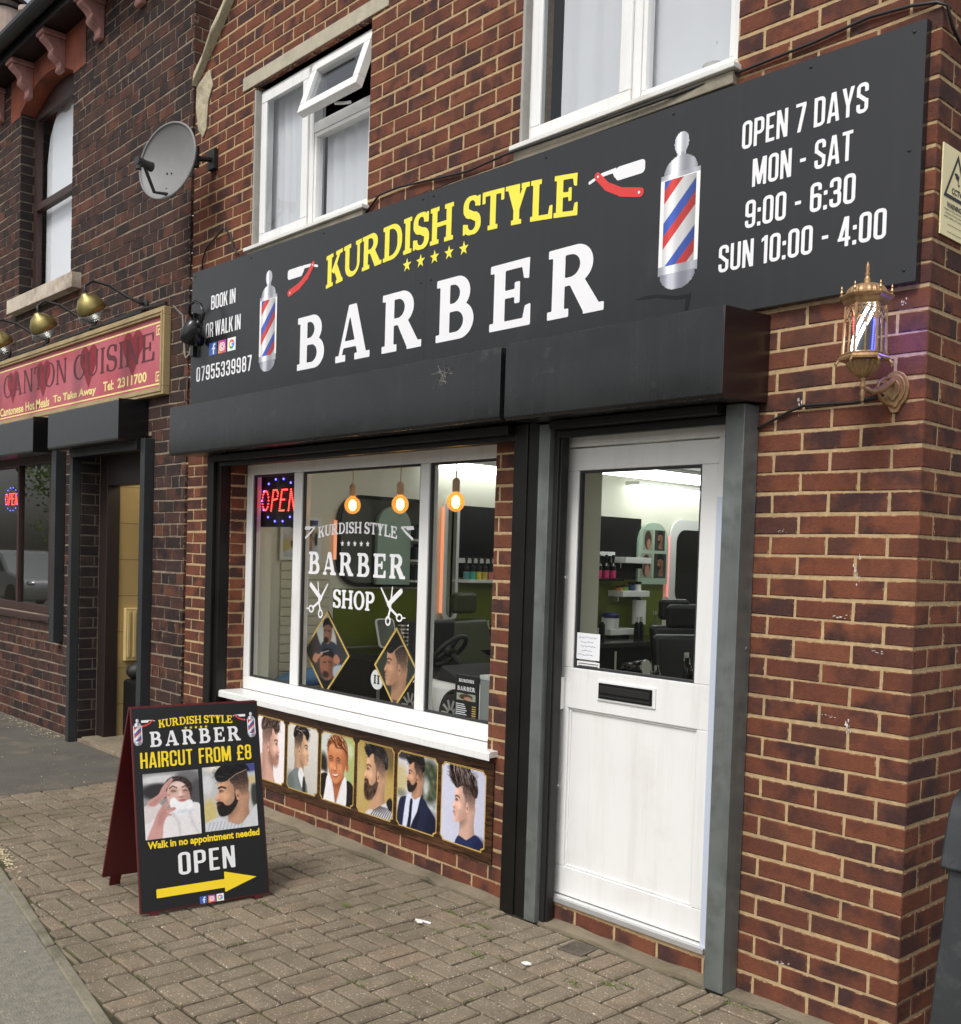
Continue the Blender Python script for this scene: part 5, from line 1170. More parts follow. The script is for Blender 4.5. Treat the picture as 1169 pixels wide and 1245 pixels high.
# ------------------------------------------------------------------ portraits
def portrait(kind, w=96, h=124):
    p = Paint(w, h, (228, 222, 222), seed=ord(kind))
    X, Y = p.X, p.Y; mirror = False
    BEARD = [(.290, .470), (.278, .452), (.288, .425), (.284, .395), (.296, .345), (.325, .292), (.40, .275), (.50, .31), (.595, .40), (.640, .50), (.630, .56), (.585, .555), (.57, .48), (.49, .415), (.42, .425), (.385, .462), (.33, .478)]
    if kind == 'a':      # pale, facing right, brown quiff, bare shoulder
        p.a[:] = (243, 236, 238); mirror = True; sk = (222, 176, 158)
        p.poly([(.52, .30), (.44, .10), (.28, -.05), (1.05, -.05), (1.02, .12), (.86, .26), (.80, .42)], (210, 164, 148), .02); p.ell(.86, .06, .2, .2, (180, 134, 120), .14, .6)
        T = head_profile(p, sk, -.06, .0, 1.10); fade2(p, T, (92, 70, 64), .80, .54, .85); stubble(p, T, BEARD, (126, 84, 70), .55)
        m = p.poly(T([(.335, .765), (.27, .83), (.30, .90), (.27, .94), (.36, .98), (.46, 1.02), (.62, 1.03), (.78, .97), (.86, .84), (.82, .76), (.66, .80), (.50, .82), (.43, .77), (.39, .74), (.36, .78)]), (66, 47, 42), .010); p.strands(m, 260, 2.4, .16, 30); ear(p, T)
    elif kind == 'b':    # facing right, slick side part, grey jacket
        p.a[:] = np.array((196, 192, 186)) + (Y[..., None] * 28); mirror = True; sk = (212, 172, 138)
        T = head_profile(p, sk, -.02, .06, .88)
        p.poly([(.28, -.05), (.34, .14), (.46, .24), (.58, .30), (.66, .35), (.86, .26), (1.0, .10), (1.02, -.1), (.3, -.1)], (120, 130, 128), .010); p.ell(.9, .06, .16, .2, (88, 98, 96), .1, .6)
        p.poly([(.42, .24), (.50, .36), (.58, .35), (.62, .24), (.50, .08), (.44, .10)], (230, 228, 230), .010); p.poly([(.36, .02), (.40, .22), (.45, .24), (.48, .08), (.44, -.1), (.34, -.1)], (46, 46, 52), .010)
        fade2(p, T, (44, 34, 32), .82, .55)
        m = p.poly(T([(.335, .755), (.28, .81), (.30, .90), (.42, .98), (.60, 1.01), (.78, .95), (.86, .82), (.83, .75), (.72, .80), (.52, .84), (.42, .80), (.37, .745)]), (32, 26, 27), .009); p.strands(m, 200, 2.8, .2, 30, .25)
        p.line(T([(.41, .80), (.56, .878), (.74, .90)]), (208, 174, 144), .010, .008); ear(p, T)
    elif kind == 'c':    # front three-quarter, smiling, swept auburn hair, dark jacket
        g_ = np.clip((X - .55) / .3, 0, 1)[..., None]; p.a = np.array((206, 214, 206)) * (1 - g_) + np.array((170, 184, 120)) * g_; p.ell(.08, .50, .13, .18, (40, 36, 34), .08); p.ell(.05, .36, .16, .07, (220, 216, 214), .05); p.ell(.86, .80, .1, .1, (214, 220, 190), .08, .7)
        p.poly([(-.05, .30), (.20, .40), (.40, .22), (.62, .22), (.82, .38), (1.02, .26), (1.02, -.1), (-.05, -.1)], (28, 25, 28), .010)
        p.poly([(.34, .50), (.68, .50), (.68, .28), (.52, .0), (.42, .02), (.36, .28)], (176, 106, 68), .012); p.ell(.52, .30, .18, .06, (140, 80, 52), .08, .8)
        p.poly([(.20, .36), (.31, .42), (.40, .22), (.46, .02), (.47, -.08), (.12, -.08), (.16, .2)], (240, 238, 240), .010); p.poly([(.64, .32), (.76, .42), (.80, .2), (.74, -.08), (.46, -.08), (.52, .08)], (236, 234, 237), .010); p.line([(.31, .40), (.40, .2), (.45, .02)], (196, 194, 200), .012, .02); p.line([(.66, .34), (.58, .16), (.5, .02)], (196, 194, 200), .012, .02)
        sk = (206, 132, 88); p.ell(.795, .565, .042, .072, (196, 120, 84), .012); p.ell(.795, .565, .024, .046, (158, 90, 62), .02, .7)
        m = p.poly([(.215, .74), (.212, .62), (.24, .48), (.30, .375), (.38, .305), (.45, .285), (.53, .305), (.64, .39), (.735, .53), (.765, .66), (.765, .78), (.62, .92), (.36, .92)], sk, .009)
        q = p.a.copy(); p.ell(.74, .58, .10, .24, (170, 100, 64), .12, .8); p.ell(.345, .52, .07, .06, (232, 160, 114), .07, .9); p.ell(.58, .51, .07, .06, (226, 152, 106), .07, .8); p.ell(.44, .80, .16, .06, (232, 164, 120), .08, .8); p.ell(.46, .335, .06, .03, (222, 150, 110), .04, .7)
        for ex in (.315, .535): p.ell(ex, .620, .07, .035, (150, 86, 58), .05, .75)
        p.ell(.445, .50, .028, .03, (236, 168, 122), .03, .9); p.line([(.47, .62), (.485, .53), (.475, .49)], (158, 92, 62), .022, .03, .7); p.ell(.43, .468, .05, .010, (138, 76, 54), .014, .8); p.line([(.35, .50), (.325, .44)], (150, 86, 60), .010, .016, .8); p.line([(.57, .50), (.605, .43)], (150, 86, 60), .010, .016, .8)
        p.a = q * (1 - m[..., None]) + p.a * m[..., None]
        for ex in (.315, .535): p.ell(ex, .612, .042, .014, (96, 54, 42), .010); p.ell(ex, .611, .030, .009, (226, 214, 206), .006); p.ell(ex - .004, .612, .012, .011, (40, 34, 34), .006); p.line([(ex - .045, .618), (ex, .630), (ex + .046, .612)], (74, 44, 34), .008, .007); p.line([(ex - .058, .652), (ex - .01, .668), (ex + .058, .648)], (104, 64, 42), .018, .012)
        p.poly([(.325, .425), (.40, .425), (.45, .420), (.52, .428), (.575, .440), (.50, .385), (.42, .378)], (150, 66, 58), .008); p.poly([(.345, .420), (.42, .416), (.55, .432), (.48, .398), (.41, .394)], (240, 230, 222), .007)
        m = p.poly([(.215, .70), (.19, .82), (.27, .92), (.42, .985), (.60, .985), (.76, .90), (.815, .74), (.80, .60), (.768, .60), (.76, .70), (.70, .79), (.58, .80), (.46, .80), (.36, .86), (.28, .82), (.235, .76)], (134, 80, 46), .009); p.strands(m, 340, 2.4, .16, 40, .35)
    elif kind == 'd':    # facing left, dark fade, long brown beard
        p.a[:] = np.array((176, 150, 84)) + ((1 - Y)[..., None] * np.array((16, 14, 20))); p.ell(.9, .95, .3, .3, (90, 74, 52), .2, .8); p.ell(.1, .5, .12, .3, (200, 180, 120), .15, .7)
        sk = (214, 168, 134); T = head_profile(p, sk, -.05, .02, 1.06)
        p.poly([(.20, -.02), (.36, .08), (.52, .10), (.82, .24), (.98, .12), (1.02, -.1), (.2, -.1)], (212, 210, 212), .010)
        for k in range(11): p.line([(.36 + k * .06, -.04), (.48 + k * .055, .08), (.66 + k * .04, .17)], (40, 40, 46), .014, .009)
        p.poly([(.82, .24), (.92, .32), (1.0, .24), (.92, .14)], (30, 28, 30), .02)
        fade2(p, T, (60, 48, 44), .80, .52)
        m = p.poly(T([(.345, .775), (.27, .84), (.29, .93), (.35, .92), (.40, .99), (.52, .99), (.72, .94), (.85, .82), (.86, .68), (.80, .66), (.76, .75), (.62, .80), (.46, .82), (.38, .76)]), (36, 32, 34), .010); p.strands(m, 240, 2.3, .14, 30)
        m = p.poly(T([(.290, .472), (.272, .448), (.284, .424), (.272, .392), (.274, .31), (.30, .235), (.37, .205), (.47, .235), (.58, .34), (.645, .50), (.632, .57), (.585, .56), (.565, .47), (.47, .405), (.40, .42), (.375, .468), (.32, .485)]), (72, 52, 42), .016); p.strands(m, 240, -1.9, .07, 26); p.line(T([(.288, .436), (.33, .434)]), (172, 100, 92), .014, .010); ear(p, T)
    elif kind == 'e':    # looking left, beard, navy suit and tie, trees behind
        p.a[:] = (206, 206, 214); p.ell(.80, .68, .26, .28, (58, 66, 54), .10)
        for q in range(40): p.ell(.8 + p.R.randn() * .14, .68 + p.R.randn() * .14, .03, .03, (84 + p.R.randint(40), 96 + p.R.randint(30), 78), .04, .6)
        p.ell(.10, .62, .16, .20, (196, 178, 120), .1, .8); p.ell(.12, .96, .2, .07, (60, 54, 60), .04); p.ell(.72, .60, .07, .12, (214, 214, 216), .07, .8); p.ell(.10, .44, .14, .05, (110, 116, 104), .06, .8)
        p.poly([(.06, .32), (.26, .42), (.60, .44), (.88, .30), (1.02, .14), (1.02, -.1), (.10, -.1)], (32, 38, 64), .010); p.ell(.88, .10, .16, .2, (20, 24, 44), .1, .6)
        sk = (204, 154, 124); T = head_profile(p, sk, -.10, .12, .74)
        p.poly([(.24, .40), (.34, .45), (.45, .40), (.62, .47), (.60, .36), (.42, .12), (.30, -.08), (.16, -.08)], (214, 220, 240), .009); p.poly([(.345, .385), (.405, .39), (.395, .30), (.375, .1), (.33, -.08), (.25, -.08), (.31, .16)], (24, 28, 46), .008); p.poly([(.60, .46), (.66, .44), (.50, .0), (.36, -.08), (.5, .2)], (22, 27, 48), .010)
        p.poly([(.60, .44), (.66, .45), (.76, .38), (.72, .24), (.58, .26)], (33, 39, 64), .010)
        fade2(p, T, (46, 36, 34), .80, .50)
        m = p.poly(T([(.340, .770), (.24, .86), (.25, .96), (.38, 1.05), (.60, 1.07), (.80, .98), (.87, .82), (.85, .70), (.78, .70), (.70, .80), (.52, .83), (.40, .78)]), (30, 25, 27), .009); p.strands(m, 200, 2.6, .14, 30)
        m = p.poly(T(BEARD), (42, 31, 29), .014); p.line(T([(.288, .436), (.33, .434)]), (160, 92, 84), .010, .008); ear(p, T)
    elif kind == 'f':    # facing left, tall brushed-up hair, navy top
        p.a[:] = np.array((206, 208, 228)) - (X[..., None] * 12); sk = (222, 180, 162); T = head_profile(p, sk, -.02, -.05, .92)
        p.poly([(.32, -.02), (.42, .12), (.60, .085), (.80, .19), (.98, .10), (1.02, -.1), (.3, -.1)], (38, 46, 88), .010); p.ell(.9, .02, .16, .14, (24, 30, 62), .1, .7); p.line([(.42, .12), (.60, .085), (.80, .19)], (24, 30, 62), .012, .01)
        fade2(p, T, (70, 56, 54), .82, .50)
        m = p.poly(T([(.345, .775), (.20, .88), (.17, .98), (.20, 1.11), (.27, 1.06), (.30, 1.13), (.38, 1.08), (.45, 1.15), (.54, 1.08), (.64, 1.10), (.72, 1.01), (.82, .95), (.875, .80), (.84, .70), (.76, .72), (.66, .80), (.52, .82), (.42, .79)]), (62, 48, 45), .009); p.strands(m, 380, 1.9, .2, 46, .25); ear(p, T)
    elif kind == 'g':    # man lying back, shaving foam, barber's hands, white cape
        p.a = np.array((150, 150, 150)) + np.zeros_like(p.a); p.ell(.30, .90, .4, .07, (214, 214, 214), .05); p.ell(.24, .72, .28, .12, (50, 48, 50), .05); p.ell(.9, .62, .2, .3, (80, 78, 80), .08); p.ell(.78, .9, .2, .1, (110, 110, 112), .06)
        p.poly([(.0, .50), (.30, .44), (.56, .40), (.98, .48), (1.02, -.05), (-.02, -.05)], (234, 230, 232), .012); p.line([(.5, .36), (.60, .2), (.62, -.02)], (206, 200, 204), .03, .05); p.line([(.8, .42), (.84, .2), (.96, .0)], (210, 205, 208), .03, .05)
        p.poly([(.0, .48), (.22, .56), (.32, .44), (.10, .26), (-.02, .28)], (222, 214, 214), .012)
        m = p.poly([(.38, .70), (.39, .84), (.52, .92), (.74, .90), (.86, .78), (.86, .64), (.80, .60), (.5, .64)], (50, 38, 37), .014); p.strands(m, 160, .4, .1, 26)
        m = p.poly([(.405, .62), (.44, .76), (.55, .845), (.70, .82), (.80, .70), (.83, .54), (.78, .40), (.64, .33), (.50, .41)], (222, 186, 174), .010)
        q = p.a.copy(); p.ell(.80, .56, .08, .2, (176, 132, 120), .09, .7); p.ell(.62, .78, .12, .04, (240, 214, 204), .05, .9); p.ell(.53, .70, .06, .035, (178, 132, 120), .04, .8); p.ell(.745, .69, .05, .03, (178, 132, 120), .04, .8); p.ell(.655, .645, .025, .05, (240, 208, 196), .03, .9); p.ell(.67, .595, .05, .012, (150, 100, 92), .016, .9); p.a = q * (1 - m[..., None]) + p.a * m[..., None]
        p.line([(.495, .698), (.535, .704), (.575, .690)], (70, 46, 42), .012, .009); p.line([(.715, .690), (.75, .698), (.785, .680)], (70, 46, 42), .012, .009); p.line([(.465, .745), (.52, .775), (.595, .745)], (84, 58, 50), .018, .012); p.line([(.69, .745), (.745, .762), (.805, .725)], (84, 58, 50), .016, .012); p.ell(.685, .548, .058, .017, (192, 112, 108), .010); p.line([(.63, .549), (.74, .549)], (130, 66, 64), .006, .007)
        m = p.poly([(.455, .55), (.54, .60), (.61, .535), (.70, .515), (.80, .545), (.865, .52), (.86, .42), (.75, .335), (.60, .32), (.49, .40)], (246, 248, 250), .012); p.ell(.70, .37, .14, .03, (206, 212, 220), .05, .8)
        for hand in ([(.05, .56), (.26, .67), (.33, .77), (.47, .89), (.52, .90), (.525, .865), (.43, .76), (.40, .70), (.47, .66), (.475, .625), (.39, .63), (.32, .575), (.18, .49)], [(.02, -.04), (.14, .22), (.25, .42), (.36, .52), (.43, .555), (.455, .53), (.40, .46), (.42, .44), (.53, .455), (.56, .43), (.545, .405), (.43, .37), (.48, .35), (.47, .325), (.40, .32), (.33, .22), (.27, -.04)]): p.poly(hand, (208, 158, 152), .010)
        for a_, b_ in (((.34, .70), (.49, .88)), ((.36, .66), (.46, .645)), ((.30, .44), (.43, .54)), ((.36, .42), (.54, .43)), ((.36, .38), (.47, .338))): p.line([a_, b_], (170, 116, 110), .007, .012, .8)
        p.ell(.30, .32, .06, .14, (182, 128, 122), .06, .7, -.4); p.ell(.22, .58, .12, .03, (178, 124, 120), .05, .7, .5)
    elif kind == 'h':    # head bowed left, hard part, dark beard
        p.a = np.array((196, 196, 196)) + np.zeros_like(p.a); p.ell(.10, .30, .14, .2, (206, 190, 128), .07); p.ell(.92, .94, .16, .07, (70, 76, 140), .04); p.ell(.35, .97, .3, .06, (232, 226, 214), .04); p.ell(.97, .5, .07, .2, (60, 62, 56), .04); p.ell(.94, .74, .10, .06, (206, 190, 140), .04); p.ell(.08, .72, .1, .14, (216, 216, 220), .06)
        sk = (212, 162, 130); T = head_profile(p, sk, .0, -.01, 1.18)
        p.poly([(-.02, .10), (.26, .20), (.48, .10), (.66, .06), (.84, .20), (1.02, .34), (1.02, -.1), (-.02, -.1)], (212, 214, 220), .012)
        for k in range(10): p.line([(.02 + k * .07, -.04), (.10 + k * .07, .13)], (146, 150, 162), .012, .010, .8)
        fade2(p, T, (44, 33, 31), .80, .52, .98)
        m = p.poly(T([(.352, .735), (.30, .76), (.275, .83), (.33, .91), (.46, .98), (.62, 1.0), (.78, .95), (.85, .85), (.80, .86), (.62, .82), (.49, .755), (.42, .735)]), (20, 17, 19), .010); p.strands(m, 160, 2.8, .2, 18, .3)
        p.line(T([(.49, .752), (.62, .822), (.80, .872)]), (222, 190, 166), .009, .008)
        m = p.poly(T(BEARD), (30, 22, 22), .012); p.strands(m, 120, -1.9, .05, 14); p.line(T([(.290, .437), (.335, .435)]), (150, 84, 76), .012, .008)
        p.line(T([(.325, .655), (.37, .672), (.44, .648)]), (26, 18, 16), .024, .012); ear(p, T)
    elif kind == 'i':    # dim shot of a barber bent over a seated client
        p.a = np.array((60, 56, 55)) + np.zeros_like(p.a); p.poly([(.2, .95), (.5, .99), (.72, .62), (.42, .54)], (176, 178, 172), .03); p.poly([(.38, .56), (.46, .64), (.68, .63), (.84, .50), (.80, .36), (.4, .36)], (48, 54, 68), .012)
        p.poly([(.43, .74), (.44, .67), (.50, .61), (.57, .62), (.61, .70), (.61, .80), (.52, .86), (.44, .82)], (132, 92, 76), .010); p.poly([(.42, .80), (.43, .88), (.52, .92), (.62, .88), (.62, .80), (.56, .84), (.47, .83)], (20, 17, 17), .010); p.ell(.49, .655, .055, .035, (34, 26, 24), .02); p.line([(.45, .765), (.49, .768)], (30, 22, 20), .014, .01); p.line([(.53, .768), (.575, .765)], (30, 22, 20), .014, .01); p.ell(.505, .72, .014, .03, (156, 112, 92), .02)
        p.poly([(.36, .42), (.46, .50), (.60, .49), (.70, .38), (.66, .24), (.52, .16), (.40, .25)], (150, 98, 78), .010); p.ell(.62, .34, .06, .12, (112, 70, 56), .06, .8); p.poly([(.38, .44), (.44, .54), (.60, .55), (.72, .44), (.64, .45), (.5, .47)], (24, 19, 19), .012); p.line([(.44, .38), (.50, .39)], (40, 26, 24), .014, .01); p.line([(.55, .40), (.61, .39)], (40, 26, 24), .014, .01); p.ell(.50, .24, .07, .04, (46, 32, 28), .03)
        p.poly([(.20, .40), (.26, .48), (.33, .47), (.42, .50), (.42, .47), (.34, .42), (.28, .36)], (186, 128, 104), .010); p.poly([(.66, .46), (.72, .50), (.80, .44), (.76, .38), (.68, .40)], (176, 118, 96), .010); p.line([(.38, .49), (.56, .53)], (200, 200, 204), .010, .008); p.poly([(.66, .34), (.86, .38), (.84, .24), (.7, .2)], (170, 182, 196), .02)
        p.poly([(.2, .2), (.5, .17), (.8, .2), (.8, -.1), (.2, -.1)], (22, 22, 24), .02)
    elif kind == 'j':    # boy in profile with a shaved line
        p.a = np.array((54, 58, 51)) + np.zeros_like(p.a); p.ell(.5, .92, .2, .16, (110, 116, 92), .12, .8); sk = (200, 150, 120); T = head_profile(p, sk, -.04, -.06, .94)
        p.poly([(.2, .0), (.40, .10), (.7, .10), (.95, .2), (1.0, -.1), (.2, -.1)], (28, 30, 36), .012); p.line([(.40, .10), (.56, .07), (.74, .12)], (120, 104, 150), .02)
        fade2(p, T, (50, 43, 42), .80, .50)
        m = p.poly(T([(.350, .745), (.28, .79), (.26, .88), (.36, .98), (.58, 1.02), (.78, .96), (.86, .84), (.80, .80), (.66, .83), (.50, .77), (.42, .74)]), (22, 18, 20), .010); p.strands(m, 140, 2.7, .2, 16)
        p.line(T([(.49, .765), (.62, .835), (.80, .875)]), (212, 182, 162), .010, .008); ear(p, T)
    elif kind == 'k':    # dark hair seen from the back
        p.a = np.array((150, 160, 140)) + np.zeros_like(p.a); p.ell(.5, .5, .36, .45, (70, 52, 46), .05); p.ell(.6, .3, .2, .25, (180, 130, 110), .08)
    else:
        p.a = np.array((60, 62, 56)) + np.zeros_like(p.a); T = head_profile(p, (150, 106, 86), -.02, .02, .9); m = p.poly(T([(.35, .74), (.24, .84), (.4, 1.02), (.7, 1.0), (.86, .8), (.8, .72), (.6, .8)]), (20, 18, 18), .02); p.poly(T(BEARD), (34, 26, 26), .02); ear(p, T)
    if kind in 'abcdefghij':      # photographic grain and gentle softness
        n_ = p.R.randn(h // 4 + 2, w // 4 + 2); n_ = np.kron(n_, np.ones((4, 4)))[:h, :w]; q_ = p.a.copy(); p.a = np.repeat(n_[..., None], 3, 2); p.blur(3); n_ = p.a; p.a = np.clip(q_ * (1 + .012 * n_), 0, 255); q_ = p.a.copy(); p.blur(1); p.a = q_ * .45 + p.a * .55
    p.noise(3.0)
    return p, mirror

# ------------------------------------------------------------------ strip of haircut photos under the window
M_WOODPRINT = None
def wood_print():
    m = bpy.data.materials.new('printed_dark_wood'); m.use_nodes = True; t = m.node_tree; b = t.nodes['Principled BSDF']; N = t.nodes.new; Lk = t.links.new
    tc = N('ShaderNodeTexCoord'); mp_ = N('ShaderNodeMapping'); mp_.inputs['Scale'].default_value = (2.0, 1, 26); Lk(tc.outputs['Object'], mp_.inputs[0])
    n = N('ShaderNodeTexNoise'); n.inputs['Scale'].default_value = 3.0; n.inputs['Detail'].default_value = 8; n.inputs['Distortion'].default_value = 1.2; Lk(mp_.outputs[0], n.inputs['Vector'])
    cr = N('ShaderNodeValToRGB'); cr.color_ramp.elements[0].position = .36; cr.color_ramp.elements[0].color = (*rgb(30, 19, 14), 1); cr.color_ramp.elements[1].position = .70; cr.color_ramp.elements[1].color = (*rgb(98, 66, 44), 1)
    Lk(n.outputs['Fac'], cr.inputs[0]); Lk(cr.outputs[0], b.inputs['Base Color']); b.inputs['Roughness'].default_value = .3
    return m
M_WOODPRINT = wood_print()
M_GOLDLINE = mat('gold_print', rgb(226, 190, 104), .35, noise=(12, .15))
po = thing('haircut_poster', 'long dark wood effect poster with six haircut portraits under the shop window', 'poster', (-3.1, 0, .15))
g = MB(); g.box(-4.275, -1.988, -.010, -.001, .150, .642); g.build('poster_board', M_WOODPRINT, po, bevel=.001)
rr = random.Random(3)
for k, kind in enumerate('abcdef'):
    xa = -4.140 + k * .3555; xb = xa + .328; za, zb = .196, .592; ins = .022
    shp = [(xa + ins, za), (xb - ins, za), (xb - ins, za + ins * .5), (xb, za + ins), (xb, zb - ins), (xb - ins * .6, zb - ins * .6), (xb - ins, zb), (xa + ins, zb), (xa + ins * .6, zb - ins * .6), (xa, zb - ins), (xa, za + ins), (xa + ins * .6, za + ins * .6)]
    mpp = lambda u, v: (u, -.0115, v)
    outer = f_poly(shp); inner = lambda X, Y, o=outer: o(X, Y) + .0075
    g = MB(); mid = lambda X, Y, o=outer: o(X, Y) + .003; mid2 = lambda X, Y, o=outer: o(X, Y) + .0045
    shape(g, S(outer, mid), (xa - .01, za - .01, xb + .01, zb + .01), .003, mpp); shape(g, S(mid2, inner), (xa - .01, za - .01, xb + .01, zb + .01), .003, mpp)
    g.build('gold_border', M_GOLDLINE, po)
    p, mir = portrait(kind); f = inner
    Xw, Yw = xa + p.X * (xb - xa), za + p.Y * (zb - za); p.alpha = (f(Xw, Yw) < 0).astype(float)
    if mir: p.alpha = p.alpha[:, ::-1]
    p.mesh('portrait', lambda u, v: (xa + u * (xb - xa), -.0113, za + v * (zb - za)), po, mirror=mir)

# ------------------------------------------------------------------ A-board
P0 = Vector((-2.694, -1.407, .0)); AU = Vector((.133509, .991048, 0)); AV = Vector((-.223737, .030141, .974183)).normalized(); AN = AU.cross(AV).normalized()
ab = lambda s, t, d=0.0: P0 + AU * s + AV * t + AN * d
board = thing('pavement_sign', 'black folding pavement sign with maroon frame and yellow arrow standing on the paving', 'sign', (-2.9, -1.1, 0))
M_MAROON = mat('maroon_paint', rgb(84, 22, 26), .35, noise=(5, .15), dirt=(rgb(60, 24, 24), 10, .5, .75, .5))
M_ABLACK = mat('black_print', rgb(24, 24, 25), .35, noise=(3, .08))
g = MB(); S0, S1, T0, T1 = -.014, .588, .014, .914
def abox(g, s0, s1, t0, t1, d0, d1, m=None): g.hexa([ab(s0, t0, d0), ab(s1, t0, d0), ab(s1, t0, d1), ab(s0, t0, d1)], [ab(s0, t1, d0), ab(s1, t1, d0), ab(s1, t1, d1), ab(s0, t1, d1)], m)
abox(g, S0, S1, T0, T1, -.016, -.002); g.build('front_panel', M_MAROON, board, bevel=.003)
g = MB(); abox(g, S0 + .006, S1 - .006, T0 + .008, T1 - .006, -.0018, .0); g.build('poster_face', M_ABLACK, board)
BV = Vector((-.285, .010, -.86)).normalized()
tA = ab(S0, T1, -.020); tB = ab(S1, T1, -.020); BN = AU.cross(BV).normalized()
if BN.x > 0: BN = -BN
g = MB(); L1 = .885
g.hexa([tA + BV * L1, tB + BV * L1, tB + BV * L1 + BN * .014, tA + BV * L1 + BN * .014], [tA, tB, tB + BN * .014, tA + BN * .014]); g.build('back_panel', M_MAROON, board, bevel=.003)
for s_ in (.05, .53):
    g = MB(); abox(g, s_ - .02, s_ + .02, .0, .015, -.014, -.003); q = tA + AU * (s_ - S0) + BV * L1
    g2 = MB(); e = AU * .025; d_ = BV * ((q.z - .0) / max(.1, -BV.z)); g2.hexa([q - e + d_, q + e + d_, q + e + d_ + BN * .012, q - e + d_ + BN * .012], [q - e, q + e, q + e + BN * .012, q - e + BN * .012])
    g.build('foot', M_MAROON, board); g2.build('foot', M_MAROON, board)
for s_ in (.08, .49): g = MB(); g.tube([ab(s_ - .03, T1 - .008, -.022), ab(s_ + .03, T1 - .008, -.022)], .006, 8); g.build('hinge', M_BLACK, board)
g = MB(); g.tube(sag(ab(.29, .35, -.018), tA + AU * .30 + BV * .55 - BN * .002, .03), .003, 5); g.build('stay_cord', M_BLACK, board)
mpa = lambda u, v: ab(u, v, .0012)
M_YPRINT = mat('yellow_print', rgb(250, 218, 40), .4, noise=(5, .03))
g = MB(); text(g, 's', 'KURDISH STYLE', .108, .456, .815, .036, mpa, gap=.05, res=28, warp=lambda u: .009 * (1 - ((u - .282) / .174) ** 2))
for k in range(5): shape(g, f_poly(star_poly(.232 + k * .024, .807, .0085)), (.22 + k * .024, .795, .245 + k * .024, .82), .0012, mpa)
g.build('yellow_lettering', M_YPRINT, board)
g = MB(); text(g, 'c', 'HAIRCUT FROM \xa38', .018, .540, .640, .070, mpa, gap=.07, res=34, space=.30); g.build('yellow_lettering', M_YPRINT, board)
g = MB(); sans_text(g, 'Walk in no appointment needed', .032, .555, .276, .318, mpa, bold=.035); g.build('yellow_lettering', M_YPRINT, board)
g = MB(); shape(g, U(f_box(.060, .073, .375, .111), f_poly([(.372, .053), (.372, .144), (.526, .100)])), (.05, .04, .54, .16), .004, mpa); g.build('yellow_arrow', M_YPRINT, board)
g = MB(); text(g, 's', 'BARBER', .066, .494, .732, .068, mpa, gap=.24, res=30); g.build('white_lettering', M_WHITE, board); g = MB(); text(g, 'c', 'OPEN', .164, .428, .157, .098, mpa, gap=.11, res=36)
g.build('white_lettering', M_WHITE, board)
social_icons(board, mpa, .252, .034, .005, .018, .050)
for sA in (.004, .540): POLE.mesh('pole_emblem', lambda u, v: ab(sA - .012 + u * .042, .742 + v * .120, .0012), board)
for T in (lambda a, b, l: ab(.092 - a * .062, .823 + b * .062, .0014), lambda a, b, l: ab(.460 + a * .062, .823 + b * .062, .0014)): razor_on(T, AN, board, .02, M_WHITE, M_RED)
p, _ = portrait('g', 104, 118); p.mesh('portrait', lambda u, v: ab(.0245 + u * .2535, .327 + v * .288, .0012), board)
p, _ = portrait('h', 104, 118); p.mesh('portrait', lambda u, v: ab(.297 + u * .254, .330 + v * .290, .0012), board)

# ------------------------------------------------------------------ dark plastic pavement board at the right edge
M_BIN = mat('dark_grey_plastic', rgb(40, 42, 44), .42, noise=(6, .2), bump=(140, .2, .002), dirt=(rgb(96, 98, 98), 7, .58, .8, .4))
bn = thing('folding_board', 'plain dark grey plastic folding board standing by the side wall at the right edge', 'board', (.5, -.1, 0))
xa, xb = .205, .80
def leaf(y0, y1, z0, z1, th, name, bev=.008):
    s_ = -1 if y0 < y1 else 1
    g = MB(); g.hexa([(xa, y0, z0), (xb, y0, z0), (xb, y0 - s_ * th, z0), (xa, y0 - s_ * th, z0)], [(xa, y1, z1), (xb, y1, z1), (xb, y1 - s_ * th, z1), (xa, y1 - s_ * th, z1)]); return g.build(name, M_BIN, bn, bevel=bev)
leaf(-.275, -.135, .0, .70, .035, 'front_leaf'); leaf(.215, .075, .0, .70, .035, 'rear_leaf')
g = MB(); g.prism([(-.165, .69), (-.125, .84), (-.095, .90), (-.03, .93), (.03, .90), (.06, .84), (.105, .69), (.06, .68), (.02, .82), (-.06, .82), (-.10, .68)][::-1], lambda u, v, d: (d, u, v), xa - .02, xb + .02); g.build('hinge_cap', M_BIN, bn, bevel=.012)
g = MB(); g.box(xa + .005, xa + .03, -.19, .13, .28, .31); g.build('side_stay', M_BIN, bn, bevel=.004)

# ------------------------------------------------------------------ bits on the ground
M_IRON = mat('rusty_iron', rgb(92, 84, 74), .8, noise=(30, .3))
dg = thing('drain_grate', 'small rusty square drain grate in the paving before the white door', 'drain', (-1.27, -.17, 0))
g = MB(); c, s_ = math.cos(.12), math.sin(.12)
R2 = lambda a, b: (-1.275 + a * c - b * s_, -.175 + a * s_ + b * c)
def rbox(g, a0, a1, b0, b1, z0, z1):
    a0, a1, b0, b1 = a0 * .72, a1 * .72, b0 * .72, b1 * .72; z1 = z1 * .6; g.hexa([(*R2(a0, b0), z0), (*R2(a1, b0), z0), (*R2(a1, b1), z0), (*R2(a0, b1), z0)], [(*R2(a0, b0), z1), (*R2(a1, b0), z1), (*R2(a1, b1), z1), (*R2(a0, b1), z1)])
rbox(g, -.085, .085, -.085, -.07, .0, .010); rbox(g, -.085, .085, .07, .085, .0, .010); rbox(g, -.085, -.07, -.07, .07, .0, .010); rbox(g, .07, .085, -.07, .07, .0, .010)
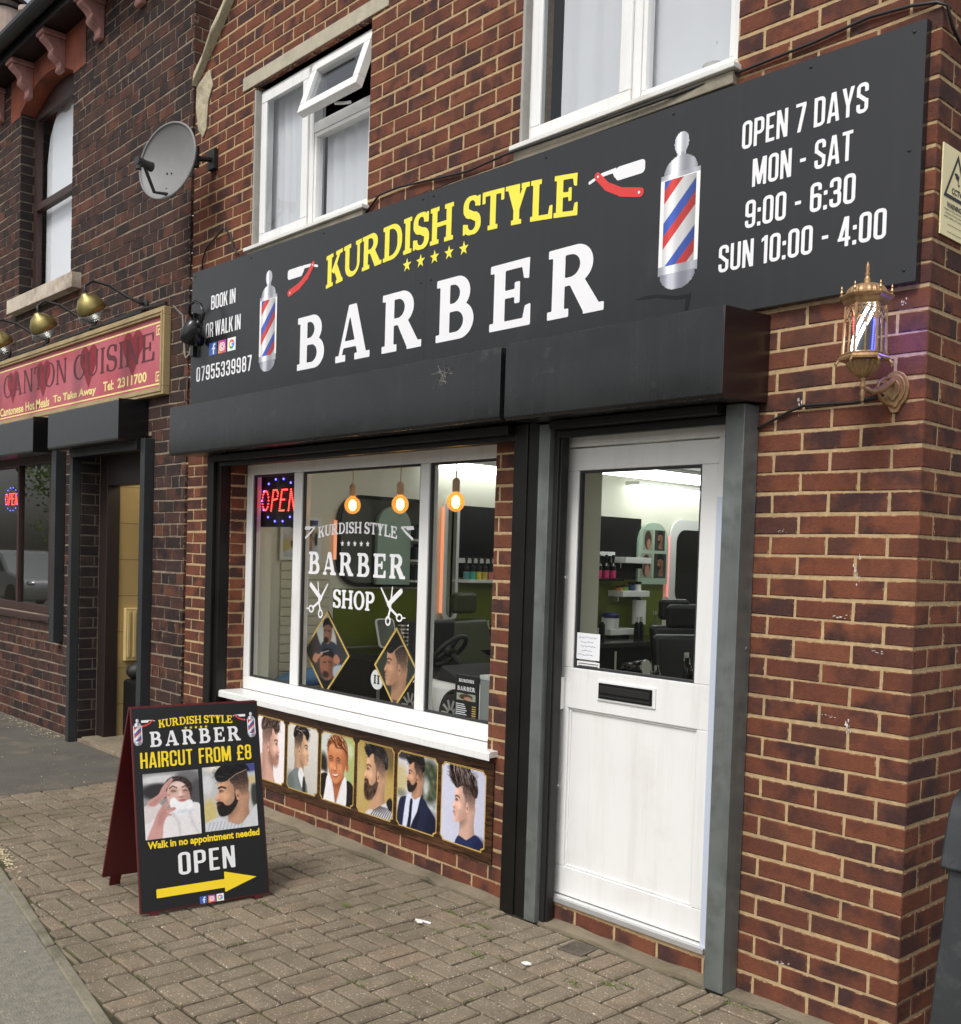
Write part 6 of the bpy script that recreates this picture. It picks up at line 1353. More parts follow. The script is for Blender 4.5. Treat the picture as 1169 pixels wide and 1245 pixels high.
for k in range(6): rbox(g, -.07, .07, -.064 + k * .0233, -.052 + k * .0233, .001, .008)
g.build('grate', M_IRON, dg)
g = MB(); rbox(g, -.07, .07, -.07, .07, -.0, .0008); g.build('drain_gap', M_JOINT, dg)
M_LIT = mat('litter_paper', (.82, .82, .80), .8)
for lab, nm, cat, pts in (('small torn white paper scrap lying on the paving near the black post', 'paper_scrap', 'litter', [(-1.95, -.495), (-1.915, -.51), (-1.90, -.495), (-1.915, -.485), (-1.87, -.475), (-1.875, -.468), (-1.935, -.48)]),
                          ('tiny white crumpled wrapper on the paving beneath the door step', 'wrapper', 'litter', [(-1.31, -.47), (-1.285, -.475), (-1.27, -.455), (-1.30, -.45)])):
    g = MB(); rr = random.Random(len(lab)); n = len(pts); g.add([(a, b, .0045 + rr.random() * .008) for a, b in pts] + [(a, b, .003) for a, b in pts], [tuple(range(n)), tuple(range(2 * n - 1, n - 1, -1))] + [(i, n + i, n + (i + 1) % n, (i + 1) % n) for i in range(n)]); tag(g.build(nm, M_LIT), lab, cat)
# weeds and moss in the joints, leaf crumbs, grit
M_MOSS = mat('moss', rgb(92, 106, 48), .95, noise=(60, .35))
g = MB(); rr = random.Random(17)
def tuft(x, y, n, s):
    for _ in range(n):
        a = rr.uniform(0, 2 * PI); d = rr.uniform(0, s); px_, py_ = x + d * math.cos(a), y + d * math.sin(a) * .35; L = rr.uniform(.004, .013); b = rr.uniform(0, 2 * PI); wd = rr.uniform(.002, .005)
        g.add([(px_ - wd * math.sin(b), py_ + wd * math.cos(b), .0), (px_ + wd * math.sin(b), py_ - wd * math.cos(b), .0), (px_ + L * .8 * math.cos(b), py_ + L * .8 * math.sin(b), rr.uniform(.002, .006))], [(0, 1, 2)])
for _ in range(210):
    i = rr.randint(-14, 18); j = rr.randint(-6, 5); x = PX0 + i * P * .996; y = PY0 + j * P
    if y > -.1 or y < kerb_y(x) + .05: continue
    t = rr.random(); near = math.exp(-((x + 1.7) / 1.0) ** 2)
    if rr.random() > .25 + near: continue
    if rr.random() < .5: tuft(x + t * P, y, rr.randint(5, 26), .05)
    else:
        for q in range(3): tuft(x + rr.uniform(-.003, .003), y + (t + q * .1) * P, rr.randint(3, 8), .012)
for x, y in ((-1.75, -.36), (-1.62, -.38), (-1.72, -.30), (-1.95, -.30), (-1.85, -.20), (-2.3, -.62), (-2.55, -.9), (-.95, -.35), (-.60, -.13), (-.5, -.12), (-.3, -.11), (-1.5, -.55), (-1.05, -.45)): tuft(x, y, 60, .06)
o = g.build('moss_tufts', M_MOSS); tag(o, 'green moss and tiny weeds growing along the paving joints', 'moss', kind='stuff')
M_CRUMB = mat('dry_crumbs', rgb(200, 186, 148), .9, noise=(200, .4))
g = MB()
def crumb(x, y, s, z=.004):
    a = rr.uniform(0, 2 * PI); g.add([(x + s * math.cos(a + q) * rr.uniform(.5, 1), y + s * math.sin(a + q) * rr.uniform(.5, 1), z + rr.uniform(0, .004)) for q in (0, 1.6, 3.1, 4.6)], [(0, 1, 2, 3)])
for _ in range(420):
    x, y = rr.uniform(-5.3, 1.2), rr.uniform(-2.0, -.12)
    crumb(x, y, rr.choice((.002, .002, .003, .004)))
for _ in range(160): x = -3.95 + rr.gauss(0, .16); crumb(x, kerb_y(x) + .03 + abs(rr.gauss(0, .03)), rr.uniform(.003, .012))
for _ in range(260): x = rr.uniform(-9, -7.1); crumb(x, -.05 - abs(rr.gauss(0, .09)), rr.uniform(.003, .012), .002)
for _ in range(120): x, y = rr.uniform(-4, 1), 0; crumb(x, kerb_y(x) - .1 - rr.random() * .6, rr.uniform(.002, .006), .0)
for _ in range(60): x, y = rr.uniform(-7.0, -5.4), rr.uniform(-1.2, -.1); crumb(x, y, rr.uniform(.003, .008), .001)
tag(g.build('leaf_crumbs', M_CRUMB), 'dry leaf crumbs and grit scattered over the paving', 'debris', kind='stuff')
# ------------------------------------------------------------------ inside the barber shop
IX = IX0
M_BLKPANEL = mat('black_gloss_panel', (.008, .008, .008), .3, spec=.3)
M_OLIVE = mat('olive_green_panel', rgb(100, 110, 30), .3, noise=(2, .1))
M_MIRROR = mat('mirror', (.55, .58, .56), .03, metal=1.0)
M_DARKMIRROR = mat('smoked_mirror', (.22, .22, .23), .05, metal=1.0)
M_SHELF = mat('white_shelf', (.80, .80, .78), .4)
M_TUBE = mat('lit_tube', (1, 1, 1), .5, emis=((.95, 1.0, .97), 3.6))
M_ORANGELED = mat('orange_led', (1, .5, .3), .5, emis=((1.0, .34, .16), .55))
M_PINKLED = mat('pink_led', (1, .5, .5), .5, emis=((1.0, .26, .24), .5))
onwall = lambda u, v, d=0.0: (IX + d, u, v)       # u = depth into the shop, v = height
def wbox(g, y0, y1, z0, z1, d0, d1, m=None): g.box(IX + d0, IX + d1, y0, y1, z0, z1, m)
def rrect_poly(y0, y1, z0, z1, r, only_top=False, n=7):
    pts = []
    for cx, cz, a0 in ((y1 - r, z1 - r, 0), (y0 + r, z1 - r, 90), (y0 + r, z0 + r, 180), (y1 - r, z0 + r, 270)):
        if only_top and a0 >= 180: pts.append((y0 if a0 == 180 else y1, z0)); continue
        for k in range(n + 1): a = math.radians(a0 + 90 * k / n); pts.append((cx + r * math.cos(a), cz + r * math.sin(a)))
    return pts
# wall finishes belong to the building
g = MB(); wbox(g, 2.20, 4.62, 1.44, 2.03, .001, .012); g.build('black_wall_panel', M_BLKPANEL, shop)
g = MB(); wbox(g, 2.20, 5.0, .86, 1.438, .001, .010); wbox(g, 1.06, 2.0, .91, 1.345, .001, .010); g.build('green_panel_and_reflection', M_OLIVE, shop)  # second strip stands in for green reflected in the smoked mirror
g = MB()
for k in range(17): wbox(g, .60, 1.02, .42 + k * .066, .478 + k * .066, .001, .014)
g.build('slat_wall', mat('cream_slats', rgb(214, 208, 186), .5), shop, bevel=.003)
def lab_thing(name, label, cat, loc, group=None): return thing(name, label, cat, loc, group)
# mirrors with rounded tops
def wall_mirror(y0, y1, z0, z1, r, label, ledmat, framemat, glassm, fw=.05, both=True):
    t = lab_thing('wall_mirror', label, 'mirror', (IX, (y0 + y1) / 2, z0), None)
    g = MB(); g.prism(rrect_poly(y0, y1, z0, z1, r), lambda u, v, d: (IX + d, u, v), .014, .034); g.build('mirror_frame', framemat, t)
    g = MB(); g.prism(rrect_poly(y0 + fw, y1 - fw, z0 + fw, z1 - fw, r * .8), lambda u, v, d: (IX + d, u, v), .0345, .040); g.build('mirror_glass', glassm, t)
    g = MB(); g.box(IX + .016, IX + .030, y0 - .022, y0 - .002, z0 + r, z1 - r); g.build('led_strip', ledmat, t); g = MB(); g.box(IX + .016, IX + .030, y1 + .002, y1 + .022, z0 + r, z1 - r)
    if both: g.build('led_strip', ledmat, t)
    return t
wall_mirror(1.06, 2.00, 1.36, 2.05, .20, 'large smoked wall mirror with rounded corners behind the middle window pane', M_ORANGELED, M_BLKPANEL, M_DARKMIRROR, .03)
wall_mirror(2.10, 2.26, 1.08, 2.08, .07, 'narrow tall white framed mirror edged in orange light behind the right window pane', M_ORANGELED, M_SHELF, M_MIRROR, .035, False)
wall_mirror(5.06, 5.86, 1.10, 2.05, .17, 'white framed rounded mirror edged in pink light seen through the door glass', M_PINKLED, M_SHELF, M_BLKPANEL, .10)
# shelf of hair products
sf = lab_thing('bottle_shelf', 'long white shelf carrying hair product bottles on the black wall panel', 'shelf', (IX, 2.6, 1.40))
g = MB(); wbox(g, 2.27, 2.78, 1.40, 1.425, .013, .15); g.build('board', M_SHELF, sf, bevel=.002)
g = MB(); wbox(g, 2.27, 2.78, 1.56, 1.60, .013, .03); g.build('back_rail', M_SHELF, sf)
liq = [rgb(90, 150, 150), rgb(70, 170, 150), rgb(210, 190, 70), rgb(190, 170, 80), rgb(200, 120, 110), rgb(170, 150, 60), rgb(210, 60, 120), rgb(190, 50, 110)]
lm = [mat('bottle_liquid', c, .2) for c in liq]
def bottle(x, y, z, k, lab, s=1.0):
    t = thing('product_bottle', lab, 'bottle', (x, y, z), 'hair product bottles')
    g = MB(); g.lathe([(.001, 0), (.024 * s, 0), (.026 * s, .005), (.026 * s, .065 * s), (.001, .066 * s)], (x, y, z), 12); g.build('bottle_label', lm[k % 8], t, smooth=False)
    g = MB(); g.lathe([(.025 * s, .0662 * s), (.025 * s, .10 * s), (.010 * s, .125 * s), (.010 * s, .16 * s), (.014 * s, .162 * s), (.012 * s, .19 * s), (.001, .19 * s)], (x, y, z), 12); g.build('bottle_top', M_GLOSSBLACK, t, smooth=False)
ords = ['leftmost', 'second from the left', 'third from the left', 'middle', 'third from the right', 'second from the right', 'rightmost']
for k in range(7): bottle(IX + .075, 2.31 + k * .068, 1.4255, k, 'dark topped bottle, %s of seven on the shelf in the right pane' % ords[k])
for k, nm in enumerate(('left', 'middle', 'right')): bottle(IX + .10, 3.92 + k * .10, 1.452, 6, 'dark topped pink bottle, %s one of three seen through the door glass' % nm, 1.15)
sf2 = lab_thing('bottle_shelf', 'short dark shelf with pink bottles seen at the left of the door glass', 'shelf', (IX, 4.0, 1.43))
g = MB(); wbox(g, 3.86, 4.20, 1.43, 1.451, .013, .17); g.build('board', M_BLKPANEL, sf2); g = MB(); wbox(g, 3.86, 4.20, 1.66, 1.70, .013, .05); g.build('back_rail', M_SHELF, sf2)
for y0, y1, z, lab in ((4.18, 4.56, 1.60, 'upper white box shelf on the black panel seen through the door glass'), (4.16, 4.55, 1.285, 'lower white box shelf with small jars seen through the door glass'), (4.0, 4.4, .93, 'low white ledge above the counter seen through the door glass')):
    t = lab_thing('box_shelf', lab, 'shelf', (IX, y0, z)); g = MB(); wbox(g, y0, y1, z, z + .055, .013, .20); g.build('shelf_board', M_SHELF, t, bevel=.003)
    g = MB(); wbox(g, y0 + .02, y0 + .03, z - .05, z - .001, .013, .12); wbox(g, y1 - .03, y1 - .02, z - .05, z - .001, .013, .12); g.build('shelf_bracket', M_CHROME, t)
for k, (y, c, h) in enumerate(((4.22, (200, 130, 60), .04), (4.30, (110, 150, 60), .05), (4.40, (50, 70, 100), .08), (4.49, (220, 220, 215), .085))):
    t = thing('jar', ['small orange jar', 'small green jar', 'small navy jar', 'small white jar'][k] + ' on the lower white box shelf', 'jar', (IX + .10, y, 1.3405))
    g = MB(); g.lathe([(.001, 0), (.034, 0), (.034, h * .7), (.001, h * .7)], (IX + .10, y, 1.3405), 12); g.build('jar_body', mat('jar_plastic', rgb(*c), .35), t); g = MB(); g.lathe([(.036, h * .702), (.036, h), (.001, h)], (IX + .10, y, 1.3405), 12); g.build('jar_lid', M_GLOSSBLACK, t)
t = thing('paper_roll', 'white paper towel roll under the lower box shelf through the door glass', 'paper roll', (IX + .12, 4.50, 1.02)); g = MB(); g.lathe([(.02, 0), (.065, 0), (.065, .23), (.02, .23)], (IX + .12, 4.50, 1.02), 16); g.build('roll', M_SHELF, t); g = MB(); g.lathe([(.018, -.005), (.018, .24)], (IX + .12, 4.50, 1.02), 10); g.build('core', M_BLACK, t)
t = thing('tub', 'white tub with blue lid on the low ledge behind the door glass', 'tub', (IX + .12, 4.08, .986)); g = MB(); g.lathe([(.001, 0), (.08, 0), (.085, .10), (.001, .10)], (IX + .12, 4.08, .986), 16); g.build('tub_body', M_SHELF, t); g = MB(); g.lathe([(.088, .101), (.088, .13), (.06, .15), (.001, .15)], (IX + .12, 4.08, .986), 16); g.build('tub_lid', mat('navy_plastic', rgb(34, 40, 84), .35), t)
# framed set of four photos
pf = lab_thing('photo_frame', 'pale green arched frame of four portrait photos seen through the door glass', 'picture', (IX, 4.8, 1.42))
g = MB(); g.prism(rrect_poly(4.56, 5.02, 1.40, 2.0, .20, True), lambda u, v, d: (IX + d, u, v), .014, .040); g.build('frame', mat('pale_green_frame', rgb(170, 190, 172), .4), pf)
for a, b, c, d, kd in ((4.59, 4.77, 1.46, 1.70, 'k'), (4.80, 4.99, 1.46, 1.70, 'l'), (4.62, 4.77, 1.73, 1.93, 'k'), (4.80, 4.96, 1.73, 1.93, 'l')):
    p, _ = portrait(kd, 22, 28); p.mesh('portrait', lambda u, v: (IX + .0412, a + u * (b - a), c + v * (d - c)), pf)
# counter along the wall
ct = lab_thing('counter', 'long black barber counter along the left wall inside the shop', 'counter', (IX, 3.3, .085))
g = MB(); wbox(g, 1.02, 5.9, .855, .90, .016, .56); g.build('worktop', M_GLOSSBLACK, ct, bevel=.004); g = MB(); wbox(g, 1.04, 5.88, .086, .854, .016, .50); g.build('cabinet', M_BLKPANEL, ct)
g = MB()
for k in range(9): wbox(g, 1.10 + k * .52, 1.13 + k * .52, .12, .82, .5005, .508)
g.build('cabinet_trim', M_CHROME, ct)
# tins, bottles and a hand mirror on the counter
def tin(x, y, r, h, m, lab, nm='tin'):
    t = thing(nm, lab, nm, (x, y, .9005)); g = MB(); prof = [(.001, 0), (r, 0)]
    for k in range(7): prof += [(r, h * (k + .2) / 7), (r * .95, h * (k + .6) / 7)]
    prof += [(r, h), (.001, h)]; g.lathe(prof, (x, y, .9005), 18); g.build('tin_body', m, t); g = MB(); g.lathe([(r * .9, h + .0005), (r * .6, h + .01), (.001, h + .012)], (x, y, .9005), 18); g.build('tin_lid', M_BLACK, t)
tin(-4.62, 1.52, .075, .20, M_CHROME, 'ribbed silver tin on the counter behind the middle window pane')
tin(-4.60, 1.74, .05, .16, M_GLOSSBLACK, 'small black pot beside the silver tin on the counter', 'pot')
hm = lab_thing('hand_mirror', 'tilted white backed hand mirror on the counter beside the silver tin', 'mirror', (-4.58, 1.30, .90))
g = MB(); Mh = Matrix.Translation((-4.56, 1.30, 1.03)) @ Matrix.Rotation(math.radians(-18), 4, 'Y'); g.M = Mh
g.prism(rrect_poly(-.085, .085, -.11, .11, .03), lambda u, v, d: (d, u, v), 0, .012); g.build('mirror_back', M_SHELF, hm); g = MB(); g.M = Mh; g.prism(rrect_poly(-.075, .075, -.10, .10, .025), lambda u, v, d: (d, u, v), .0123, .014); g.build('mirror_glass', M_MIRROR, hm); g = MB(); g.tube([(-4.53, 1.30, .93), (-4.52, 1.30, .90)], .02, 8); g.build('stand', M_CHROME, hm)
# dark shelving with product rows at the back of the middle pane
cab = lab_thing('product_cabinet', 'pale green arched display unit of dark products beside the smoked mirror', 'cabinet', (IX, 1.9, 1.1))
g = MB(); g.prism(rrect_poly(1.40, 1.72, 1.38, 1.98, .16, True), lambda u, v, d: (IX + d, u, v), .041, .075); g.build('unit_back', mat('pale_green_paint', rgb(150, 172, 156), .45), cab)
g = MB(); rr = random.Random(9)
for z in (1.40, 1.56, 1.72): wbox(g, 1.73, 1.93, z, z + .016, .041, .14)
g.build('unit_shelf', M_SHELF, cab)
g = MB()
for z in (1.416, 1.576, 1.736):
    y = 1.74
    while y < 1.90: wd = rr.uniform(.018, .032); wbox(g, y, y + wd, z + .0005, z + rr.uniform(.07, .13), .06, .12); y += wd + .006
g.build('product_row', mat('dark_products', rgb(40, 40, 52), .3, noise=(20, .4)), cab)
# fluorescent battens; the last four are unseen extras added to light the shop
for k, (a, b, c, d, z, lab) in enumerate(((-4.50, -4.22, 3.55, 5.35, IZ1, 'wide lit ceiling light seen at the top of the door glass'), (-4.84, -4.70, 4.35, 5.9, 2.37, 'long lit tube light below the wide one in the door glass'), (-4.84, -4.70, 1.95, 2.95, 2.39, 'lit tube light at the top of the right window pane'),
        (-2.6, -2.3, 1.2, 2.6, IZ1, 'added unseen ceiling light over the middle of the barber shop'), (-2.6, -2.3, 3.6, 5.0, IZ1, 'added unseen ceiling light over the back of the barber shop'), (-1.2, -.9, 2.2, 3.6, IZ1, 'added unseen ceiling light over the right side of the barber shop'), (-3.9, -3.6, 1.0, 1.6, IZ1, 'added unseen ceiling light near the front left of the shop'))):
    t = lab_thing('ceiling_light', lab, 'light', ((a + b) / 2, (c + d) / 2, z), 'lit tube lights in the shop')
    g = MB(); g.box(a - .015, b + .015, c - .03, d + .03, z - .035, z - .001); g.build('light_tray', M_SHELF, t); g = MB(); g.box(a, b, c, d, z - .092, z - .0355); g.build('diffuser', M_TUBE, t, bevel=.008)
g = MB()
# pendant bulbs behind the glass
M_AMBER = bpy.data.materials.new('amber_bulb_glass'); M_AMBER.use_nodes = True
_t = M_AMBER.node_tree; _t.nodes.clear(); _o = _t.nodes.new('ShaderNodeOutputMaterial'); _m = _t.nodes.new('ShaderNodeMixShader'); _a = _t.nodes.new('ShaderNodeBsdfTransparent'); _e = _t.nodes.new('ShaderNodeEmission'); _lw = _t.nodes.new('ShaderNodeLayerWeight')
_a.inputs[0].default_value = (1, .62, .22, 1); _e.inputs[0].default_value = (1, .46, .10, 1); _e.inputs[1].default_value = 1.6; _m.inputs[0].default_value = .30
_t.links.new(_a.outputs[0], _m.inputs[1]); _t.links.new(_e.outputs[0], _m.inputs[2]); _t.links.new(_m.outputs[0], _o.inputs[0])
M_FIL = mat('glowing_filament', (1, .8, .4), .5, emis=((1.0, .70, .30), 26.0))
M_BRASSCAP = mat('pale_lampholder', rgb(190, 160, 130), .4)
bulb_lab = ['glowing amber globe bulb hanging above the letters at the left of the middle pane', 'glowing amber globe bulb hanging at the right of the middle pane', 'glowing amber globe bulb hanging alone in the right window pane']
def pendant(x, y, z):
    t = thing('pendant_bulb', bulb_lab[0], 'bulb', (x, y, z), 'amber bulbs hanging in the shop window')
    g = MB(); g.ball((x, y, z), (.052, .052, .056), 18, 12); g.build('globe', M_AMBER, t, smooth=True)
    g = MB(); g.lathe([(.010, -.034), (.024, -.014), (.022, .02), (.008, .034)], (x, y, z), 10); g.build('filament', M_FIL, t, smooth=True)
    g = MB(); g.lathe([(.018, .053), (.022, .06), (.022, .12), (.012, .135)], (x, y, z), 14); g.build('lampholder', M_BRASSCAP, t); g = MB(); g.tube([(x, y, z + .135), (x, y, IZ1)], .0035, 6); g.build('flex', M_BRASSCAP, t)
    return t
b0 = pendant(-3.90, .50, 1.915); dup(b0, (-3.412, .50, 1.913), bulb_lab[1]); dup(b0, (-2.905, .50, 1.918), bulb_lab[2])
# LED open sign
M_RDOT = mat('red_led_dot', (1, .1, .1), .5, emis=((1, .04, .03), 6.0)); M_BDOT = mat('blue_led_dot', (.1, .1, 1), .5, emis=((.10, .08, 1), 6.0))
def led_sign(x0, x1, z0, z1, y, label, nrm=1):
    t = thing('open_sign', label, 'sign', ((x0 + x1) / 2, y, z0)); W_, H_ = x1 - x0, z1 - z0
    g = MB(); g.box(x0, x1, y, y + .02, z0, z1); g.build('sign_case', M_BLACK, t, bevel=.004)
    r_, b_ = MB(), MB(); q = lambda u, v: (x0 + u * W_, y - .003, z0 + v * H_)
    def dots(mb, pts, s):
        for (a, b) in zip(pts[:-1], pts[1:]):
            A_, B_ = Vector(q(*a)), Vector(q(*b)); n = max(1, int((B_ - A_).length / (s * 2.0)))
            for k in range(n): mb.ball(A_.lerp(B_, k / n), (s * .8, s * .6, s * .8), 6, 4)
    s = W_ * .0125; e = lambda cx, cy, a, b, n=18: [(cx + a * math.cos(2 * PI * k / n), cy + b * math.sin(2 * PI * k / n)) for k in range(n + 1)]
    dots(r_, e(.17, .52, .075, .19), s); dots(r_, [(.31, .32), (.36, .72), (.44, .72), (.47, .65), (.45, .55), (.34, .52)], s)
    dots(r_, [(.68, .72), (.56, .72), (.51, .32), (.64, .32)], s); dots(r_, [(.54, .53), (.65, .53)], s); dots(r_, [(.72, .32), (.77, .72), (.85, .32), (.90, .72)], s)
    for k in range(14):
        a = 2 * PI * k / 14; A_ = q(.5 + .46 * math.cos(a) * .9, .52 + .42 * math.sin(a)); b_.ball(A_, (s * 1.1, s * .8, s * 1.1), 6, 4)
    r_.build('red_dots', M_RDOT, t); b_.build('blue_dots', M_BDOT, t)
    return t
led_sign(-4.545, -4.035, 1.765, 2.095, .205, 'lit red and blue LED open sign hanging behind the left pane of the barber window')
# diamond shaped framed photos hung in the window
def diamond(cx, cz, hw, hh, y, kind, label):
    t = thing('diamond_picture', label, 'picture', (cx, y, cz - hh)); P4 = [(cx - hw, cz), (cx, cz - hh), (cx + hw, cz), (cx, cz + hh)]
    g = MB(); g.prism(P4, lambda u, v, d: (u, y + .012 - d, v), 0, .010); g.build('backing', M_BLACK, t)
    f = f_poly(P4); mpd = lambda u, v: (u, y + .0005, v); g = MB(); s2 = lambda k: (lambda X, Y: f(X, Y) + k)
    shape(g, S(f, s2(.014)), (cx - hw - .01, cz - hh - .01, cx + hw + .01, cz + hh + .01), .004, mpd); g.build('gold_border', M_GOLDLINE, t)
    p, _ = portrait(kind, 80, 110); Xw, Yw = cx - hw + p.X * 2 * hw, cz - hh + p.Y * 2 * hh; p.alpha = (f(Xw, Yw) < -.013).astype(float)
    p.mesh('portrait', lambda u, v: (cx - hw + u * 2 * hw, y + .0005, cz - hh + v * 2 * hh), t)
diamond(-3.742, 1.00, .245, .255, .22, 'i', 'diamond shaped gold edged picture of a barber at work, lower left of the middle pane')
diamond(-3.055, .976, .20, .230, .22, 'j', 'diamond shaped gold edged picture of a boy in profile, lower right of the middle pane')
t = thing('number_badge', 'round white badge marked 11 beside the boy picture in the window', 'badge', (-3.25, .235, .84))
g = MB(); g.lathe([(.058, 0), (.058, .006)], (-3.250, .245, .888), 24, None, Matrix.Rotation(PI / 2, 3, 'X')); g.build('disc', M_WHITE, t); g = MB(); m11 = lambda u, v: (u, .2382, v); text(g, 's', 'II', -3.280, -3.222, .862, .052, m11, gap=.1, res=20); g.build('disc_number', M_BLACK, t)
# price board and grey box on the inner sill
t = thing('price_board', 'narrow black price list board standing in the right window pane', 'board', (-2.43, .20, .70))
g = MB(); g.box(-2.52, -2.345, .20, .212, .70, .998); g.build('panel', M_ABLACK, t); g = MB(); mpr = lambda u, v: (u, .1985, v)
text(g, 's', 'KURDISH', -2.49, -2.375, .962, .016, mpr, gap=.06, res=16); text(g, 's', 'BARBER', -2.50, -2.365, .918, .022, mpr, gap=.2, res=16)
rr = random.Random(5)
for k in range(13): z = .845 - k * .0105; L = rr.uniform(.03, .09); g.add([mpr(-2.51, z), mpr(-2.51 + L, z), mpr(-2.51 + L, z + .004), mpr(-2.51, z + .004)], [(0, 1, 2, 3)])
g.build('white_print', M_WHITE, t); g = MB()
for k in range(11): z = .84 - k * .0115; g.add([mpr(-2.385, z), mpr(-2.355, z), mpr(-2.355, z + .004), mpr(-2.385, z + .004)], [(0, 1, 2, 3)])
g.build('gold_print', M_GOLDLINE, t); p, _ = portrait('k', 22, 8); p.mesh('picture_strip', lambda u, v: (-2.505 + u * .145, .1985, .868 + v * .036), t)
t = thing('grey_box', 'plain grey box with a lid behind the price board in the right pane', 'box', (-2.27, .26, .70)); g = MB(); g.box(-2.345, -2.19, .2135, .36, .70, .985); g.build('box_body', mat('grey_card', rgb(120, 124, 122), .6), t, bevel=.004); g = MB(); g.box(-2.35, -2.185, .2130, .365, .9855, 1.01); g.build('box_lid', mat('pale_grey_card', rgb(168, 172, 168), .6), t, bevel=.004)
# black bottles crowding the counter
def black_bottle(x, y):
    t = thing('product_bottle', 'small black hair product bottle standing on the dark counter along the wall', 'bottle', (x, y, .9005), 'black bottles on the counter')
    g = MB(); g.lathe([(.001, 0), (.026, 0), (.028, .01), (.027, .13), (.012, .155), (.001, .155)], (x, y, .9005), 12); g.build('bottle_body', M_GLOSSBLACK, t)
    g = MB(); g.lathe([(.013, .1555), (.013, .20), (.001, .20)], (x, y, .9005), 10); g.build('bottle_top', M_CHROME, t); return t
bb = black_bottle(-4.70, 1.86)
for x, y in ((-4.66, 1.95), (-4.74, 2.04), (-4.68, 2.12), (-4.72, 2.32), (-4.66, 2.41), (-4.72, 2.52), (-4.64, 2.66), (-4.7, 3.3), (-4.66, 3.42), (-4.72, 3.9), (-4.60, 4.25), (-4.64, 4.36), (-4.60, 4.85), (-4.66, 4.96), (-4.62, 5.08), (-4.68, 5.3)): dup(bb, (x, y, .9005), bb['label'])
# child's car shaped barber seat
car = thing('toy_car', 'white toy car barber seat with black steering wheel in the right window pane', 'toy car', (-3.15, .7, .085))
M_TOYW = mat('white_toy_paint', (.78, .78, .76), .2); M_TYRE = mat('black_tyre', (.02, .02, .02), .7)
cy0, cy1 = .46, .94; DXc = -.20; WZ = .735
zc = lambda z: .635 + (z - .40) * .60
xc = lambda x: -2.44 + (x + 2.26) * .68
prof = [(-3.62, .50), (-3.58, .42), (-3.30, .40), (-2.46, .40), (-2.30, .46), (-2.26, .60), (-2.34, .72), (-2.62, .80), (-2.80, .82), (-3.30, .84), (-3.55, .78), (-3.63, .66)]
g = MB(); g.prism([(xc(u), zc(v)) for u, v in prof][::-1], lambda u, v, d: (u, d, v), cy0, cy1); g.build('car_body', M_TOYW, car, bevel=.05, seg=4)
g = MB(); g.prism([(-3.30, .86), (-3.06, .86), (-3.02, .915), (-3.30, .93)][::-1], lambda u, v, d: (u, d, v), cy0 + .06, cy1 - .06); g.box(-3.36, -3.28, cy0 + .08, cy1 - .08, .91, 1.22); g.build('seat', M_BLACK, car, bevel=.02)
g = MB(); g.hexa([(-3.06, cy0 + .05, .86), (-2.80, cy0 + .05, .86), (-2.80, cy1 - .05, .86), (-3.06, cy1 - .05, .86)], [(-3.0, cy0 + .05, .985), (-2.84, cy0 + .05, .92), (-2.84, cy1 - .05, .92), (-3.0, cy1 - .05, .985)]); g.build('dashboard', M_BLACK, car, bevel=.012)
g = MB(); Cst = Vector((-3.15, .70, 1.045)); ax = Vector((-.72, -.2, .69)).normalized(); e1 = Vector((0, 1, 0)); e2 = ax.cross(e1).normalized(); e1 = e2.cross(ax).normalized()
ringp = [Cst + e1 * (.125 * math.cos(q)) + e2 * (.125 * math.sin(q)) for q in np.linspace(0, 2 * PI, 25)[:-1]]; g.tube(ringp, .015, 8, closed=True)
for q in (.5, 2.64, 4.71): g.tube([Cst, Cst + e1 * (.12 * math.cos(q)) + e2 * (.12 * math.sin(q))], .012, 6)
g.ball(Cst, .038, 10, 8); g.tube([Cst, Cst - ax * .14], .02, 8); g.build('steering_wheel', M_BLACK, car, smooth=True)
M_ALLOY = mat('toy_alloy', (.62, .62, .62), .3, metal=.6)
for i, wx in enumerate((-2.80, -3.16)):
    g = MB(); Mw = Matrix.Rotation(PI / 2, 3, 'X'); g.lathe([(.066, -.03), (.102, -.03), (.108, -.022), (.108, .022), (.102, .03), (.066, .03)], (wx, cy0 - .012, WZ), 28, None, Mw); wh = g.build('wheel', M_TYRE, car)
    g = MB()
    for k in range(10): a = k * PI / 5; g.hexa(*[[(wx + r * math.cos(a) - s * .008 * math.sin(a), cy0 - .044 + dd, WZ + r * math.sin(a) + s * .008 * math.cos(a)) for (r, s, dd) in ((r_, -1, 0), (r_, 1, 0), (r_, 1, .01), (r_, -1, .01))] for r_ in (.02, .078)])
    g.lathe([(.074, -.034), (.083, -.034), (.083, .0), (.074, .0)], (wx, cy0 - .012, WZ), 28, None, Mw); g.lathe([(.001, -.037), (.022, -.037), (.022, -.02)], (wx, cy0 - .012, WZ), 16, None, Mw); g.build('rim', M_ALLOY, wh)
    g = MB(); g.tube([(wx + .122 * math.cos(q), cy0 - .004, WZ + .122 * math.sin(q)) for q in np.linspace(0, PI, 14)], .013, 6); g.build('wheel_arch', M_BLACK, car)
g = MB(); g.box(-3.15, -2.85, .58, .82,   .086, .632); g.build('pedestal', M_BLACK, car, bevel=.01)
g = MB(); g.box(-2.56, -2.50, cy0 + .04, cy0 + .12, .70, .77); g.build('headlight', M_CHROME, car)
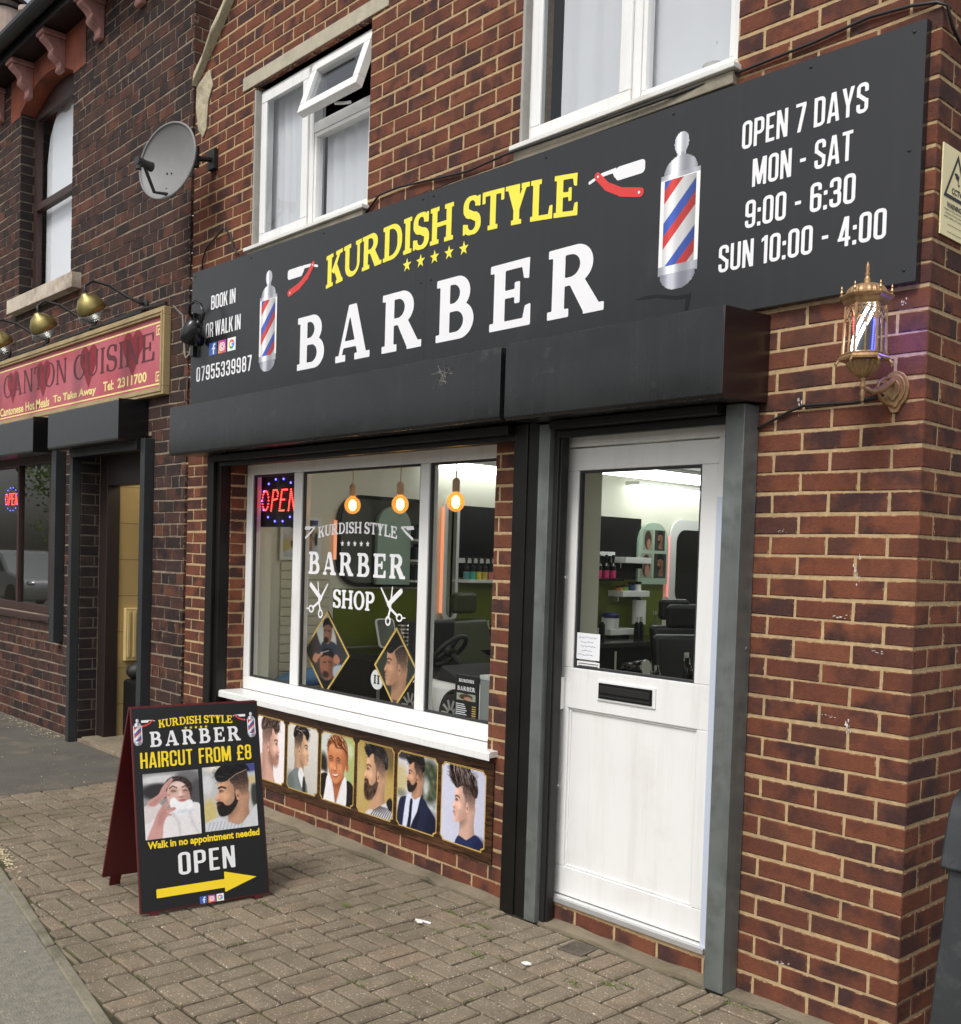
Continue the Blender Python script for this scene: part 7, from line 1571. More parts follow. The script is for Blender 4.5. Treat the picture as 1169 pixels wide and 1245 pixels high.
# barber chairs
M_LEATHER = mat('black_leather', (.008, .008, .008), .42, spec=.35, bump=(120, .2, .002)); M_OLIVEL = mat('olive_leather', rgb(54, 58, 28), .4, bump=(120, .2, .002))
def barber_chair(x, y, rot, label, m):
    t = thing('barber_chair', label, 'chair', (x, y, .085), 'barber chairs inside the shop'); Mt = Matrix.Translation((x, y, .085)) @ Matrix.Rotation(rot, 4, 'Z')
    def B(fn, name, m_, bev=0, sm=False): g = MB(); g.M = Mt; fn(g); return g.build(name, m_, t, bevel=bev, smooth=sm)
    B(lambda g: g.lathe([(.001, 0), (.30, 0), (.30, .02), (.10, .06), (.06, .10), (.06, .40), (.001, .40)], (0, 0, 0), 24), 'base', M_CHROME)
    B(lambda g: g.box(-.26, .26, -.26, .24, .41, .54), 'seat', m, .04); B(lambda g: g.hexa([(-.25, .20, .54), (.25, .20, .54), (.25, .33, .54), (-.25, .33, .54)], [(-.23, .36, 1.05), (.23, .36, 1.05), (.23, .46, 1.05), (-.23, .46, 1.05)]), 'backrest', m, .035)
    B(lambda g: g.box(-.13, .13, .385, .47, 1.09, 1.25), 'headrest', m, .03)
    for s in (-1, 1): B(lambda g: g.box(s * .30 - .035, s * .30 + .035, -.22, .26, .66, .71), 'armrest', m, .015); B(lambda g: g.tube([(s * .30, -.2, .66), (s * .30, -.18, .46), (s * .27, 0, .45)], .016, 8), 'arm_support', M_CHROME)
    B(lambda g: (g.tube([(-.15, -.26, .44), (-.15, -.48, .14), (.15, -.48, .14), (.15, -.26, .44)], .016, 8), g.box(-.17, .17, -.56, -.40, .12, .14)), 'footrest', M_CHROME)
barber_chair(-4.05, 2.05, math.radians(100), 'dark olive barber chair beyond the toy car in the right window pane', M_OLIVEL)
barber_chair(-2.95, 3.05, math.radians(75), 'black barber chair with chrome footrest low in the door glass', M_LEATHER)
barber_chair(-2.30, 2.15, math.radians(60), 'black barber chair nearest the door glass inside the shop', M_LEATHER)
t = thing('clothes_stand', 'dark poster board with a barber picture leaning on the inner left wall', 'poster', (IX + .02, .62, 1.5)); g = MB(); g.box(IX + .016, IX + .028, .58, .92, 1.55, 1.86); g.build('panel', M_SHELF, t); p, _ = portrait('h', 26, 30); p.mesh('portrait', lambda u, v: (IX + .0285, .60 + u * .29, 1.57 + v * .27), t)
t['category'] = 'poster'; t.name = 'wall_poster'; t['label'] = 'white poster of a dark haired man on the inner left wall under the open sign'
t = thing('blue_chair', 'rounded blue tub chair low behind the left pane of the barber window', 'chair', (-4.45, .62, .085)); g = MB(); g.lathe([(.001, .40), (.24, .40), (.27, .46), (.27, .52), (.24, .54), (.001, .54)], (-4.45, .62, .085), 24); g.build('seat', mat('blue_fabric', rgb(86, 124, 160), .8), t, smooth=True)
g = MB(); g.tube([(-4.45 + .26 * math.cos(q), .62 + .26 * math.sin(q), .69 + .05 * math.sin((q - .2) / 3.4 * PI)) for q in np.linspace(2.2, 5.6, 14)], .065, 8); g.build('backrest', MATS['blue_fabric'], t, smooth=True)
g = MB()
for q in (.8, 2.4, 3.9, 5.5): g.tube([(-4.45 + .18 * math.cos(q), .62 + .18 * math.sin(q), .085), (-4.45 + .16 * math.cos(q), .62 + .16 * math.sin(q), .49)], .014, 6)
g.build('leg', M_CHROME, t)

# tool trolley with dark clutter behind the door glass
tr = thing('tool_trolley', 'black barber trolley crowded with dark tools low behind the door glass', 'trolley', (-1.95, 1.35, .085))
g = MB()
for z in (.30, .62, .90): g.box(-2.30, -1.55, 1.15, 1.55, z, z + .025)
g.build('tray', M_GLOSSBLACK, tr, bevel=.004)
for x in (-2.28, -1.58):
    for y in (1.17, 1.52): g = MB(); g.tube([(x, y, .09), (x, y, .96)], .012, 6); g.ball((x, y, .11), .028, 8, 6); g.build('post', M_CHROME, tr)
rr = random.Random(14)
labs = ['black hair dryer lying at the left of the tool trolley', 'chrome handled clipper on the tool trolley', 'black clipper standing on the trolley beside the red bottle', 'coiled black hair dryer on the right of the tool trolley']
for k, (x, y) in enumerate(((-2.18, 1.25), (-2.0, 1.22), (-1.86, 1.3), (-1.70, 1.24))):
    t = thing('hair_tool', labs[k], 'hair tool', (x, y, .9255)); g = MB(); h = (.13, .09, .17, .15)[k]
    if k in (0, 3): g.tube([(x - .08, y, .925 + h * .6), (x + .07, y, .925 + h * .75)], [.030, .042], 12); g.tube([(x + .02, y, .925 + h * .7), (x + .035, y, .927)], .017, 8)
    else: g.tube([(x, y, .927), (x + .01, y, .925 + h * .5), (x - .005, y, .925 + h)], [.022, .026, .018], 10)
    g.build('body', M_GLOSSBLACK, t, smooth=True); g = MB()
    if k in (0, 3): g.lathe([(.030, 0), (.043, .0), (.043, .012), (.030, .012)], (x + .07, y, .925 + h * .75), 14, None, Matrix.Rotation(PI / 2, 3, 'Y'))
    else: g.tube([(x - .005, y, .925 + h + .001), (x - .006, y, .925 + h + .03)], .014, 8)
    g.build('metal_end', M_CHROME, t)
    g = MB(); g.tube([(x + .03, y - .02, .93), (x + .06, y - .06, .935), (x - .02, y - .08, .93), (x - .08, y - .04, .935), (x - .04, y - .01, .932)], .006, 6); g.build('flex', M_CABLE, t)
t = thing('spray_bottle', 'small red spray bottle with black top on the trolley behind the door glass', 'bottle', (-1.78, 1.42, .9255)); g = MB(); g.lathe([(.001, 0), (.035, 0), (.038, .02), (.036, .09), (.015, .115), (.001, .115)], (-1.78, 1.42, .9255), 14); g.build('bottle_body', mat('red_plastic', rgb(196, 40, 36), .25), t, smooth=True); g = MB(); g.lathe([(.014, .1155), (.014, .15), (.001, .15)], (-1.78, 1.42, .9255), 10); g.tube([(-1.78, 1.42, 1.065), (-1.82, 1.41, 1.07)], .008, 6); g.build('spray_head', M_GLOSSBLACK, t)
t = thing('glass_bottle', 'clear glass bottle on the counter beside the paper roll', 'bottle', (IX + .22, 4.62, .9005)); g = MB(); g.lathe([(.001, 0), (.045, 0), (.048, .02), (.045, .12), (.015, .17), (.015, .21), (.02, .215)], (IX + .22, 4.62, .9005), 16); g.build('glass_body', glass_mat('clear_glass', (.8, .86, .84)), t, smooth=True); g = MB(); g.lathe([(.018, .2155), (.018, .25), (.001, .25)], (IX + .22, 4.62, .9005), 12); g.build('stopper', M_CHROME, t)
# ------------------------------------------------------------------ takeaway next door
YC = -.02
tk = thing('takeaway_building', 'old dark brick terrace shop with arched upper window, black gutter and takeaway front', 'building', (-7.5, YC, 0))
UW = (-8.49, -7.262, 3.82, 5.70); TW = (-11.2, -7.53, .985, 2.40); TD = (-6.955, -5.69, .02, 2.42)
REND = (-9.2, -6.95, 5.50, 6.2)
EAVE = 6.02
cw = MB()
opens = [UW, TW, TD]
def old_top(a, b, z): return [(a, b)]
brickwork(cw, (0, YC, 0), (1, 0, 0), (0, 0, 1), -13.5, LX - .0015, .0, EAVE, .0845, .232, .009, opens + [(-8.75, -7.0, 5.4925, 6.3)], seed=31, jit=.003, proud=.004, bond='g', off=lambda r: (.116 if r % 2 else 0) + ((r * 37) % 7) * .006)
mortar(cw, (0, YC, 0), (1, 0, 0), (0, 0, 1), -13.5, LX - .003, -.05, EAVE + .1, opens, recess=.004, reveal=.16)
brickwork(cw, (LX, YC, 0), (0, 1, 0), (0, 0, 1), .0015, 7.0, 4.3, 7.2, .0845, .232, .009, seed=33, jit=.003, proud=.004, bond='g')
mortar(cw, (LX, YC, 0), (0, 1, 0), (0, 0, 1), .003, 7.0, 4.0, 7.2, recess=.004)
cw.build('brick_wall', [M_OLD, M_OLDMORTAR], tk, attr='bc')
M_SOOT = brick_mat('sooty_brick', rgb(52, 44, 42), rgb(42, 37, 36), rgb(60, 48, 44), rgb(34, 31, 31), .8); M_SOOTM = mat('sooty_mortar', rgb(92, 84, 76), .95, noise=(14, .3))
cw = MB()
# brick reveals: left side of the upper window and of the doorway
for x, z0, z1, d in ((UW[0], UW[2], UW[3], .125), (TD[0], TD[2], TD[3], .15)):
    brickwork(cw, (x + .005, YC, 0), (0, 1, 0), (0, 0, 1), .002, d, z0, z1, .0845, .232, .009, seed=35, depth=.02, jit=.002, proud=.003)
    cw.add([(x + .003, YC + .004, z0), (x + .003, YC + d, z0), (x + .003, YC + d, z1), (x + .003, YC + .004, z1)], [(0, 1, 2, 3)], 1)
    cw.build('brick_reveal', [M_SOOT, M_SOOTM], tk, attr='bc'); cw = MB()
# rubbed red arch and spandrels
M_RUBBED = mat('rubbed_red_brick', rgb(140, 72, 50), .85, noise=(3, .25), bump=(60, .4, .004), dirt=(rgb(70, 46, 40), 2.2, .45, .66, .7))
g = MB(); cx = (UW[0] + UW[1]) / 2; hw = (UW[1] - UW[0]) / 2
arcz = lambda x: 5.515 + .165 * (1 - ((x - cx) / hw) ** 2)
xs = [UW[0] + (UW[1] - UW[0]) * i / 24 for i in range(25)]
for a, b in zip(xs[:-1], xs[1:]):
    g.add([(a, YC - .004, arcz(a)), (b, YC - .004, arcz(b)), (b, YC - .004, 6.05), (a, YC - .004, 6.05)], [(0, 1, 2, 3)]); g.add([(a, YC - .004, arcz(a)), (a, YC + .15, arcz(a)), (b, YC + .15, arcz(b)), (b, YC - .004, arcz(b))], [(0, 1, 2, 3)])
for a, b in ((-8.745, UW[0]), (UW[1], -7.005)): g.add([(a, YC - .004, 5.488), (b, YC - .004, 5.488), (b, YC - .004, 6.05), (a, YC - .004, 6.05)], [(0, 1, 2, 3)])
g.build('arch_surround', M_RUBBED, tk)
# arched sash window
M_SASH = mat('dark_brown_sash', rgb(58, 38, 34), .5, noise=(8, .2))
yw = YC + .125
g = MB(); bars(g, UW[0] + .005, UW[1] - .005, 3.83, 5.52, .075, yw, yw + .05, wb=.07, wt=.05); g.box(UW[0] + .08, UW[1] - .08, yw - .008, yw + .05, 4.645, 4.705)
for a, b in zip(xs[:-1], xs[1:]): g.add([(a, yw + .01, 5.515), (b, yw + .01, 5.515), (b, yw + .01, arcz(b)), (a, yw + .01, arcz(a))], [(0, 1, 2, 3)])
uwf = g.build('upper_window', M_SASH, tk)
M_GLASSCT = glass_mat('sash_glass', (.9, .92, .93), 1.6)
pane('pane', UW[0] + .08, UW[1] - .08, 3.90, 5.47, yw + .02, uwf, M_GLASSCT)
g = MB(); rr = random.Random(3)
# sky reflection put in as a white sheet; curve follows the arch's shadow
bl = [(-8.43, 3.9), (-7.2, 3.9), (-7.2, 5.66), (-8.0, 5.62), (-8.22, 5.50), (-8.36, 5.34), (-8.43, 5.1)]
g.prism(bl, lambda u, v, d: (u, yw + .10 - d, v), 0, .004); g.build('sky_reflection', mat('white_sky_reflection', (.86, .86, .88), .8), uwf)
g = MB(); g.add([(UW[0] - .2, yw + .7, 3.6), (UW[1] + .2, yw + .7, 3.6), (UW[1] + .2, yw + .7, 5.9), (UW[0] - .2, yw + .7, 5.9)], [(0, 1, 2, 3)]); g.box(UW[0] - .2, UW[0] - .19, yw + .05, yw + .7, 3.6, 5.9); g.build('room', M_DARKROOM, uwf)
g = MB(); g.box(-8.56, -7.03, YC - .08, YC + .13, 3.695, 3.822); g.build('stone_sill', mat('stone_sill', rgb(196, 184, 168), .85, noise=(6, .15), bump=(60, .4, .004), dirt=(rgb(120, 100, 86), 5, .48, .68, .7)), uwf, bevel=.006)
# corbels and gutter
M_CORB = mat('painted_corbel', rgb(170, 124, 118), .75, noise=(12, .2), dirt=(rgb(84, 62, 58), 9, .5, .7, .6))
def corbel(x, z=5.82):
    prof = [(a * .78, z + b * .66) for a, b in ((0, 0), (-.235, 0), (-.235, -.04), (-.215, -.055), (-.16, -.10), (-.13, -.15), (-.145, -.19), (-.135, -.225), (-.09, -.26), (-.055, -.28), (-.05, -.33), (-.065, -.355), (-.05, -.385), (0, -.39))]
    g = MB(); g.prism([(YC + a, b) for a, b in prof][::-1], lambda u, v, d: (d, u, v), x - .055, x + .055); g.box(x - .08, x + .08, YC - .20, YC, z + .001, z + .045); return g.build('corbel', M_CORB, tk, bevel=.008)
for x in (-6.70, -7.50, -8.24, -8.98, -9.72, -5.96): corbel(x)
M_GUT = mat('black_gutter', (.013, .014, .015), .35)
g = MB(); arc = [(YC - .285 + .065 * math.cos(q), 5.955 + .065 * math.sin(q)) for q in np.linspace(PI, 2 * PI, 9)]
g.prism(arc + [(YC - .225, 5.965), (YC - .345, 5.965)][:0], lambda u, v, d: (d, u, v), -13.5, LX - .002); g.box(-13.5, LX - .002, YC - .22, YC - .205, 5.85, 6.02); g.build('gutter', M_GUT, tk)
g = MB(); g.box(-13.5, LX - .002, YC - .204, YC, 5.866, 5.885); g.build('soffit', M_POST, tk)
M_SLATE = mat('grey_slate', rgb(70, 72, 78), .7, noise=(6, .2))
g = MB(); g.hexa([(-24, YC - .30, 5.97), (LX, YC - .30, 5.97), (LX, 4.0, 9.2), (-24, 4.0, 9.2)], [(-24, YC - .30, 6.02), (LX, YC - .30, 6.02), (LX, 4.0, 9.25), (-24, 4.0, 9.25)]); g.build('roof', M_SLATE, tk)
# chimney stack with pots, further along the terrace
ch = thing('chimney', 'round chimney pot with dark bands on a stack above the terrace roof', 'chimney', (-18.9, 3, 8.2))
g = MB(); g.box(-20.2, -18.0, 2.6, 3.4, 7.5, 10.30); g.build('stack', M_OLD, ch)
M_POT = mat('buff_chimney_pot', rgb(168, 150, 140), .8, noise=(5, .15)); M_BAND = mat('sooty_band', rgb(56, 48, 44), .8)
g = MB(); g.lathe([(.40, 10.30), (.36, 10.4), (.34, 10.98), (.30, 11.0), (.30, 11.6), (.33, 11.62)], (-18.35, 3.0, 0), 24); g.build('chimney_pot', M_POT, ch, smooth=False)
g = MB()
for z in (10.99, 11.12): g.lathe([(.31, z), (.39, z + .012), (.39, z + .075), (.31, z + .09)], (-18.35, 3.0, 0), 24)
g.build('pot_band', M_BAND, ch)
g = MB(); g.lathe([(.12, 10.3), (.10, 10.68), (.13, 10.70), (.13, 10.78), (.09, 10.78)], (-17.42 - .0, 3.05, 0), 14); g.box(-17.7, -17.2, 2.7, 3.3, 9.0, 10.3); g.build('small_pot', M_POT, ch)

# takeaway front: window
g = MB(); ywn = YC + .06; bars(g, TW[0], TW[1], .99, 2.40, .07, ywn, ywn + .06)
for x in (-8.60, -7.80, -9.6, -10.4): g.box(x - .022, x + .022, ywn + .002, ywn + .058, 1.06, 2.33)
tw = g.build('takeaway_window', M_SASH, tk, bevel=.004)
M_GLASSTK = glass_mat('takeaway_glass', (.80, .83, .78), 1.75)
pane('pane', TW[0] + .06, TW[1] - .06, 1.05, 2.34, ywn + .03, tw, M_GLASSTK)
g = MB(); g.box(TW[0], TW[1] - .004, YC - .035, ywn + .06, .945, .984); g.build('window_sill', M_SASH, tw, bevel=.004)
g = MB(); M_DUSK = mat('takeaway_interior', rgb(128, 122, 100), .8, noise=(1.5, .2))
g.quad((-11.4, 2.6, .1), (-7.05, 2.6, .1), (-7.05, 2.6, 2.6), (-11.4, 2.6, 2.6)); g.quad((-11.4, .2, .1), (-11.4, 2.6, .1), (-11.4, 2.6, 2.6), (-11.4, .2, 2.6)); g.quad((-11.4, .2, 2.55), (-11.4, 2.6, 2.55), (-5.3, 2.6, 2.55), (-5.3, .2, 2.55)); g.build('interior_wall', M_DUSK, tk)
led_sign(-9.45, -9.02, 1.90, 2.17, .20, 'small lit red and blue LED open sign behind the takeaway window')
# doorway: frame, step, tiled wall inside
g = MB(); g.box(TD[0] - .25, TD[0] + .14, YC + .16, YC + .27, .02, 2.40); g.box(TD[0] + .14, TD[1] + .01, YC + .16, YC + .27, 2.10, 2.40); g.box(TD[1] - .05, TD[1] + .01, YC + .16, YC + .27, .02, 2.10); g.build('door_frame', mat('black_brown_door_frame', rgb(40, 30, 28), .5), tk, bevel=.004)
g = MB(); g.box(TD[0] + .02, TD[1] - .002, YC + .03, YC + .75, -.02, .035); g.build('door_step', M_FILLET, tk, bevel=.006)
def tile_mat():
    m = bpy.data.materials.new('yellow_wall_tiles'); m.use_nodes = True; t = m.node_tree; b = t.nodes['Principled BSDF']; N = t.nodes.new
    tc = N('ShaderNodeTexCoord'); mp_ = N('ShaderNodeMapping'); mp_.inputs['Rotation'].default_value = (PI / 2, 0, PI / 2); t.links.new(tc.outputs['Object'], mp_.inputs[0])
    br = N('ShaderNodeTexBrick'); br.inputs['Color1'].default_value = (*rgb(172, 148, 100), 1); br.inputs['Color2'].default_value = (*rgb(180, 155, 106), 1); br.inputs['Mortar'].default_value = (*rgb(130, 108, 70), 1)
    br.inputs['Scale'].default_value = 1.0; br.inputs['Brick Width'].default_value = .30; br.inputs['Row Height'].default_value = .22; br.inputs['Mortar Size'].default_value = .004; br.offset = 0
    t.links.new(mp_.outputs[0], br.inputs['Vector']); t.links.new(br.outputs['Color'], b.inputs['Base Color']); b.inputs['Roughness'].default_value = .4; return m
M_TILE = tile_mat()
g = MB(); g.box(-6.87, -6.83, YC + .275, 2.6, .03, 2.54); g.build('tiled_wall', M_TILE, tk)
g = MB(); g.box(-5.34, -5.30, .2, 1.6, .02, 2.5); g.build('inner_side_wall', M_CREAM, tk)
g = MB(); g.quad((-9, .1, .03), (-5.3, .1, .03), (-5.3, 2.6, .03), (-9, 2.6, .03)); g.build('inner_floor', M_FLOOR, tk)
M_RAD = mat('cream_radiator', rgb(198, 174, 120), .5, noise=(4, .08))
t = thing('radiator', 'cream wall radiator on the tiled wall inside the takeaway door', 'radiator', (-6.8, .8, .65)); g = MB(); g.box(-6.828, -6.78, .30, 1.35, .66, 1.10); g.build('radiator_panel', M_RAD, t, bevel=.006); g = MB()
for k in range(21): g.box(-6.7795, -6.770, .315 + k * .049, .34 + k * .049, .69, 1.07)
g.build('radiator_fin', M_RAD, t, bevel=.004)
t = thing('dark_sofa', 'low black seat with a cushion inside the takeaway doorway', 'seat', (-6.55, .8, .03)); g = MB(); g.box(-6.765, -6.30, .272, 1.10, .035, .52); g.build('seat', M_LEATHER, t, bevel=.03); g = MB(); g.ball((-6.68, .40, .585), (.09, .13, .08), 14, 10); g.ball((-6.60, .75, .57), (.13, .16, .07), 14, 10); g.build('cushion', M_BLACK, t, smooth=True)
ldt = bpy.data.lights.new('takeaway_fill_light', 'POINT'); ldt.energy = 6; ldt.color = (1, .86, .62); ldt.shadow_soft_size = .15  # added light and lamp that brighten the tiled doorway
lt = thing('fill_lamp', 'round lamp added to brighten the inside of the takeaway doorway', 'light', (-6.3, .7, 2.5)); g = MB(); g.lathe([(.001, -.07), (.10, -.06), (.13, -.03), (.13, 0)], (-6.3, .7, 2.54), 20); g.build('lamp_shade', mat('warm_fill_glow', (1, .9, .7), .5, emis=((1, .84, .58), 1.5)), lt); g = MB(); g.lathe([(.15, 0), (.15, .008)], (-6.3, .7, 2.54), 20); g.build('lamp_base', M_SHELF, lt)
lo2 = bpy.data.objects.new('takeaway_fill_light', ldt); COL.objects.link(lo2); lo2.parent = lt; lo2.location = (0, 0, -.16)

# shutters
sh3 = thing('roller_shutter', 'black roller shutter box with side guides over the takeaway doorway', 'shutter', (-6.4, -.05, 0))
def shutter_box2(root, xa, xb):
    g = MB(); g.prism([(YC, 2.672), (-.232, 2.660), (-.242, 2.652), (-.242, 2.385), (-.23, 2.372), (YC, 2.385)][::-1], lambda u, v, d: (d, u, v), xa, xb); return g.build('shutter_box', M_BOX_SKYLIT, root, bevel=.003)
shutter_box2(sh3, -7.10, -5.742)
g = MB(); g.prism([(YC - .001, 2.675), (-.246, 2.664), (-.246, 2.370), (YC - .001, 2.382)][::-1], lambda u, v, d: (d, u, v), -5.7415, -5.735); g.build('end_plate', M_GLOSSBLACK, sh3)
M_GUIDE = mat('dark_blue_grey_steel', (.026, .029, .032), .45, noise=(5, .2))
for xa, xb in ((-5.70, -5.628), (-7.015, -6.955)): g = MB(); g.box(xa, xb, YC - .075, YC - .001, .0, 2.39); g.build('guide_rail', M_GUIDE, sh3, bevel=.004)
g = MB(); g.box(-6.95, -5.705, YC - .10, YC - .005, 2.31, 2.375); g.build('bottom_bar', M_POST, sh3)
sh4 = thing('roller_shutter', 'black roller shutter box with a short guide over the takeaway window', 'shutter', (-9.3, -.05, .7))
shutter_box2(sh4, -11.4, -7.425)
g = MB(); g.prism([(YC - .001, 2.675), (-.246, 2.664), (-.246, 2.370), (YC - .001, 2.382)][::-1], lambda u, v, d: (d, u, v), -7.4245, -7.418); g.build('end_plate', M_GLOSSBLACK, sh4)
g = MB(); g.box(-7.385, -7.285, YC - .085, YC - .001, .785, 2.39); g.build('guide_rail', M_GUIDE, sh4, bevel=.004)

# takeaway sign
ts = thing('takeaway_sign', 'faded pink and gold takeaway fascia sign with brown lettering and hearts', 'sign', (-8.5, YC, 2.66))
M_PINK = mat('faded_red_sign', rgb(178, 70, 84), .35, noise=(1.6, .10), dirt=(rgb(196, 112, 122), 1.1, .42, .62, .55))
M_GOLDW = mat('gold_painted_moulding', rgb(166, 146, 106), .5, noise=(7, .15), dirt=(rgb(134, 116, 84), 3, .5, .7, .5))
X0, X1, Z0, Z1 = -12.4, -5.405, 2.688, 3.300
g = MB(); g.box(X0 + .06, X1 - .0595, YC - .032, YC - .001, Z0 + .058, Z1 - .06); g.build('panel', M_PINK, ts)
g = MB(); bars(g, X0, X1, Z0 - .002, Z1, .058, YC - .055, YC - .001); bars(g, X0 + .02, X1 - .02, Z0 + .018, Z1 - .02, .02, YC - .063, YC - .0555); g.build('gold_frame', M_GOLDW, ts, bevel=.008)
mpk = lambda u, v: (u - .045, YC - .0332, v + .012)
M_CREAMP = mat('cream_gold_print', rgb(244, 224, 150), .4, noise=(6, .05))
g = MB(); a, b, c, d = X0 + .1, X1 - .04, Z0 + .063, Z1 - .102
for q in ((a, b, c, c + .012), (a, b, d - .012, d), (b - .012, b, c + .012, d - .012)): g.add([mpk(q[0], q[2]), mpk(q[1], q[2]), mpk(q[1], q[3]), mpk(q[0], q[3])], [(0, 1, 2, 3)])
for zc in (c + .06, d - .06):
    s_ = 1 if zc < 2.95 else -1
    for q in ((b - .075, b - .02, zc - .035, zc - .025), (b - .075, b - .02, zc + .025, zc + .035), (b - .075, b - .065, zc - .025, zc + .025), (b - .05, b - .04, zc - .025, zc + .01), (b - .04, b - .02, zc, zc + .01)):
        g.add([mpk(q[0], q[2]), mpk(q[1], q[2]), mpk(q[1], q[3]), mpk(q[0], q[3])], [(0, 1, 2, 3)])
g.build('cream_border', M_CREAMP, ts); g = MB(); sans_text(g, 'Cantonese', -8.79, -8.17, 2.775, 2.852, mpk, bold=.03); g.build('cream_lettering', M_CREAMP, ts); g = MB(); sans_text(g, 'Hot Meals', -8.12, -7.55, 2.775, 2.856, mpk, bold=.03); g.build('cream_lettering', M_CREAMP, ts); g = MB(); sans_text(g, 'To Take Away', -7.46, -6.565, 2.775, 2.856, mpk, bold=.03); g.build('cream_lettering', M_CREAMP, ts); g = MB(); sans_text(g, 'Tel:', -6.43, -6.235, 2.79, 2.866, mpk, bold=.03); g.build('cream_lettering', M_CREAMP, ts); g = MB(); sans_text(g, '2311700', -6.165, -5.665, 2.79, 2.866, mpk, bold=.03)
g.build('cream_lettering', M_CREAMP, ts)
M_HEART = mat('deep_red_print', rgb(132, 8, 32), .4, noise=(4, .12)); g = MB(); mph = lambda u, v: (u - .045, YC - .0328, v + .012)
def heart(cx, cz, s): return U(f_ell(cx - s * .26, cz + s * .16, s * .30, s * .30), f_ell(cx + s * .26, cz + s * .16, s * .30, s * .30), f_poly([(cx - s * .545, cz + s * .08), (cx, cz - s * .62), (cx + s * .545, cz + s * .08), (cx, cz + s * .25)]))
for cx, s in ((-8.45, .27), (-7.70, .29), (-6.72, .31), (-5.91, .31)): g = MB(); shape(g, heart(cx, 3.04, s), (cx - .3, 2.75, cx + .3, 3.3), .006, mph); g.build('heart_print', M_HEART, ts)
M_BROWNL = mat('dark_brown_lettering', rgb(88, 30, 40), .4, noise=(5, .2)); g = MB(); mpl = lambda u, v: (u - .045, YC - .0338, v + .012)
text(g, 't', 'CANTON', -8.705, -7.175, 2.94, .205, mpl, gap=.12, res=34); g.build('brown_lettering', M_BROWNL, ts); g = MB(); text(g, 't', 'CUISINE', -7.03, -5.55, 2.935, .200, mpl, gap=.12, res=34); g.build('brown_lettering', M_BROWNL, ts)
# brass swan neck lamps
M_LAMPBR = mat('polished_brass', rgb(158, 144, 92), .36, metal=.8, noise=(4, .2), dirt=(rgb(92, 84, 52), 4, .5, .7, .6)); M_LAMPGL = glass_mat('frosted_skirt', (.72, .74, .72), 1.5, .1)
tl = ['brass swan neck lamp nearest the barber shop over the takeaway sign', 'brass swan neck lamp in the middle over the takeaway sign', 'brass swan neck lamp at the left edge over the takeaway sign', 'brass swan neck lamp furthest left over the takeaway sign']
def sw_lamp(x):
    t = thing('sign_lamp', tl[0], 'lamp', (x, YC, 3.36), 'brass lamps over the takeaway sign'); y = YC
    g = MB(); g.tube([(x + .06, y, 3.375), (x + .05, y - .05, 3.385), (x - .02, y - .12, 3.43), (x - .09, y - .22, 3.50), (x - .14, y - .32, 3.52), (x - .13, y - .38, 3.47), (x - .10, y - .385, 3.40)], .011, 8); g.build('lamp_arm', M_CABLE, t, smooth=True)
    g = MB(); g.lathe([(.04, 0), (.04, .012), (.02, .02)], (x + .06, y - .0, 3.375), 14, None, Matrix.Rotation(PI / 2, 3, 'X')); g.box(x - .60, x + .06, y - .04, y - .028, 3.315, 3.33); g.build('wall_boss', M_CABLE, t)
    Mq = Matrix.Rotation(math.radians(38), 3, 'X') @ Matrix.Rotation(math.radians(14), 3, 'Y'); c = (x - .09, y - .36, 3.335)
    g = MB(); g.lathe([(.018, .085), (.03, .07), (.065, .05), (.098, .0), (.108, -.045), (.104, -.045), (.06, .03), (.001, .04)], c, 24, None, Mq); g.build('lamp_head', M_LAMPBR, t, smooth=True)
    g = MB(); g.lathe([(.109, -.042), (.125, -.085), (.122, -.085), (.106, -.042)], c, 24, None, Mq); g.build('glass_skirt', M_LAMPGL, t, smooth=True)
    g = MB(); g.ball(Vector(c) + Mq @ Vector((0, 0, -.03)), .04, 12, 8); g.build('lamp_bulb', M_SHELF, t, smooth=True)
    return t
l0 = sw_lamp(-5.87)
for k, x in enumerate((-6.80, -7.80, -8.75)): dup(l0, (x, YC, 3.36), tl[k + 1])
g = MB(); g.tube([(-9.2, YC - .02, 3.30), (-5.8, YC - .02, 3.345), (-5.45, YC - .02, 3.33)], .012, 6); tag(g.build('conduit', M_CABLE), 'thin black conduit above the takeaway sign feeding the brass lamps', 'conduit')
g = MB(); g.tube([(-5.20, YC - .09, 3.26), (-5.175, YC - .03, 3.2), (-5.172, YC - .012, 2.98), (-5.165, YC - .012, 2.93), (-5.152, YC - .012, 2.91), (-5.135, -.012, 2.94), (-5.13, -.012, 2.98)], .006, 6); tag(g.build('cable', mat('grey_cable', rgb(150, 146, 136), .5)), 'thin pale cable looping from the takeaway sign to the barber sign', 'cable')
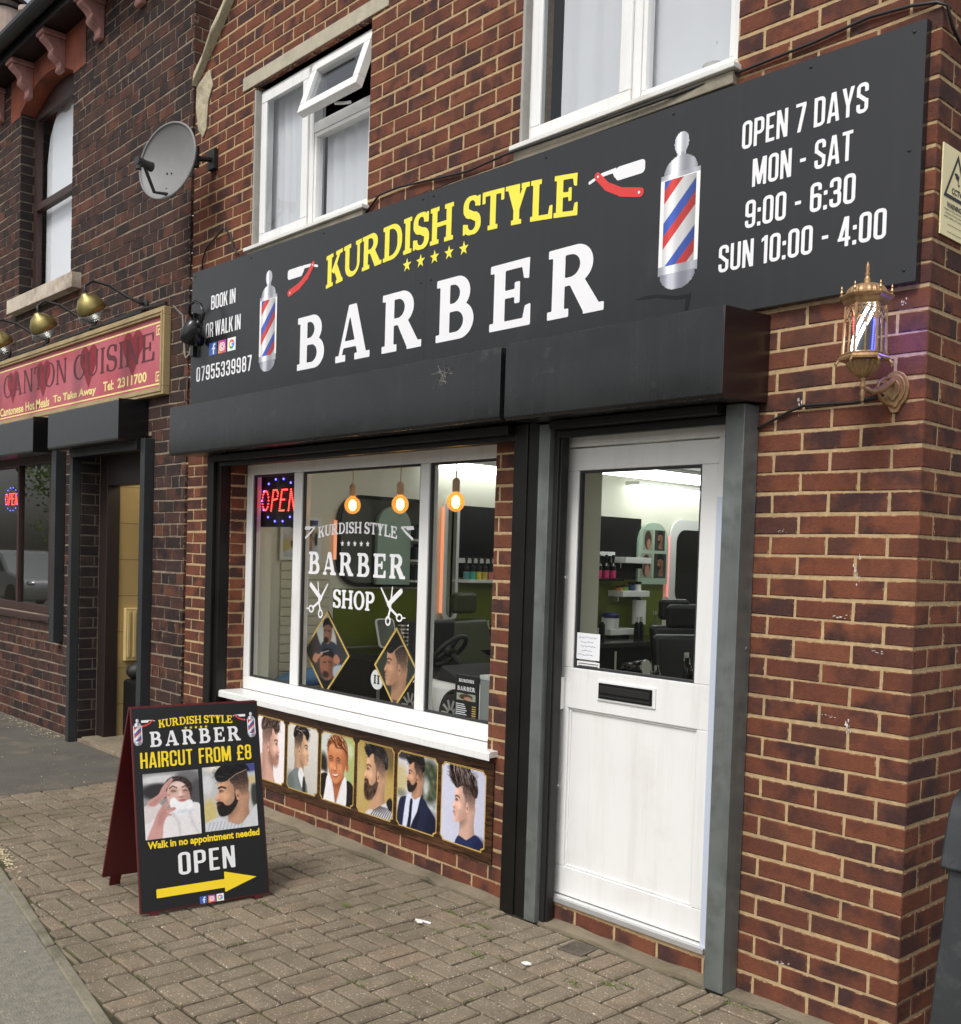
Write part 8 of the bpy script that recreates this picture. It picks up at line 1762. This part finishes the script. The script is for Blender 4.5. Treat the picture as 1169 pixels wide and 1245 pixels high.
# ------------------------------------------------------------------ the other side of the road (seen only in the window reflections)
M_LEAF = mat('leaf_green', rgb(112, 132, 70), .7, noise=(2.5, .45)); M_BARK = mat('bark', rgb(86, 74, 62), .95, noise=(8, .3))
def make_tree(seed, H, R_):
    rr = random.Random(seed); t = thing('roadside_tree', 'leafy tree across the road mirrored in the shop windows', 'tree', (0, 0, 0), 'trees across the road')
    g = MB(); g.tube([(0, 0, -.1), (.05, .02, H * .2), (.0, .08, H * .45), (.05, 0, H * .7)], [.22, .17, .12, .05], 8)
    for k in range(7):
        a = rr.uniform(0, 2 * PI); z = H * rr.uniform(.25, .5); L = R_ * rr.uniform(.5, .9); g.tube([(0, .05, z), (L * .5 * math.cos(a), L * .5 * math.sin(a), z + L * .5), (L * math.cos(a), L * math.sin(a), z + L * .75)], [.08, .05, .02], 6)
    g.build('trunk', M_BARK, t, smooth=True); g = MB()
    cl = [(rr.gauss(0, R_ * .45), rr.gauss(0, R_ * .45), H * .62 + rr.gauss(0, H * .17), rr.uniform(.5, 1.0)) for _ in range(34)]
    for cx, cy, cz, cr in cl:
        for _ in range(70):
            v = Vector((rr.gauss(0, 1), rr.gauss(0, 1), rr.gauss(0, 1))).normalized() * cr * rr.random() ** .4; a = Vector((rr.gauss(0, 1), rr.gauss(0, 1), rr.gauss(0, 1))).normalized(); b = a.orthogonal().normalized(); s = rr.uniform(.07, .15)
            c = Vector((cx, cy, cz)) + v; g.add([c - a * s, c + b * s * .6, c + a * s, c - b * s * .6], [(0, 1, 2, 3)])
    g.build('crown', M_LEAF, t); return t
t1 = make_tree(1, 7.0, 3.0); t1.location = (-34, -13, 0); t1['label'] = 'leafy tree across the road reflected in the takeaway window'
rr = random.Random(6)
for k, (x, y) in enumerate(((-28, -15), (-40, -14), (-22, -14), (-16, -15.5), (-10, -14), (-47, -16))):
    c = dup(t1, (x, y, 0), 'leafy tree across the road reflected in the takeaway window'); c.rotation_euler.z = rr.uniform(0, 6); c.scale = (1, 1, rr.uniform(.85, 1.2))
pc = thing('parked_car', 'silver hatchback parked on the road and reflected in the takeaway window', 'car', (-26.4, -6.2, -.03))
M_SILVER = mat('silver_paint', (.52, .53, .54), .25, metal=.5); M_CARGLASS = mat('dark_car_glass', (.02, .022, .024), .08)
X, Y = -26.4, -6.2
body = [(-2.05, .25), (2.0, .25), (2.08, .45), (2.05, .70), (1.9, .82), (1.0, .95), (.45, 1.38), (-.9, 1.45), (-1.75, 1.0), (-2.05, .9), (-2.1, .5)]
g = MB(); g.prism(body, lambda u, v, d: (X + u, Y + d, v - .03), -.84, .84); g.build('body', M_SILVER, pc, bevel=.08, seg=3)
g = MB()
for s_ in (-1, 1): g.prism([(.85, .93), (.38, 1.30), (-.25, 1.34), (-.25, .93)], lambda u, v, d: (X + u, Y + s_ * (.842 + d), v - .03), 0, .006); g.prism([(-.32, .93), (-.32, 1.34), (-.85, 1.36), (-1.45, 1.02), (-1.4, .93)], lambda u, v, d: (X + u, Y + s_ * (.842 + d), v - .03), 0, .006)
g.build('side_window', M_CARGLASS, pc)
for wx in (-1.3, 1.3):
    for s_ in (-1, 1):
        g = MB(); g.lathe([(.2, -.09), (.30, -.09), (.32, -.06), (.32, .06), (.30, .09), (.2, .09)], (X + wx, Y + s_ * .80, .29), 24, None, Matrix.Rotation(PI / 2, 3, 'X')); wl = g.build('wheel', M_TYRE, pc); g = MB(); g.lathe([(.001, -.07), (.2, -.085), (.2, .085), (.001, .07)], (X + wx, Y + s_ * .80, .29), 18, None, Matrix.Rotation(PI / 2, 3, 'X')); g.build('rim', M_SILVER, wl)
for s_ in (-1, 1): g = MB(); g.ball((X + 1.98, Y + s_ * .62, .64), (.10, .16, .08), 12, 8); g.build('headlight', M_CHROME, pc, smooth=True)
